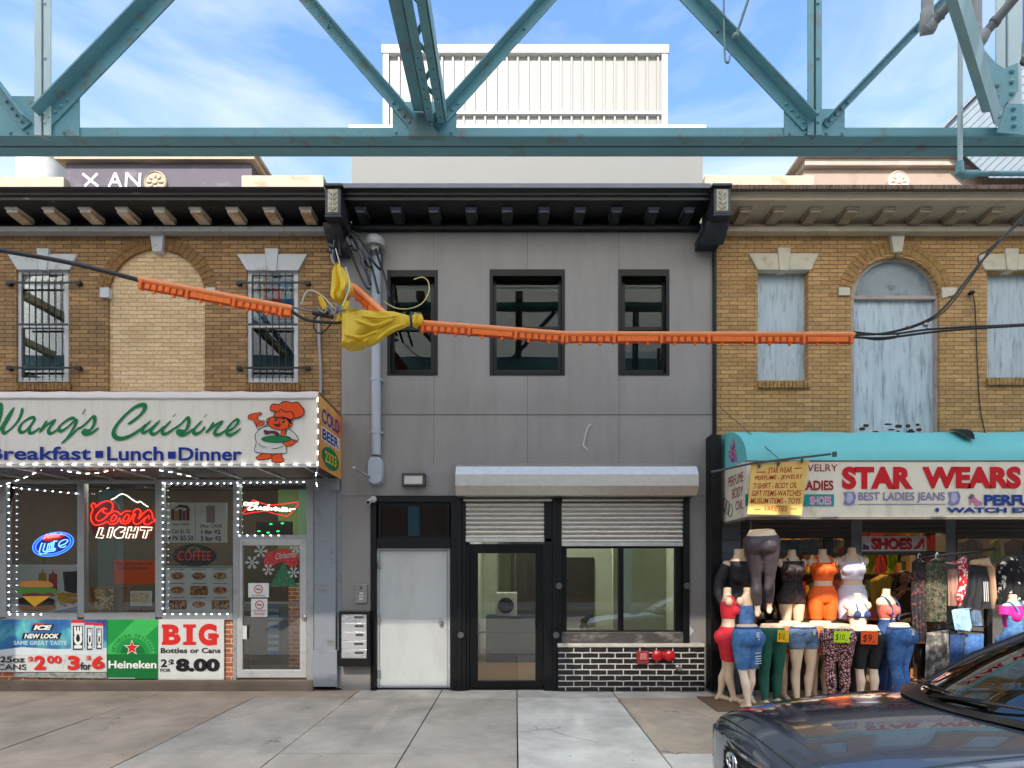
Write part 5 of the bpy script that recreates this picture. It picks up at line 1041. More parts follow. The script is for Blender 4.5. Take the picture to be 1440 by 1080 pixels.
# ---------------------------------------------------------------- clothing shop: awning and signs
ta = thing('awning_sign', 'turquoise topped clothing shop awning with white sign board and red lettering', 'shop sign', (6, 7.7, 2.4))
BYf = 7.27; xl = W(1050, 0, BYf).x; zt, zb = W(0, 649, BYf).z, W(0, 727, BYf).z; XR = 11.0
bd = M('sign_board_cream', (236, 226, 204), .55, var=.03, scale=1.6, dirt=(184, 172, 144), dscale=2.6, dpos=(.54, .8), dstretch=(1.5, 1, .6))
MB().box(xl, XR, BYf, BYf+.04, zb, zt).build('front_panel', bd, ta, bevel=.004)
MB().box(xl, xl+.02, BYf+.04, FY-.02, zb, zt+.02).build('end_panel', bd, ta, bevel=.003)
m = MB().box(xl-.006, XR, BYf-.012, BYf+.05, zb-.03, zb-.001); m.box(xl-.008, xl+.03, BYf+.05, FY-.02, zb-.03, zb-.001); m.box(xl-.006, XR, BYf-.01, BYf+.04, zt+.001, zt+.012); m.build('edge_trim', M('trim_brown', (120, 112, 100), .6, dirt=(80, 66, 52), dscale=9), ta, bevel=.003)
tq = M('turquoise_canvas', (116, 204, 204), .6, var=.06, scale=1.2, dirt=(128, 214, 214), dscale=1.6, bump=.08, bscale=4)
n = 60; rings = []; zc = W(0, 613, FY).z
for k in range(n+1):
    x = xl+(XR-xl)*k/n; wv = .018*math.sin(k*.9)+.012*math.sin(k*2.3+1); rg = []
    for q in range(11):
        a = math.pi/2*q/10; rg.append((x, BYf-.01+.9*(1-math.cos(a))+wv*math.sin(2*a), zt+.014+(zc-zt-.014)*math.sin(a)+wv*.8*math.sin(2*a)))
    rings.append(rg)
m = MB().loft(rings, cap=False, closed=False)
m.add(rings[0]+[(xl, FY-.03, zt+.014)], [tuple(range(12))]); m.build('canvas', tq, ta, smooth=50)
def onaw(px, t):                      # a point on the canvas: pixel column at the front, 0 (sign edge) to 1 (wall)
    a = math.pi/2*t; y = BYf-.01+.9*(1-math.cos(a)); return Vector(((px-CX)*y/F, y, zt+.014+(zc-zt-.014)*math.sin(a)))
pts = [(1330, .70), (1340, .78), (1352, .74), (1362, .6), (1366, .42), (1367, .3), (1352, .36), (1341, .5)]
q = [onaw(*p)+Vector((0, -.045, .035)) for p in pts]; MB().add(q, [tuple(range(len(q)))]).build('canvas_hole', M('torn_dark', (22, 34, 34), .9), ta)
q = [Vector((xl-.004, BYf+y, zt+z)) for y, z in ((.3, .06), (.5, .08), (.62, .2), (.5, .36), (.42, .4), (.36, .26))]; MB().add(q, [tuple(range(6))]).build('end_emblem', MR('emblem_print', [(.4, (40, 60, 70)), (.55, (200, 120, 170)), (.7, (220, 200, 215))], 30), ta)
s_ = Sheet(BYf-.006); sr_ = P_('star_red', (206, 24, 36)); lav = P_('lavender', (136, 130, 170)); navy = P_('navy', (36, 66, 140)); mar = P_('maroon', (150, 40, 40)); tb = P_('teal_box', (40, 150, 146)); pk_ = P_('pink_letter', (236, 150, 190))
s_.text('STAR', 1184, 656, 1284, 688, sr_, bold=.055).text('WEARS', 1297, 656, 1436, 687, sr_, bold=.055)
s_.text('JEWELRY', 1116, 653, 1178, 666, mar, bold=.0).text('LADIES', 1127, 675.5, 1172, 689.5, mar, bold=.03)
s_.rect(1048, 695, 1173, 711.5, tb); s_.text('SHOES', 1139, 698, 1169, 710, pk_, bold=.04)
s_.text('BEST LADIES JEANS', 1207, 692, 1329, 707, lav, bold=.02).rect(1207, 708.5, 1330, 709.6, lav)
for x in (1195, 1342): s_.poly([(x-9, 692), (x+6, 691), (x+9, 698), (x+6, 709), (x-2, 711), (x-9, 709), (x-6, 700)], lav); s_.poly([(x-3, 693), (x+3, 693), (x+5, 702), (x-1, 708), (x-5, 704)], P_('lavender_pale', (184, 178, 206)))
s_.poly([(1363, 706), (1368, 696), (1376, 704), (1381, 706), (1381, 710), (1372, 711), (1368, 704), (1365, 711)], P_('shoe_pink', (204, 120, 160))); s_.poly([(1361, 700), (1366, 694), (1371, 697), (1366, 703)], P_('shoe_grey', (110, 100, 110)))
s_.text('PERFUMES', 1384, 695.5, 1492, 711, navy, bold=.045).poly(blob(1318, 717, 3, 3, 8), navy).text('WATCH EXPERTS', 1331, 713.5, 1510, 721, navy, bold=.05)
s_.build('lettering', ta)
def sd(y0, y1, z0, z1): return (Vector((xl-.004, y1, z0)), Vector((0, y0-y1, 0)), Vector((0, 0, z1-z0)))
m = MB()
for tx, y0, y1, a, b_ in (('PERFUME', .1, .62, .47, .60), ('BODY', .1, .48, .29, .42), ('OIL', .1, .36, .12, .24)): m.text(tx, sd(BYf+y0, BYf+y1, zb+a, zb+b_), bold=0, shear=.1)
m.build('end_lettering', mar, ta, fix=False)
m = MB()
for k in range(3): 
    q = [Vector((xl-.004-.0006*k, BYf+.55+.1*k+.08*math.cos(a), zb+.14+.05*k+.09*math.sin(a))) for a in [2*math.pi*j/18 for j in range(19)]]; m.tube(q, .004, 5)
m.build('end_drawing', PK, ta)
# the hand painted yellow sign hung on a rod
ty = thing('hanging_board', 'hand lettered yellow board hung on a rod over the awning sign', 'hanging sign', W(1095, 724, 7.1)); YY = 7.12
yb = M('yellow_board', (232, 190, 104), .6, var=.06, scale=3, dirt=(206, 160, 84), dscale=4)
c4 = [(1057, 652), (1138, 647), (1127, 724.5), (1051, 723)]
MB().prism(c4, YY, .012, back=True).build('board', yb, ty)
def fr4(u0, u1, v0, v1, Y):
    a, b_, c_, d_ = [W(*p, Y) for p in c4]; f = lambda u, v: a*(1-u)*(1-v)+b_*u*(1-v)+c_*u*v+d_*(1-u)*v
    O = f(u0, v1); return (O, f(u1, v1)-O, f(u0, v0)-O)
m = MB(); rdk = P_('board_red', (178, 52, 32))
for k, (tx, u0, u1) in enumerate((('STAR WEAR', .30, .72), ('PERFUME - JEWELRY', .08, .93), ('T-SHIRT - BODY OIL', .07, .85), ('GIFT ITEMS-WATCHES', .05, .94), ('MUSLIM ITEMS - TOYS', .04, .95), ('VARIETIES', .30, .72))):
    m.text(tx, fr4(u0, u1, .10+k*.145, .21+k*.145, YY-.003), bold=.008, shear=.12)
for u0, u1, v in ((.1, .26, .17), (.76, .9, .13), (.12, .24, .9), (.78, .9, .88)):
    O, U, V = fr4(u0, u1, v, v+.014, YY-.003); m.quad(O, O+U, O+U+V, O+V)
m.build('lettering', rdk, ty, fix=False)
m = MB().tube([W(1000, 664, 7.18), W(1060, 651, 7.1), W(1168, 638.5, 7.1)], .014, 8); m.pb(1172, 635, 1177, 642, 7.09, .03)
for x, y in ((1068, 651), (1095, 648), (1128, 644)): m.tube([W(x, y-3, 7.1), W(x-1, y+8, 7.11)], .006, 6); m.ell(W(x, y+3, 7.09), .02, .012, .03)
m.build('rod', M('dark_rod', (70, 76, 82), .5), ty)
MB().tube([W(1012, 572, FY-.02), W(1095, 645, 7.1)], .005, 6).build('guy_wire', M('dark_rod', (0, 0, 0)), ty)
# ---------------------------------------------------------------- clothing shop front
cf = thing('clothing_shopfront', 'grey framed open clothing shop front crowded with goods', 'shop front', (6, FY, 0))
gp2 = M('shop_pier_grey', (112, 116, 122), .6, var=.08, scale=4); brn = M('rolled_shutter_brown', (70, 62, 56), .6, var=.1)
for x0, x1 in ((1197, 1213), (1330, 1344), (1496, 1510), (1015, 1042)): MB().pb(x0, 730, x1, GROUND, FY-(.01 if x0 == 1015 else .03), .2).build('pier', gp2, cf, bevel=.005)
m = MB()
for k in range(12): m.pb(1015, 740+k*19.5, 1041.5, 740+k*19.5+18.6, FY-.025, .012)
m.build('pier_siding', M('siding_slate', (104, 108, 116), .6), cf, bevel=.004)
m = MB()
for x0, x1 in ((1042, 1197), (1213, 1330), (1344, 1496)):
    for k in range(4 if x0 != 1213 else 3): m.pb(x0, 730+k*6.4, x1, 730+k*6.4+6, FY-.02+.004*(k % 2), .1)
m.build('shutter_box', brn, cf, bevel=.006)
m = MB()
for x0, x1 in ((1042, 1197), (1344, 1496)): m.pb(x0, 755, x1, 757, FY+.02, .05); m.pb(x0, 905, x1, 909, FY+.0, .1); m.pb(x0, 757, x0+3, 905, FY+.02, .05)
m.pb(1160, 755, 1172, 906, FY+.02, .05); m.pb(1213, 776, 1330, 780, FY-.02, .08); m.build('window_frame', M('frame_dark', (50, 50, 52), .5), cf, bevel=.003)
MB().pb(1042, 909, 1197, GROUND, FY+.0, .1).pb(1344, 909, 1496, GROUND, FY, .1).build('stall_riser', M('riser_dark', (60, 58, 56), .7), cf)
for x0, x1 in ((1042, 1197), (1344, 1496)): MB().pb(x0, 756, x1, 906, FY+.04, .006).build('window_pane', glass_shop, cf)
m = MB().box(3.0, 11, 11.6, 11.65, 0, 3.2); m.box(3.0, 3.05, 8.35, 11.6, 0, 3.2); m.box(3.0, 11, 8.35, 11.6, 2.75, 2.8); m.mat(1).box(3.0, 11, 8.2, 11.6, -.005, .025)
m.build('shop_interior', [M('shop_wall', (176, 142, 96), .9, var=.12, scale=1.5), M('shop_floor', (110, 96, 80), .6)], cf)
MB().box(4.6, 6.6, 9.4, 9.5, 2.715, 2.745).build('ceiling_lamp', ME('shop_lamp', (255, 214, 150), 14), cf)
ts = sign('shoes_sign', 'small white sign reading shoes in red over the clothing shop door', 'sign', 1212, 754, 1303, 775, FY-.06, P_('sign_grey_white', (198, 194, 190)), .02); s_ = Sheet(FY-.062)
s_.text('SHOES', 1226, 757, 1283, 773, P_('shoes_shadow', (70, 40, 44)), bold=.05).text('SHOES', 1225, 756, 1282, 772, P_('shoes_red', (198, 44, 48)), bold=.03)
s_.poly([(1214, 764), (1217, 766), (1222, 768), (1223, 773), (1213, 773)], P_('shoe_violet', (80, 60, 110))); s_.poly([(1285, 770), (1289, 767), (1296, 757), (1300, 757), (1300, 773), (1298.5, 773), (1297, 764), (1293, 771), (1285, 773)], P_('shoes_red', (0, 0, 0))); s_.build('lettering', ts)
# goods deep inside
sh = MB()
for k in range(5): sh.box(5.0, 8.6, 11.1, 11.55, .3+k*.45, .33+k*.45)
t_ = thing('wall_shelf', 'wooden wall shelves of goods at the back of the clothing shop', 'shelf', (6.8, 11.3, .02)); sh.box(5.0, 5.04, 11.1, 11.55, .025, 2.4).box(8.56, 8.6, 11.1, 11.55, .025, 2.4); sh.build('shelf_board', M('shelf_wood', (140, 96, 56), .6), t_)
m = MB(); cols = [(196, 60, 40), (220, 150, 60), (214, 200, 170), (150, 40, 50), (230, 190, 60), (70, 90, 60), (196, 110, 60)]
for k in range(5):
    x = 5.08
    while x < 8.45:
        wd = random.uniform(.06, .16); m.mat(random.randrange(7)).box(x, x+wd-.01, 11.12, 11.4, .333+k*.45, .333+k*.45+random.uniform(.14, .34)); x += wd
tag(m.build('shelf_goods', [M('goods%d' % i, c, .6) for i, c in enumerate(cols)]), 'packed boxes and bottles crowding the shelves at the back of the clothing shop', 'goods', kind='stuff')
def cloth(mb, pts, Y, d=.05, fold=.02, nf=5, seed=0):
    """a hanging garment: closed outline filled as a wavy thick sheet"""
    P = [W(x, y, Y) for x, y in pts]; zs = [p.z for p in P]; z0, z1 = min(zs), max(zs); n = 22; rows = []
    for i in range(n+1):
        z = z0+(z1-z0)*(.003+.994*i/n); xs = []
        for a, b_ in zip(P, P[1:]+P[:1]):
            if (a.z-z)*(b_.z-z) <= 0 and a.z != b_.z: xs.append(a.x+(b_.x-a.x)*(z-a.z)/(b_.z-a.z))
        if len(xs) >= 2: rows.append((z, min(xs), max(xs)))
    rings = []; m_ = 16; rnd = random.Random(seed); ph = rnd.random()*6
    for z, a, b_ in rows:
        t = (z1-z)/(z1-z0); fr = []; bk = []
        for j in range(m_+1):
            u = j/m_; e = math.sin(math.pi*u)**.5; yy = fold*(.3+t)*(math.sin(u*nf*6.28+ph+t*1.5)+.5*math.sin(u*nf*13+ph*2))
            fr.append((a+(b_-a)*u, Y+yy-d/2*e, z)); bk.append((a+(b_-a)*u, Y+yy+d/2*e, z))
        rings.append(fr+bk[::-1][1:-1])
    return mb.loft(rings)
def garment(name, label, cat, pts, Y, mt, group=None, d=.06, fold=.02, nf=4, hang=None):
    xs = [p[0] for p in pts]; ys = [p[1] for p in pts]; t_ = thing(name, label, cat, W(sum(xs)/len(xs), max(ys), Y), group)
    cloth(MB(), pts, Y, d, fold, nf, len(label)).build('fabric', mt, t_, smooth=60)
    if hang:
        c = hang; MB().tube([W(c[0]-8, c[1]+5, Y), W(c[0], c[1]+1, Y), W(c[0]+8, c[1]+5, Y)], .006, 6).tube(spline([W(c[0], c[1]+1, Y), W(c[0], c[1]-4, Y), W(c[0]+2, c[1]-7, Y), W(c[0]+3, c[1]-4, Y)]), .004, 6).build('hanger', M('hanger_clear', (190, 190, 194), .3), t_)
    return t_
lime = M('lime_cloth', (176, 206, 40), .8, var=.2, bump=.3, bscale=8); redc = M('red_cloth', (206, 60, 44), .8, var=.15)
garment('hanging_shirt', 'lime green top hanging leftmost in the shop doorway', 'shirt', [(1218, 779), (1228, 777), (1231, 790), (1225, 806), (1218, 806)], 8.8, lime, 'lime tops in the doorway', hang=(1223, 777))
garment('hanging_shirt', 'lime green top hanging beside the red one in the shop doorway', 'shirt', [(1246, 779), (1264, 777), (1262, 790), (1257, 802), (1249, 806)], 8.8, lime, 'lime tops in the doorway', hang=(1254, 777))
garment('hanging_shirt', 'orange red top hanging between the two lime tops', 'shirt', [(1240, 780), (1247, 779), (1252, 800), (1247, 806)], 8.85, redc, hang=(1244, 777))
garment('folded_sweater', 'mustard yellow sweater on display inside the shop doorway', 'sweater', [(1224, 816), (1232, 812), (1243, 808), (1252, 812), (1258, 820), (1254, 860), (1228, 860)], 8.9, M('mustard_cloth', (170, 140, 50), .85, var=.15), d=.2)
garment('hanging_shirt', 'black top on display beside the door in the left shop window', 'shirt', [(1066, 780), (1080, 770), (1094, 772), (1102, 800), (1098, 880), (1064, 880)], 8.6, M('black_cloth', (24, 24, 28), .85, var=.2))
gn = MR('window_print', [(.35, (40, 60, 130)), (.5, (60, 160, 190)), (.6, (220, 190, 70)), (.7, (200, 60, 60))], 3.5)
garment('printed_sheet', 'bright printed cloth strung across the top of the left shop window', 'cloth', [(1072, 760), (1160, 757), (1195, 760), (1195, 778), (1140, 772), (1072, 782)], 8.5, gn, d=.02)
garment('hanging_shirt', 'lime green shirt hung at the top of the right shop window', 'shirt', [(1392, 762), (1402, 758), (1408, 780), (1404, 792), (1394, 792)], 8.55, lime)
garment('hanging_shirt', 'brown shirt hung beside the lime one in the right shop window', 'shirt', [(1412, 764), (1424, 758), (1446, 762), (1452, 800), (1412, 800)], 8.6, M('brown_cloth', (104, 76, 54), .85, var=.2))
garment('hanging_shirt', 'pale grey shirt hung at the left of the right shop window', 'shirt', [(1348, 762), (1364, 756), (1382, 764), (1384, 800), (1348, 800)], 8.6, M('pale_cloth', (150, 150, 142), .85, var=.25, scale=9))
# a shop worker among the clothes
tp = thing('person', 'person with long dark hair reaching among clothes inside the shop door', 'person', W(1272, 940, 8.75)); PY_ = 8.75
skn = M('skin_tan', (150, 100, 72), .55, var=.06)
hd = W(1271, 814, PY_); m = MB(); m.ell(hd, .078, .095, .108, 18, 12); m.tube([hd+Vector((0, .01, -.07)), hd+Vector((.01, .02, -.16))], [.05, .058], 12)
m.ell(hd+Vector((-.03, -.088, -.012)), .014, .022, .022)
shd = hd+Vector((.02, .03, -.24)); rings = []
for z, rx, ry in ((.12, .07, .06), (.08, .15, .08), (.0, .2, .1), (-.15, .18, .11), (-.35, .15, .1), (-.5, .17, .11), (-.62, .19, .12), (-.7, .17, .11)): rings.append([shd+Vector((rx*math.cos(a), ry*math.sin(a), z)) for a in [2*math.pi*k/18 for k in range(18)]])
m.loft(rings)
for s2 in (-1, 1): m.tube([shd+Vector((s2*.09, 0, -.6)), shd+Vector((s2*.09, 0, -1.0)), Vector((shd.x+s2*.09, shd.y, .09))], [.09, .065, .045], 12); m.ell((shd.x+s2*.09, shd.y-.06, .06), .045, .11, .035)
for s2, el, ha in ((-1, (-.34, -.12, -.22), (-.28, -.34, .02)), (1, (.3, -.1, -.2), (.1, -.34, -.1))):
    a = shd+Vector((s2*.18, 0, .02)); e = shd+Vector(el); h = shd+Vector(ha); m.tube([a, (a+e)/2, e, (e+h)/2, h], [.058, .05, .042, .037, .028], 12); dr_ = (h-e).normalized(); m.ell(h+dr_*.035, .036, .036, .03, 10, 8)
    for f_ in range(5):
        o_ = Vector((s2*(.02-.013*f_), 0, .008*(f_-2))); L_ = (.05, .062, .066, .06, .045)[f_]; p0 = h+dr_*.05+o_; m.tube([p0, p0+dr_*L_*.55+Vector((0, 0, -.006)), p0+dr_*L_+Vector((0, .0, -.022))], [.0095, .009, .007], 6)
b = m.build('body', skn, tp, smooth=60); rm_ = b.modifiers.new('r', 'REMESH'); rm_.mode = 'VOXEL'; rm_.voxel_size = .008; rm_.use_smooth_shade = True
m = MB()
for s2 in (-1, 1): m.ell(hd+Vector((-.03+s2*.03, -.084, .012)), .012, .008, .007)
m.build('eye', M('eye_dark', (30, 24, 22), .3), tp); MB().ell(hd+Vector((-.03, -.084, -.05)), .022, .009, .008).build('mouth', M('lip', (140, 60, 56), .5), tp)
m = MB(); m.ell(hd+Vector((.012, .03, .03)), .094, .1, .104, 16, 10)
for k in range(9): a = -.3+k*.42; p = hd+Vector((math.cos(a)*.085+.015, math.sin(a)*.07+.03, .02)); m.tube([p, p+Vector((math.cos(a)*.05, .02, -.16)), p+Vector((math.cos(a)*.04, .04, -.36))], [.04, .045, .018], 8)
m.build('hair', M('dark_hair', (34, 24, 20), .5, var=.3, scale=40), tp, smooth=60)
rings = []
for z, rx, ry in ((.06, .175, .095), (.0, .208, .108), (-.15, .19, .12), (-.35, .16, .11), (-.52, .18, .12), (-.66, .2, .13), (-.9, .22, .14), (-1.05, .23, .15)): rings.append([shd+Vector((rx*math.cos(a), ry*math.sin(a), z)) for a in [2*math.pi*k/18 for k in range(18)]])
MB().loft(rings).build('dress', M('dark_brown_dress', (70, 50, 36), .85, var=.25, scale=9), tp, smooth=60)
# ---------------------------------------------------------------- mannequins
mskin = M('mannequin_plastic', (230, 198, 164), .42, var=.03, scale=3)
mskin2 = M('mannequin_plastic_pale', (238, 210, 182), .42, var=.03, scale=3)
def interp(tab, z):
    for a, b_ in zip(tab, tab[1:]):
        if a[0] <= z <= b_[0]:
            t = (z-a[0])/(b_[0]-a[0]); t = t*t*(3-2*t)*.5+t*.5; return [p+(q-p)*t for p, q in zip(a[1:], b_[1:])]
    return list(tab[0][1:] if z < tab[0][0] else tab[-1][1:])
LEG = [(.05, .070, .030, .034, .036), (.10, .070, .020, .032, .037), (.2, .072, .022, .042, .046), (.32, .076, .03, .054, .06), (.42, .080, .012, .048, .052), (.48, .082, .0, .052, .056), (.60, .086, .004, .068, .074), (.74, .090, .010, .084, .094), (.84, .092, .018, .094, .108), (.90, .085, .025, .090, .105)]
TOR = [(.78, .06, .02, .06, .06), (.83, 0, .015, .165, .112), (.89, 0, .02, .184, .128), (.95, 0, .012, .175, .115), (1.03, 0, 0, .140, .092), (1.09, 0, -.004, .122, .082), (1.16, 0, -.004, .130, .088), (1.24, 0, -.004, .148, .098), (1.31, 0, .0, .160, .092), (1.38, 0, .006, .178, .076), (1.42, 0, .01, .150, .062), (1.45, 0, .012, .09, .055), (1.48, 0, .012, .054, .052), (1.56, 0, .008, .050, .050)]
def ring(cx, cy, rx, ry, z, n=20, k=1.0): return [Vector((cx+rx*math.cos(a), cy+ry*math.sin(a), z)) for a in [2*math.pi*j/n for j in range(n)]]
class Body:
    """the shape of a shop mannequin; local y points to its back; spread and step set the legs apart"""
    def __init__(s, spread=1.0, step=0., bend=0., bust=1.0, hip=1.0): s.sp, s.st, s.bd, s.bu, s.hp = spread, step, bend, bust, hip
    def leg(s, side, z, o=0):
        cx, cy, rx, ry = interp(LEG, z); f = max(0, (.86-z)/.86)
        return (side*(cx*(1+(s.sp-1)*f)), cy+side*s.st*f-side*s.bd*math.sin(math.pi*min(1, z/.86))*.5, rx*(1+(s.hp-1)*min(1, z/.8))+o, ry*(1+(s.hp-1)*min(1, z/.8))+o)
    def tor(s, z, o=0):
        cx, cy, rx, ry = interp(TOR, z); h = 1+(s.hp-1)*max(0, min(1, (1.08-z)/.2)); return (0, cy, rx*h+o, ry*h+o)
    def mesh(s, m, z0, z1, o=0, feet=False, bust=True, butt=True, tz0=None):
        st = .022
        if z0 < .86:
            top = min(z1, .9)
            for sd_ in (-1, 1):
                zz = [z0+(top-z0)*i/24 for i in range(25)]; m.loft([ring(*s.leg(sd_, z, o), z) for z in zz])
        if z1 > .80:
            a = max(z0, tz0 or .80); zz = [a+(z1-a)*i/30 for i in range(31)]; m.loft([ring(*s.tor(z, o), z, 26) for z in zz])
        if butt and z0 < .86 and z1 > .95:
            for sd_ in (-1, 1): m.ell((sd_*.078, .075*s.hp, .875), .094*s.hp+o, .088*s.hp+o, .098+o, 16, 12)
        if bust and z1 > 1.3 and z0 < 1.22:
            for sd_ in (-1, 1): m.ell((sd_*.072*s.bu, -.07, 1.255), .066*s.bu+o, .062*s.bu+o, .066+o, 14, 10)
        if z1 > 1.44 and o == 0:
            for sd_ in (-1, 1): m.ell((sd_*.165, .008, 1.375), .05, .05, .062, 14, 10)
        if feet:
            for sd_ in (-1, 1):
                cx, cy, _, _ = s.leg(sd_, .06); m.tube([(cx, cy+.02, .06), (cx, cy-.04, .045), (cx, cy-.11, .026), (cx, cy-.165, .016)], [.034, .036, .034, .018], 12); m.ell((cx, cy+.028, .03), .03, .034, .03)
        return m
def place(m, o, yaw, sc, tilt=0):
    """put local shapes in the world: feet at o, turned by yaw, scaled"""
    Rm = Matrix.Rotation(R(yaw), 3, 'Z') @ Matrix.Rotation(R(tilt), 3, 'X'); m.v = [tuple(Vector(o)+Rm @ (Vector(v)*sc)) for v in m.v]; return m
def remesh(o, vs_=.011, sm=4):
    r_ = o.modifiers.new('remesh', 'REMESH'); r_.mode = 'VOXEL'; r_.voxel_size = vs_; r_.use_smooth_shade = True
    s2 = o.modifiers.new('smooth', 'SMOOTH'); s2.factor = .5; s2.iterations = sm; return o
def mannequin(label, at, yaw, sc, z0, z1, wear, body=None, skin=mskin, name='mannequin', group='mannequins outside the clothing shop', feet=None, tilt=0, cap=True):
    """wear: list of (part name, zlow, zhigh, offset, material, options)"""
    b = body or Body(); t_ = thing(name, label, 'mannequin', at, group)
    m = b.mesh(MB(), z0, z1, 0, feet if feet is not None else z0 < .1); place(m, at, yaw, sc, tilt); remesh(m.build('body', skin, t_, smooth=180))
    for nm, a, c, off, mt, *op in wear:
        op = op[0] if op else {}
        m = b.mesh(MB(), a, c, off, False, op.get('bust', True), op.get('butt', True), op.get('tz0')); place(m, at, yaw, sc, tilt); remesh(m.build(nm, mt, t_, smooth=180), .010, op.get('sm', 3))
    return t_, b
def strap(t_, b, at, yaw, sc, pts, r, mt, nm='strap', tilt=0): 
    m = MB().tube(spline([Vector(p) for p in pts], 5), r, 8); place(m, at, yaw, sc, tilt); m.build(nm, mt, t_, smooth=60)
def G_(px, py, z=0.):                 # a spot on the pavement under a pixel
    Y = (EYE-z)*F/(py-CY); return Vector(((px-CX)*Y/F, Y, z))
denim = lambda n, c, d: M(n, c, .85, var=.22, scale=4, dirt=d, dscale=5, dpos=(.48, .72), bump=.9, bscale=15, stretch=(1, 1, 1.9))
jeans = denim('denim_blue', (56, 98, 156), (104, 146, 196)); jeans2 = denim('denim_mid', (66, 112, 164), (120, 160, 200)); jeans3 = denim('denim_faded', (98, 122, 150), (140, 160, 184)); jeans4 = denim('denim_dark', (36, 62, 108), (54, 84, 134))
redk = M('red_knit', (222, 42, 56), .75, var=.08, bump=.6, bscale=16, stretch=(1, 1, 2)); org = M('orange_knit', (250, 104, 28), .7, var=.06, bump=.5, bscale=16, stretch=(1, 1, 2)); lavw = M('lavender_knit', (214, 212, 228), .75, var=.05, bump=.5, bscale=16, stretch=(1, 1, 2)); grn = M('green_knit', (22, 88, 70), .75, var=.12, bump=.7, bscale=14, stretch=(1, 1, 2)); blk = M('black_knit', (28, 27, 30), .7, var=.2, bump=.7, bscale=14, stretch=(1, 1, 2))
sheer = M('sheer_black', (60, 46, 46), .6, var=.5, scale=26); plum = M('charcoal_legging', (72, 62, 66), .5, var=.25, scale=3, bump=.6, bscale=14, stretch=(1, 1, 2)); coral = M('coral_ribbed', (226, 106, 92), .8, var=.12, bump=.5, bscale=120, stretch=(1, 1, .1))
def leo():
    m, N, L, b = nodes('leopard_print'); t = N.new('ShaderNodeTexCoord'); v1 = N.new('ShaderNodeTexVoronoi'); v1.feature = 'DISTANCE_TO_EDGE'; v1.inputs['Scale'].default_value = 26
    nz = N.new('ShaderNodeTexNoise'); nz.inputs['Scale'].default_value = 20; ad = N.new('ShaderNodeMixRGB'); ad.blend_type = 'ADD'; ad.inputs[0].default_value = .03
    L.new(t.outputs['Object'], nz.inputs['Vector']); L.new(t.outputs['Object'], ad.inputs[1]); L.new(nz.outputs['Color'], ad.inputs[2]); L.new(ad.outputs[0], v1.inputs['Vector'])
    r = ramp(N, L, v1.outputs['Distance'], [(.0, lin((44, 26, 26))), (.13, lin((44, 26, 26))), (.16, lin((214, 152, 150))), (.33, lin((226, 176, 170))), (.38, lin((170, 104, 100)))]); L.new(r.outputs[0], b.inputs['Base Color']); b.inputs['Roughness'].default_value = .75; return m
leopard = leo()
belt = lambda t_, b, at, yaw, sc, z, mt, off=.012, h=.035, nm='waistband': place(MB().loft([ring(*b.tor(z+h*i/3, off), z+h*i/3, 26) for i in range(4)]), at, yaw, sc).build(nm, mt, t_, smooth=40)
def tagcard(label, x0, y0, x1, y1, Y, rgb, txt, rot=0):
    c = ((x0+x1)/2, (y0+y1)/2); q = [(c[0]+(x-c[0])*math.cos(rot)-(y-c[1])*math.sin(rot), c[1]+(x-c[0])*math.sin(rot)+(y-c[1])*math.cos(rot)) for x, y in ((x0, y0), (x1, y0), (x1, y1), (x0, y1))]
    t_ = thing('price_card', label, 'price tag', W(c[0], y1, Y)); MB().prism(q, Y, .004, back=True).build('card', P_('card_'+label.split()[0], rgb), t_)
    O = W(q[3][0]*.9+q[2][0]*.1, q[3][1]*.9+q[2][1]*.1-2, Y-.003); U = (W(*q[2], Y)-W(*q[3], Y))*.56; V = (W(*q[0], Y)-W(*q[3], Y))*.62
    m = MB().text(txt, (O, U, V), bold=-.005, shear=.15); m.text('00', (O+U*1.06+V*.0, U*.26, V*.28), bold=-.01); m.build('price', PK, t_, fix=False)
B0 = Body(); B1 = Body(1.25, .05, .03, 1, 1.03); B2 = Body(.75, .10, .06, 1, 1.05); B3 = Body(.85, .03, .02, 1, 1.06)
# half figures in the front row
def half(label, px, py, top, yaw, wear, b=B1, skin=mskin, Yz=None):
    at = Vector(((px-CX)*py/F, py, 0.)); sc = (EYE-(top-CY)*at.y/F)/1.045
    t_, b = mannequin(label, at, yaw, sc, .05, 1.045, wear, b, skin)
    a = R(yaw); q = Matrix.Rotation(-a, 3, 'Z') @ Vector((.05, -1, 0)).normalized(); c = b.tor(.94); p = Vector((q.x*(c[2]+.022), c[1]+q.y*(c[3]+.03), .935)); sd_ = q.cross(Vector((0, 0, 1))).normalized()
    place(MB().obox(p+sd_*-.07, sd_*.018, q*.002, Vector((0, 0, .03))), at, yaw, sc).build('hang_tag', white_m, t_); return t_, b, at, yaw, sc
t_, b, *a = half('half mannequin in ripped blue denim shorts turned sideways at the left', 1050, 7.16, 878, 195, [('shorts', .49, 1.0, .014, jeans2)], B2, mskin2); belt(t_, b, *a, .985, jeans4)
m = MB()
for k in range(9):
    z = (.95, .925, .9, .875, .7, .66, .63, .6, .57)[k]; m.obox((-.075 if k < 4 else -.08, (b.tor(z)[1]+b.tor(z)[3]+.02) if k < 4 else .115+.0*k, z), Vector((.05, .01, 0)), Vector((0, .004, 0)), Vector((0, 0, .005)))
place(m, *a).build('tear', M('denim_tear', (206, 214, 226), .9), t_)
t_, b, *a = half('half mannequin in dark green leggings with a yellow price card', 1085, 7.32, 877, 8, [('leggings', .06, 1.0, .010, grn)], Body(1.5, .04, .02, 1, 1.06))
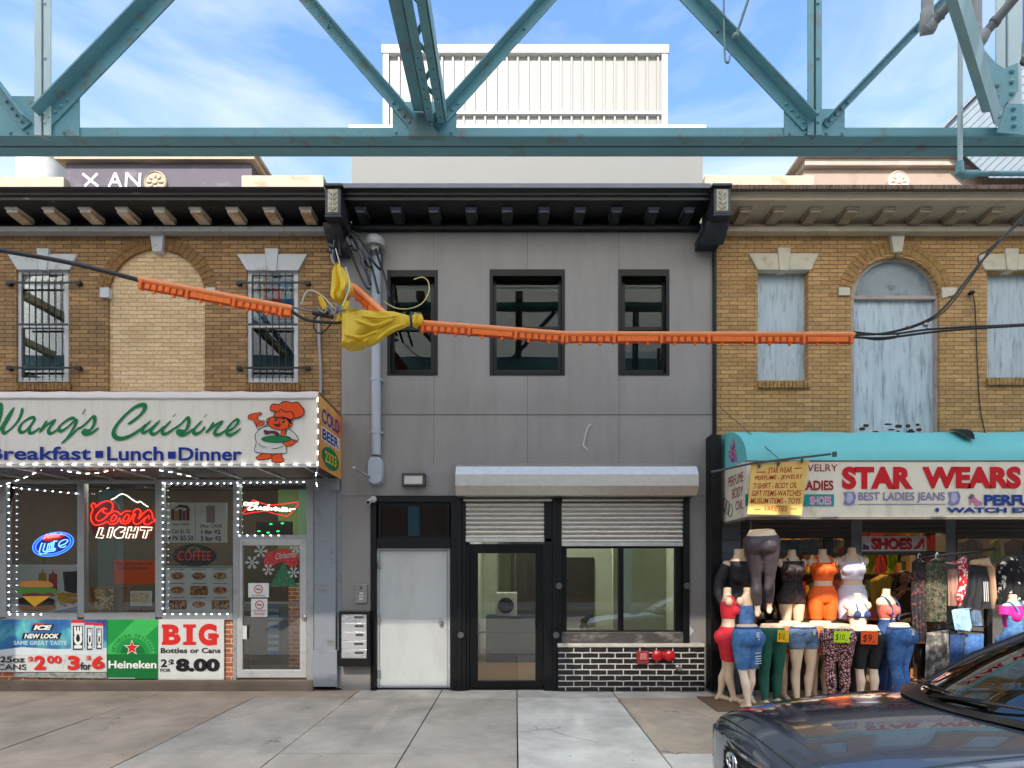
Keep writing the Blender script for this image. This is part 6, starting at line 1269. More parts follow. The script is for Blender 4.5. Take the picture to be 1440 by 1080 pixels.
t_, b, *a = half('half mannequin in faded denim hot shorts between green and leopard leggings', 1130, 7.36, 876, 12, [('shorts', .72, .985, .013, jeans3)], Body(1.3, .02, .05, 1, 1.06)); belt(t_, b, *a, .965, jeans4)
m = MB()
for x, z in ((-.07, .95), (.08, .95)): m.obox((x, -.118, z-.03), Vector((.05, .01, .012)), Vector((0, .004, 0)), Vector((-.004, 0, .006)))
place(m, *a).build('pocket_stitch', jeans4, t_)
t_, b, *a = half('half mannequin in pink leopard print leggings seen from behind', 1177, 7.3, 877, 172, [('leggings', .05, .99, .010, leopard)], Body(1.15, .03, .03, 1, 1.14))
t_, b, *a = half('half mannequin in black bike shorts with an orange price card', 1218, 7.36, 879, 182, [('bike_shorts', .47, .975, .012, blk)], Body(1.35, 0, .0, 1, 1.08), mskin2)
t_, b, *a = half('half mannequin in bright blue skinny jeans seen from behind', 1264, 7.34, 876, 205, [('jeans', .05, .985, .012, jeans)], B3); belt(t_, b, *a, .965, jeans4)
m = MB().obox((-.02, .13, .95), Vector((.035, 0, 0)), Vector((0, .004, 0)), Vector((0, 0, .028))); place(m, *a).build('paper_label', white_m, t_)
# whole figures behind them
def full(label, px, py, top, yaw, wear, b=B0, skin=mskin, z0=.05):
    at = Vector(((px-CX)*py/F, py, 0.)); sc = (EYE-(top-CY)*at.y/F)/1.56
    t_, b = mannequin(label, at, yaw, sc, z0, 1.56, wear, b, skin); return t_, b, at, yaw, sc
t_, b, *a = full('headless mannequin in red crop top and long red shorts at far left', 1024, 7.5, 826, 75, [('top', 1.14, 1.37, .010, redk), ('long_shorts', .56, 1.03, .012, redk)], B2)
for s2 in (-1, 1): strap(t_, b, *a, [(s2*.11, -.085, 1.33), (s2*.10, -.05, 1.42), (s2*.10, .02, 1.435), (s2*.11, .07, 1.34)], .014, redk)
t_, b, *a = full('headless mannequin in strapless denim top behind the ripped shorts', 1050, 7.5, 826, 215, [('tube_top', 1.07, 1.32, .012, jeans), ('jeans', .12, 1.0, .012, jeans)], B2)
t_, b, *a = full('headless mannequin in navy bikini top and black trousers behind bike shorts', 1206, 7.68, 834, 5, [('trousers', .06, 1.0, .010, blk)], B0, mskin2)
m = MB()
for s2 in (-1, 1): m.ell((s2*.074, -.082, 1.25), .058, .066, .062, 14, 10)
m.loft([ring(*b.tor(1.2+.012*i, .008), 1.2+.012*i, 26) for i in range(3)]); place(m, *a).build('bikini_top', jeans4, t_, smooth=60)
for s2 in (-1, 1): strap(t_, b, *a, [(s2*.085, -.13, 1.29), (s2*.07, -.08, 1.38), (s2*.05, .02, 1.47), (0, .06, 1.48)], .006, jeans4)
t_, b, *a = full('headless mannequin in coral top and dark denim overalls behind blue jeans', 1247, 7.7, 828, 30, [('top', 1.15, 1.345, .009, coral), ('overalls', .06, 1.13, .013, jeans4)], B0)
m = MB(); 
for s2 in (-1, 1): m.tube(spline([(s2*.09, -.11, 1.12), (s2*.1, -.125, 1.28), (s2*.1, -.07, 1.40), (s2*.09, .02, 1.445), (s2*.07, .09, 1.36), (s2*.04, .1, 1.2), (s2*.02, .095, 1.1)], 5), .012, 8)
place(m, *a).build('strap', jeans4, t_, smooth=60)
t_, b, *a = full('headless mannequin in pink tee and denim overalls beside the car', 1425, 7.4, 836, 20, [('tee', 1.02, 1.40, .014, M('hot_pink', (232, 28, 132), .8, var=.1)), ('overalls', .06, 1.10, .016, jeans2)], B0)
m = MB(); sl = Body(); m.loft([ring(-.19, .0, .075, .07, 1.40-.02*i, 16) if i == 0 else ring(-.19-.012*i, -.006*i, .075-.002*i, .07, 1.40-.022*i, 16) for i in range(6)]); place(m, *a).build('sleeve', M('hot_pink', (0, 0, 0)), t_, smooth=60)
m = MB(); m.loft([ring(*b.tor(1.08+.03*i, .02), 1.08+.03*i, 26)[13:26] for i in range(7)], cap=False, closed=False)
for s2 in (-1, 1): m.tube(spline([(s2*.09, -.125, 1.25), (s2*.1, -.1, 1.36), (s2*.1, .0, 1.45), (s2*.08, .09, 1.35), (s2*.03, .1, 1.12)], 5), .014, 8)
place(m, *a).build('bib', jeans2, t_, smooth=60)
# torsos raised on a bench behind
BZ = W(0, 874, 7.9).z
tb_ = thing('display_bench', 'dark bench carrying the raised torsos behind the front row', 'bench', W(1158, 970, 7.8)); x0, x1 = W(1092, 0, 7.8).x, W(1222, 0, 7.8).x
MB().box(x0, x1, 7.84, 8.14, BZ-.05, BZ-.002).build('top', M('bench_dark', (44, 40, 38), .6), tb_, bevel=.004)
for i in (x0+.05, x1-.05):
    for j in (7.88, 8.1): MB().box(i-.025, i+.025, j-.025, j+.025, 0.003, BZ-.051).build('leg', M('bench_dark', (0, 0, 0)), tb_)
def torso(label, px, top, yaw, wear, b=None, skin=mskin, Y=7.97):
    at0 = Vector(((px-CX)*Y/F, Y, BZ)); ztop = W(0, top, Y).z; z0 = .56; sc = (ztop-BZ)/(1.56-z0); at = at0-Vector((0, 0, z0*sc))
    t_, b = mannequin(label, at, yaw, sc, z0, 1.56, wear, b or B0, skin, feet=False); t_.location = at; return t_, b, at, yaw, sc
t_, b, *a = torso('raised torso mannequin in a sheer black lace bodysuit', 1114, 773, 4, [('bodysuit', .80, 1.40, .008, sheer)], Body(1.1, 0, 0, 1, .98))
m = MB()
for s2 in (-1, 1):
    for x in (.03, .075, .12): m.tube(spline([(s2*x, -math.sqrt(max(.001, 1-(x/.2)**2))*.115-.02, 1.28), (s2*x*.8, -math.sqrt(max(.001, 1-(x/.2)**2))*.1-.004, 1.1), (s2*x*1.2, -math.sqrt(max(.001, 1-(x/.22)**2))*.12-.01, .95)], 5), .007, 6)
    m.tube(spline([(s2*.1, -.1, 1.33), (s2*.09, -.06, 1.42), (s2*.09, .03, 1.44)], 4), .01, 6)
for z in (1.38, 1.2, 1.1, 1.0): m.loft([ring(*b.tor(z+.008*i, .014), z+.008*i, 26) for i in range(3)])
place(m, *a).build('lace_trim', blk, t_, smooth=60)
t_, b, *a = torso('raised torso mannequin in bright orange crop top and shorts', 1157, 772, -4, [('shorts', .58, 1.05, .012, org), ('top', 1.12, 1.37, .010, org)], Body(1.15, 0, 0, 1, 1.04))
for s2 in (-1, 1): strap(t_, b, *a, [(s2*.1, -.1, 1.33), (s2*.09, -.06, 1.43), (s2*.09, .02, 1.45), (s2*.1, .08, 1.34)], .016, org)
t_, b, *a = torso('raised torso mannequin in pale lavender crop top and shorts', 1198, 770, -10, [('shorts', .58, 1.05, .012, lavw), ('top', 1.12, 1.37, .010, lavw)], Body(1.1, 0, 0, 1, 1.02))
for s2 in (-1, 1): strap(t_, b, *a, [(s2*.1, -.1, 1.33), (s2*.08, -.06, 1.43), (s2*.08, .02, 1.45), (s2*.09, .08, 1.34)], .012, lavw)
# long black leggings figure hung high on a hook
at = Vector(((1074-CX)*7.45/F, 7.45, W(0, 864, 7.45).z)); sc = (W(0, 744, 7.45).z-at.z)/1.045
t_, b = mannequin('half mannequin in charcoal leggings hung high from the awning hook', at, 150, sc, .05, 1.045, [('leggings', .14, .985, .009, plum)], Body(.8, .10, .05, 1, 1.1), tilt=-11)
MB().tube(spline([W(1058, 727, 7.42), W(1056, 733, 7.42), W(1056, 742, 7.42), W(1053, 750, 7.4)]), .012, 8).build('hook', M('dark_rod', (0, 0, 0)), t_)
# black long sleeved torso behind it
at = Vector(((1040-CX)*7.9/F, 7.9, .0)); t_, b = mannequin('black long sleeved torso mannequin half hidden behind the charcoal leggings', at, 20, W(0, 772, 7.9).z/1.56, .9, 1.56, [('long_sleeve_top', .9, 1.43, .012, blk)], B0, feet=False)
m = MB()
for s2 in (-1, 1): m.tube(spline([(s2*.17, .0, 1.38), (s2*.25, .02, 1.2), (s2*.28, -.02, 1.05), (s2*.24, -.1, .9)], 5), [.06]*5+[.05]*5+[.04]*6, 10)
place(m, at, 20, W(0, 772, 7.9).z/1.56).build('sleeve', blk, t_, smooth=60); m = MB().tube([(0, 0, .91), (0, 0, .003)], .02, 10); m.lathe((0, 0, .003), [(.16, 0), (.16, .015), (.03, .03)], 'Z'); place(m, at, 20, W(0, 772, 7.9).z/1.56).build('stand', M('dark_rod', (0, 0, 0)), t_)
# two more waists between the rows
for px, l, fm in ((1107, 'half mannequin with orange waist cloth behind green leggings', org), (1149, 'half mannequin with orange waist cloth behind denim hot shorts', org)):
    at = Vector(((px-CX)*7.72/F, 7.64, 0.)); sc = W(0, 873, 7.64).z/1.045; mannequin(l, at, 0, sc, .05, 1.045, [('skirt', .62, .985, .012, fm)], B0)
tagcard('yellow price card on the green leggings', 1093.5, 886, 1109.5, 903, 7.10, (238, 186, 30), '$10', .06); tagcard('lime price card on the leopard leggings', 1173, 887.5, 1195.5, 903.5, 7.1, (206, 236, 40), '$10', .02); tagcard('orange price card on the black bike shorts', 1211, 887.5, 1234.5, 906, 7.14, (248, 92, 36), '$9', .03)
bp_ = MB().box(W(1010, 0, 7.2).x-.1, W(1062, 0, 7.2).x, 6.95, 7.75, .004, .014); tag(bp_.build('floor_mat', M('brown_mat', (120, 92, 66), .9)), 'thin brown mat under the two leftmost mannequins', 'mat')
# clothes rack
rk = thing('clothes_rack', 'black metal clothes rack hung with camouflage and black garments', 'clothes rack', W(1352, 968, 7.75)); RYk = 7.7; m = MB()
for x in (1298, 1392): m.pb(x-4, 782, x+4, 962, RYk+.02, .06)
m.tube([W(1290, 785, RYk), W(1400, 772, RYk)], .02, 10); m.tube([W(1300, 874, RYk-.05), W(1384, 881, RYk-.05)], .014, 8); m.tube([W(1300, 884, RYk+.05), W(1384, 889, RYk+.05)], .012, 8)
for x in (1298, 1392): a = W(x, 964, RYk); m.box(a.x-.03, a.x+.03, 7.45, 8.0, .004, .04)
m.build('frame', M('rack_black', (26, 25, 26), .45), rk, bevel=.003)
camo = MR('camouflage', [(.42, (38, 42, 34)), (.43, (70, 78, 56)), (.52, (71, 79, 57)), (.53, (126, 112, 88)), (.6, (58, 50, 40))], 14, .85); florald = MR('dark_floral', [(.5, (40, 36, 38)), (.58, (70, 58, 54)), (.66, (150, 60, 70)), (.74, (120, 110, 84))], 22, .85); floralb = MR('black_white_floral', [(.55, (24, 24, 26)), (.6, (28, 28, 30)), (.64, (210, 208, 200)), (.75, (230, 228, 222))], 11, .85); redp = MR('red_white_print', [(.44, (176, 30, 44)), (.5, (200, 44, 56)), (.54, (226, 214, 206))], 24, .8)
gr = 'garments on the black clothes rack'
garment('hanging_dress', 'dark floral dress at the left end of the clothes rack', 'dress', [(1282, 788), (1294, 784), (1300, 800), (1302, 905), (1284, 905), (1281, 850)], 7.66, florald, gr, hang=(1291, 785))
garment('hanging_trousers', 'camouflage trousers on the clothes rack', 'trousers', [(1301, 790), (1328, 787), (1332, 822), (1331, 874), (1303, 874)], 7.64, camo, gr, hang=(1316, 784))
garment('knit_top', 'dusty pink knitted top on the clothes rack', 'top', [(1332, 800), (1352, 798), (1354, 826), (1350, 852), (1333, 852)], 7.62, M('dusty_pink', (176, 134, 118), .85, var=.12, bump=.5, bscale=90, stretch=(1, 1, .1)), gr)
garment('hanging_scarf', 'red and white printed top gathered high on the clothes rack', 'top', [(1328, 790), (1345, 790), (1350, 783), (1358, 782), (1361, 800), (1356, 838), (1347, 852), (1345, 840), (1350, 812), (1346, 794), (1330, 794)], 7.56, redp, gr, fold=.01)
garment('hanging_track_pants', 'black track trousers with white side stripes on the clothes rack', 'trousers', [(1358, 796), (1388, 793), (1393, 820), (1394, 856), (1354, 856), (1357, 830)], 7.6, M('black_track', (28, 27, 32), .7, var=.2, bump=.3, bscale=20), gr)
m = MB()
for k in range(3): m.add([W(1383+k*2.6, 818, 7.535), W(1384.2+k*2.6, 818, 7.535), W(1385.2+k*2.6, 846, 7.535), W(1384+k*2.6, 846, 7.535)], [(0, 1, 2, 3)])
m.build('stripe', white_m, bpy.data.objects[[o.name for o in bpy.data.objects if o.get('label', '').startswith('black track')][0]])
garment('hanging_jacket', 'tan satin sleeve at the right of the clothes rack', 'jacket', [(1362, 788), (1390, 784), (1398, 800), (1401, 840), (1395, 856), (1392, 820), (1386, 792), (1364, 794)], 7.58, M('tan_satin', (190, 156, 124), .4, var=.15), gr, fold=.01)
garment('folded_jeans', 'pale blue jeans folded over the middle rail of the clothes rack', 'jeans', [(1338, 857), (1364, 855), (1366, 882), (1362, 888), (1341, 886)], 7.58, denim('denim_ice', (150, 184, 206), (184, 208, 222)), gr)
garment('folded_jeans', 'mid grey blue jeans folded beside the pale blue pair', 'jeans', [(1365, 858), (1378, 858), (1379, 880), (1366, 880)], 7.6, jeans3, gr)
garment('hanging_trousers', 'acid washed grey jeans on the lower rail', 'jeans', [(1303, 888), (1334, 886), (1336, 960), (1298, 960)], 7.6, MR('acid_grey', [(.36, (44, 42, 40)), (.5, (84, 80, 76)), (.64, (150, 142, 132))], 9, .9), gr)
garment('hanging_trousers', 'dark blue jeans on the lower rail beside the acid washed pair', 'jeans', [(1336, 892), (1356, 890), (1358, 950), (1334, 950)], 7.62, jeans4, gr); garment('hanging_trousers', 'blue jeans at the right end of the lower rail', 'jeans', [(1358, 892), (1384, 892), (1382, 940), (1359, 945)], 7.62, jeans, gr)
garment('hanging_hoodie', 'black hooded top with white flower print right of the rack', 'hoodie', [(1400, 812), (1404, 794), (1414, 782), (1424, 782), (1432, 794), (1444, 812), (1446, 850), (1402, 850)], 7.75, floralb, d=.18)
# ---------------------------------------------------------------- overhead lines, covers and wraps
cabm = M('cable_black', (34, 34, 36), .5); cabg = M('cable_grey', (120, 122, 124), .5); cabw = M('cable_pale', (196, 192, 180), .5)
LY = 6.4
def cable(label, pts, r, mt=cabm, name='cable', group=None):
    P = [Vector(p) for p in pts]; t_ = thing(name, label, 'cable', P[len(P)//2], group); MB().tube(spline(P, 8) if len(P) > 2 else P, r, 8).build('wire', mt, t_, smooth=60); return t_
cvm = M('orange_cover', (255, 122, 34), .45, var=.06, scale=4, dirt=(240, 104, 28), dscale=5); cvl = M('orange_cover_light', (255, 150, 84), .4, var=.04)
def cover(label, a, b_, Y0, Y1, h=16, ribs=True):
    """a hollow insulating cover clipped over a line: round back, ribbed skirt below"""
    p, q = W(*a, Y0), W(*b_, Y1); t = (q-p).normalized(); L_ = (q-p).length; t_ = thing('line_cover', label, 'line cover', (p+q)/2, 'orange insulating covers on the street cables'); k = (Y0+Y1)/2/F
    up = Vector((0, 0, 1)); up = (up-t*up.dot(t)).normalized(); y = t.cross(up); r = .26*h*k
    m = MB().tube([p, p+t*.02, q-t*.02, q], [r*.9, r, r, r*.92], 14); m.build('barrel', cvl, t_, smooth=40)
    m = MB(); c = (p+q)/2-up*(r*1.6); m.obox(c, t*L_/2*.995, up*(h*k*.36), y*.012); m.build('skirt', M('orange_rib_shadow', (196, 70, 22), .6), t_, bevel=.004)  # darker orange paints in the shadows between the ribs
    m = MB(); n = max(3, int(L_/.075)); 
    for i in range(n):
        c = p+t*(L_*(i+.5)/n)-up*(r*1.55)
        if i % 7 in (0,): m.obox(c, t*.016, up*(h*k*.42), y*.032)
        elif (i//7) % 2 == 0: m.obox(c-up*.01, t*.026, up*(h*k*.22), y*.026)
        else: m.obox(c-up*.008, t*.0385, up*(h*k*.22), y*.027)
        if i % 7 in (2, 5): m.tube([c-up*(h*k*.3), c-up*(h*k*.56)], .018, 8)
    m.build('rib', cvm, t_, bevel=.006); return t_
cover('orange line cover on the left cable in front of the bricked up arch', (196, 393), (411, 434), LY, LY, 17)
cover('short orange line cover sloping down to the big yellow wrap', (497, 402), (547, 446), 7.4, 6.7, 16)
cover('long orange line cover running from the yellow wrap past the middle window', (590, 454), (796, 470), LY, LY, 16)
cover('long orange line cover ending in front of the boarded arch', (792, 470), (1201, 471), LY+.01, LY, 16)
ylm = M('yellow_blanket', (232, 196, 44), .5, var=.10, scale=3, bump=.9, bscale=4.5, stretch=(1.6, 1, .7), dirt=(206, 168, 32), dscale=4)
def wrap(label, pts, Y, d=.12, fold=.03, nf=2.5, seed=0):
    xs = [p[0] for p in pts]; ys = [p[1] for p in pts]; t_ = thing('insulating_blanket', label, 'blanket', W(sum(xs)/len(xs), max(ys), Y), 'yellow insulating blankets on the cables')
    cloth(MB(), pts, Y, d, fold, nf, seed).build('blanket', ylm, t_, smooth=60); return t_
t_ = wrap('large yellow rubber blanket wrapped round the cable junction', [(480, 442), (490, 438.5), (530, 440.5), (556, 440), (566, 442.5), (577, 445), (580, 457), (569, 463), (555, 468), (543, 475), (531, 484), (524, 487.5), (479.5, 488)], LY-.05, .16, .035, 1.6, 4)
m = cloth(MB(), [(577, 446), (584, 442), (594, 443.5), (596, 450), (592, 457), (584, 459), (578, 457)], LY-.05, .1, .015, 2, 2); m.build('blanket_tail', ylm, t_, smooth=60)
m = MB()
for a, b_ in (([(500, 450), (528, 458), (552, 449)], .02), ([(484, 470), (508, 474), (530, 466)], .016), ([(530, 478), (548, 464), (572, 455)], .018), ([(508, 444), (535, 447), (562, 444)], .016)): m.tube(spline([W(x, y, LY-.15) for x, y in a], 6), [.004]+[b_]*11+[.004], 8)
m.build('fold', ylm, t_, smooth=60)
MB().tube(spline([W(577, 443, LY-.13), W(578, 451, LY-.16), W(579, 460, LY-.13)]), .014, 8).build('strap', cabm, t_)
wrap('small yellow rubber blanket bundled above the cable junction', [(467, 384), (470, 377), (478, 374), (485, 379), (490, 390), (496, 402), (496, 410), (488, 417), (484, 424), (473, 427), (466, 418)], 7.1, .16, .04, 2, 7)
wrap('narrow yellow strip hanging between the two yellow blankets', [(484, 424), (492, 424), (490, 434), (486, 444), (482, 456), (470, 456), (476, 442), (480, 432)], 6.7, .05, .01)
wrap('small yellow tag wrap left of the cable junction', [(447, 418), (453, 417), (459, 428), (461, 436), (455, 438), (450, 428)], LY, .05, .01)
g1 = 'street cables in front of the facades'
c0 = W(440, 443, LY)
cable('thick black cable sagging in from the left edge over the barred window', [W(-200, 318, LY), W(0, 352, LY), W(100, 370, LY), W(196, 394, LY)], .026)
cable('black cable splice dropping from the left cover into the junction', [W(411, 438, LY), W(432, 450, LY), W(470, 454, LY), W(484, 452, LY)], .018)
cable('grey wire running from the left cover to the junction', [W(411, 432, LY), W(440, 438, LY), W(470, 437, LY), W(486, 436, LY)], .012, cabg)
cable('second black splice just above the lower one at the junction', [W(440, 440, LY), W(455, 443, LY), W(468, 446, LY)], .026)
cable('thin pale wire looping up left of the cable junction', [W(424, 428, LY), W(430, 412, LY), W(440, 409, LY), W(455, 418, LY), W(470, 434, LY)], .009, cabw)
cable('dark wire loop hanging below the cable junction', [W(462, 440, LY), W(444, 446, LY), W(441, 458, LY), W(447, 468, LY), W(456, 466, LY), W(466, 454, LY)], .009)
cable('tangled grey wires at the middle of the cable junction', [W(446, 432, LY), W(456, 440, LY-.05), W(462, 430, LY), W(470, 442, LY-.06), W(474, 428, LY), (W(480, 444, LY))], .012, cabg)
for k, (pts, mt, l) in enumerate((
    ([W(472, 372, 7.5), W(470, 340, 7.8), W(476, 325, 7.9), W(486, 335, 7.9), W(500, 372, 7.7), W(514, 402, 7.5), W(522, 406, 7.5)], cabm, 'leftmost black service wire arching over to the mast'),
    ([W(478, 360, 7.5), W(478, 330, 7.8), W(486, 323, 7.9), W(500, 340, 7.9), W(512, 374, 7.7), W(521, 400, 7.5)], cabm, 'second black service wire arching beside the mast'),
    ([W(484, 350, 7.5), W(490, 330, 7.9), W(498, 327, 7.9), W(512, 346, 7.9), W(524, 380, 7.7), W(532, 412, 7.5)], cabm, 'third black service wire dropping left of the mast'),
    ([W(521, 346, 8.05), W(522, 358, 7.95), W(518, 374, 7.8), W(506, 356, 7.7), W(496, 350, 7.7)], cabm, 'black wire from the mast head to the wire bundle'),
    ([W(528, 346, 8.05), W(531, 360, 7.9), W(540, 386, 7.7), W(548, 418, 7.5)], cabm, 'black wire hanging free to the right of the mast head'),
    ([W(533, 347, 8.05), W(537, 360, 7.9), W(536, 378, 7.8), W(528, 372, 7.7), W(514, 352, 7.7)], cabm, 'looped black wire at the right of the mast head'),
    ([W(470, 338, 7.8), W(468, 360, 7.6), W(474, 376, 7.4), W(484, 384, 7.2), W(488, 404, 7.0), W(484, 425, 6.8), W(474, 440, LY)], cabg, 'grey wire running down from the bracket to the junction'),
    ([W(464, 350, 7.8), W(468, 368, 7.6), W(478, 374, 7.4), W(472, 350, 7.6)], cabw, 'pale wire loop under the left bracket'),
    ([W(486, 376, 7.2), W(492, 400, 7.0), W(486, 420, 6.8), W(478, 436, 6.6)], cabw, 'pale wire beside the small yellow blanket'),
    ([W(540, 424, 7.6), W(556, 433, 7.5), W(576, 434, 7.4), W(594, 426, 7.4), W(603, 410, 7.4), W(602, 396, 7.4), W(594, 390, 7.4), W(582, 393, 7.4)], M('cable_yellow', (196, 186, 120), .5), 'thin yellowish wire curling in front of the left grey window'))):
    cable(l, pts, .017 if mt is cabm else .008, mt, group=g1)
rnd = random.Random(3); t_ = thing('wire_splice_bundle', 'bundle of grey splice connectors under the left bracket', 'connectors', W(500, 380, 7.7)); m = MB()
for x, y, dx, dy in ((494, 338, 7, 14), (505, 352, 7, 16), (512, 350, 6, 14), (515, 362, 6, 14), (488, 334, 5, 12), (508, 366, 7, 14), (462, 344, 8, 5), (460, 352, 9, 3)): m.tube([W(x, y, 7.7), W(x+dx*.2, y+dy*.2, 7.69), W(x+dx, y+dy, 7.69)], [.018, .027, .024], 10)
m.build('connector', M('connector_dark', (58, 58, 60), .4, .3), t_, smooth=50)
for pts, r, l in (([W(1200, 467, LY), W(1250, 470, LY), W(1320, 462, LY), W(1460, 455, LY), W(1700, 440, LY)], .012, 'upper black cable leaving the right cover past the boarded arch'), ([W(1200, 474, LY), W(1245, 475, LY), W(1330, 465, LY), W(1460, 456.5, LY), W(1700, 443, LY)], .014, 'lower black cable leaving the right cover past the boarded arch'),
    ([W(1200, 471, LY), W(1248, 468, LY), W(1300, 452, LY), W(1332, 428, LY), W(1380, 368, LY), W(1450, 292, LY), W(1600, 130, LY)], .013, 'black cable climbing from the right cover to the upper right'), ([W(1243, 470, LY), W(1290, 458, LY), W(1330, 436, LY), W(1376, 376, LY), W(1398, 344, LY), W(1460, 290, LY), W(1600, 140, LY)], .009, 'thin second cable beside the one climbing to the upper right'),
    ([W(1200, 472, LY), W(1232, 478, LY), W(1262, 474, LY), W(1260, 469, LY)], .008, 'short looped wire end below the right cover'), ([W(1376, 370, LY), W(1376, 360, LY), W(1386, 354, LY), W(1396, 346, LY), W(1388, 358, LY), W(1380, 368, LY)], .007, 'small wire loop on the cable by the right boarded window')):
    cable(l, pts, r, group=g1)
t_ = thing('cable_clamp', 'small metal clamp on the cables before the boarded arch', 'clamp', W(1303, 460, LY)); m = MB(); m.ell(W(1302, 457, LY), .035, .03, .025); m.ell(W(1277, 459, LY), .03, .02, .015); m.tube([W(1308, 453, LY), W(1304, 462, LY)], .014, 8); m.build('clamp', M('galv_clamp', (170, 172, 168), .35, .7), t_)
t_ = thing('wall_conduit', 'thin grey conduit on the brown brick beside the right barred window', 'conduit', W(450, 560, FY)); MB().tube(spline([W(448, 440, FY-.03), W(449, 480, FY-.03), W(451, 520, FY-.03), W(451, 562, FY-.03)]), .022, 10).build('pipe', M('grey_pipe', (0, 0, 0)), t_, smooth=50)
t_ = thing('wall_wire', 'thin dark wire hanging down the brick right of the boarded arch', 'wire', W(1372, 560, FY-.02)); MB().tube(spline([W(1366, 410, FY-.06), W(1371, 430, FY-.02), W(1374, 500, FY-.015), W(1378, 570, FY-.015), W(1388, 620, FY-.02)]), .007, 6).ell(W(1366, 412, FY-.05), .04, .05, .03).build('wire', cabm, t_)
# ---------------------------------------------------------------- the parked car
CYc, RD = 3.78, -.146
car = thing('parked_car', 'dark blue grey sedan parked at the kerb in front of the clothing shop', 'car', (3.6, CYc, RD), None)
paint = M('car_paint', (64, 74, 90), .17, .6, var=.06, scale=2, coat=1.0)
trimb = M('car_black_trim', (16, 16, 17), .35, var=.1); chrome = M('chrome', (220, 222, 224), .08, 1.0); rub = M('tyre_rubber', (28, 28, 28), .85)
XN = 1.50
fx = lambda x: x if x < .42 else x-.12*min(1, (x-.42)/.9)
#      x offset, half width, bottom z, belt z, belt half width, edge z, top centre z
st = [(.00, .60, .26, .60, .58, .685, .735), (.05, .71, .21, .62, .69, .725, .785), (.12, .80, .18, .65, .77, .755, .825), (.24, .87, .17, .68, .83, .785, .865), (.42, .90, .17, .71, .86, .815, .90), (.70, .915, .17, .74, .87, .855, .935), (1.05, .92, .17, .77, .875, .895, .965), (1.45, .92, .17, .79, .875, .925, .99), (1.85, .92, .17, .82, .87, .945, 1.0), (3.0, .92, .17, .85, .86, .96, 1.0), (4.0, .92, .18, .88, .85, .98, 1.02), (4.55, .88, .2, .88, .8, .99, 1.03), (4.78, .78, .26, .84, .7, .93, .96), (4.85, .7, .3, .75, .6, .8, .83)]
rings = []
for dx, hw, zb_, zl, hb, ze, zc_ in st:
    x = XN+fx(dx); half_ = [(0, zb_), (hw*.8, zb_), (hw*.97, zb_+.08), (hw, (zb_+zl)/2), (hw*.985, zl-.03), (hb, zl+.035), (hb*.955, ze-.028), (hb*.86, ze+.002), (hb*.62, zc_-.028), (hb*.32, zc_-.006), (0, zc_)]
    L_ = half_[1:-1]; full_ = [(0, zb_)]+L_+[(0, zc_)]+[(-a, z) for a, z in L_[::-1]]
    rings.append([(x, CYc-a, RD+z) for a, z in full_])
bo = MB().loft(rings).build('body', paint, car, smooth=80); sb = bo.modifiers.new('s', 'SUBSURF'); sb.levels = 2; sb.render_levels = 2
for p in bo.data.polygons: p.use_smooth = True
# greenhouse: windscreen, side glass, roof, pillars
gl = MG('car_glass', (.34, .42, .38), .09)
def P3(x, a, z): return Vector((XN+fx(x), CYc+a, RD+z))
ws = []
for i in range(9):
    u = -1+2*i/8; b0 = P3(1.50+.42*u*u*1.0, .80*u, 1.0-.02*u*u); t0 = P3(2.42+.16*u*u, .60*u, 1.40-.02*u*u)
    ws.append([b0.lerp(t0, k/6)+Vector((0, 0, .035*math.sin(math.pi*k/6))) for k in range(7)])
MB().loft(ws, cap=False, closed=False).build('windscreen', gl, car, smooth=80)
m = MB(); rf = []
for x, hw, z in ((2.40, .585, 1.40), (2.7, .60, 1.435), (3.1, .60, 1.445), (3.5, .59, 1.425), (3.8, .57, 1.38)):
    rf.append([P3(x+(.16*u*u if x < 2.5 else 0), hw*u, z-.035*u*u) for u in [-1+2*k/8 for k in range(9)]])
m.loft(rf, cap=False, closed=False); so_ = m.build('roof', paint, car, smooth=80); sl_ = so_.modifiers.new('t', 'SOLIDIFY'); sl_.thickness = .03
for s2 in (-1, 1):
    a0, a1 = P3(1.93, .81*s2, .965), P3(2.57, .605*s2, 1.385)
    m = MB().tube([a0, a0.lerp(a1, .5)+Vector((0, .01*s2, .028)), a1], [.038, .036, .034], 10); m.tube([a1, P3(3.1, .60*s2, 1.41), P3(3.8, .56*s2, 1.36), P3(4.35, .66*s2, 1.03)], [.034, .034, .034, .045], 10); m.tube([P3(3.0, .8*s2, .97), P3(3.05, .6*s2, 1.41)], .03, 8); m.build('pillar', trimb, car, smooth=60)
    sg = MB().add([P3(1.98, .825*s2, .965), P3(4.2, .78*s2, 1.0), P3(3.8, .59*s2, 1.35), P3(3.1, .61*s2, 1.40), P3(2.6, .615*s2, 1.37)], [(0, 1, 2, 3, 4)]); sg.build('side_window', gl, car)
MB().loft([[P3(3.8, .56*u, 1.38-.035*u*u) for u in (-1, -.5, 0, .5, 1)], [P3(4.4, .66*u, 1.03) for u in (-1, -.5, 0, .5, 1)]], cap=False, closed=False).build('rear_window', gl, car)
MB().box(XN+1.8, XN+2.1, CYc-.72, CYc+.72, RD+.80, RD+.93).box(XN+2.8, XN+3.0, CYc-.7, CYc-.1, RD+.5, RD+1.22).box(XN+2.8, XN+3.0, CYc+.1, CYc+.7, RD+.5, RD+1.22).box(XN+1.95, XN+4.0, CYc-.72, CYc+.72, RD+.35, RD+.5).build('cabin', M('cabin_dark', (26, 27, 28), .8), car, bevel=.04)
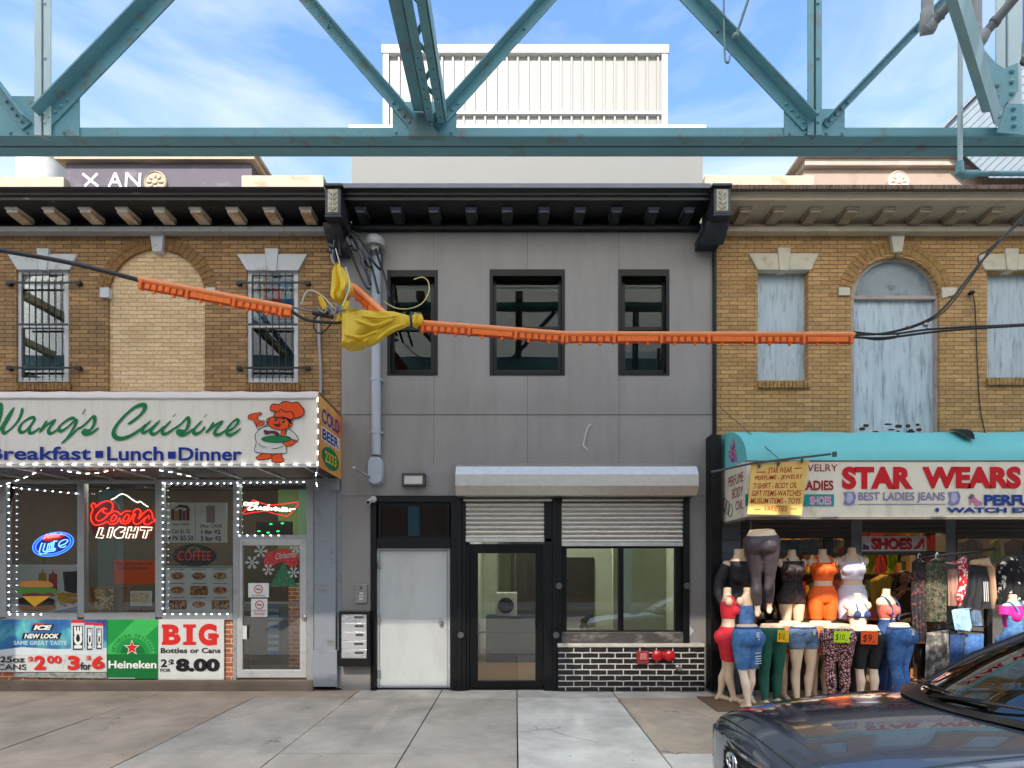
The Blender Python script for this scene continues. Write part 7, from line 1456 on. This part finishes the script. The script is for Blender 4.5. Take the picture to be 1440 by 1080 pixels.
# nose: grille, badge, lamps, bonnet seam, cowl, wipers
m = MB(); g_o = [(.0, .28), (.5, .28), (.56, .46), (.30, .575), (-.30, .575), (-.56, .46), (-.5, .28)]
def nose(a, z, off=0):                # on the face of the nose, which curves back towards the sides
    return P3(-.035-off+.22*abs(a/.62)**2.4+max(0, z-.6)*.35, a, z)
n_ = 9
for k in range(n_):
    z = .36+.30*k/(n_-1); hw = .53 if z < .56 else .53-(z-.56)*2.2; q = [nose(-hw+2*hw*j/14, z, .006) for j in range(15)]; m.tube(q, .008, 6)
m.build('grille', trimb, car); q = [nose(-.50+1.0*j/14, z_, -.01) for z_ in (.26, .56) for j in range(15)]
m = MB(); m.loft([[nose(-(.54 if z < .56 else .54-(z-.56)*2.2)+2*(.54 if z < .56 else .54-(z-.56)*2.2)*j/14, z, -.004) for j in range(15)] for z in [.34+.33*k/8 for k in range(9)]], cap=False, closed=False); m.build('grille_back', M('grille_black', (8, 8, 9), .6), car)
m = MB().tube([nose(-.33+.66*j/10, 0.675, .008) for j in range(11)], .012, 8); m.build('grille_trim', chrome, car)
c = P3(-.062, 0, .615); m = MB(); el_ = lambda ry, rz, cz=0: [c+Vector((-.002, ry*math.cos(t), cz+rz*math.sin(t))) for t in [2*math.pi*k/28 for k in range(29)]]
m.tube(el_(.082, .056), .0075, 8); m.tube(el_(.034, .052), .006, 8); m.tube(el_(.058, .02, .028), .006, 8); m.build('badge', chrome, car, smooth=60)
hl = M('headlight_lens', (150, 160, 170), .06, .2, coat=1)
for s2 in (-1, 1):
    m = MB(); m.loft([[P3(.03+.24*k/6+.01, s2*(.60+.235*k/6), .625+.04*k/6+dz)+Vector((-.016, s2*.012, 0)) for k in range(7)] for dz in (-.03, 0, .035, .07)], cap=False, closed=False); m.build('headlight', hl, car, smooth=60)
seam = M('panel_gap', (8, 8, 9), .8)
def top(dx, f, lift=.004):            # a point on the bonnet: distance from the nose, fraction of the half width
    for a, b_ in zip(st, st[1:]):
        if a[0] <= dx <= b_[0]:
            t = (dx-a[0])/(b_[0]-a[0]); v = [p+(q_-p)*t for p, q_ in zip(a, b_)]; break
    _, hw, zb_, zl, hb, ze, zc_ = v; f2 = abs(f); tab = [(0, zc_), (.32, zc_-.006), (.62, zc_-.028), (.86, ze+.002), (.955, ze-.028), (1, zl+.035)]
    for a, b_ in zip(tab, tab[1:]):
        if a[0] <= f2 <= b_[0]: z = a[1]+(b_[1]-a[1])*(f2-a[0])/(b_[0]-a[0]); break
    return P3(dx, hb*f, z+lift)
m = MB(); m.tube([top(.07+.05*abs(f)**3, f, -.004) for f in [-.86+1.72*k/20 for k in range(21)]], .006, 6)
for s2 in (-1, 1): m.tube([top(.1+1.5*k/14, s2*(.90-.02*k/14), -.003) for k in range(15)], .005, 6)
m.build('bonnet_seam', seam, car)
m = MB()
for i in range(2):
    pass
cw = []
for x_, zz in ((1.36, .982), (1.46, .985), (1.55, .992)): cw.append([P3(x_+.40*u*u, .82*u, zz+.012-.03*u*u) for u in [-1+2*k/10 for k in range(11)]])
m.loft(cw, cap=False, closed=False); m.build('cowl', trimb, car, smooth=60)
for a0, a1, l in ((.72, .1, 0), (.15, -.55, 0)):
    u0, u1 = a0/.8, a1/.8; m = MB().tube(spline([P3(1.50+.42*u0*u0-.04, a0, 1.015), P3(1.53+.42*((u0+u1)/2)**2, (a0+a1)/2, 1.055), P3(1.56+.42*u1*u1, a1, 1.055)], 5), .010, 6); m.tube([P3(1.55+.42*((u0+u1)/2)**2, (a0+a1)/2, 1.06), P3(1.50+.42*u0*u0, a0, 1.02)], .014, 6); m.build('wiper', trimb, car)
for s2 in (-1, 1):
    m = MB().ell(P3(2.5, s2*.98, 1.03), .07, .10, .07, 14, 10); m.tube([P3(2.5, s2*.80, .98), P3(2.5, s2*.92, 1.0)], .03, 8); m.build('wing_mirror', paint, car, smooth=60)
for dx in (.92, 3.72):
    for s2 in (-1, 1):
        p = P3(dx, s2*.80, .325); wt = MB().lathe(p, [(.2, -.1), (.31, -.105), (.325, -.06), (.325, .06), (.31, .105), (.2, .1)], 'Y', 32).build('wheel', rub, car, smooth=40); m = MB().lathe(p+Vector((0, s2*.07, 0)), [(.215, -.02), (.215, .02), (.19, .03), (0, .02)], 'Y', 28); m.build('rim', M('alloy', (150, 152, 156), .3, .9), wt, smooth=40)
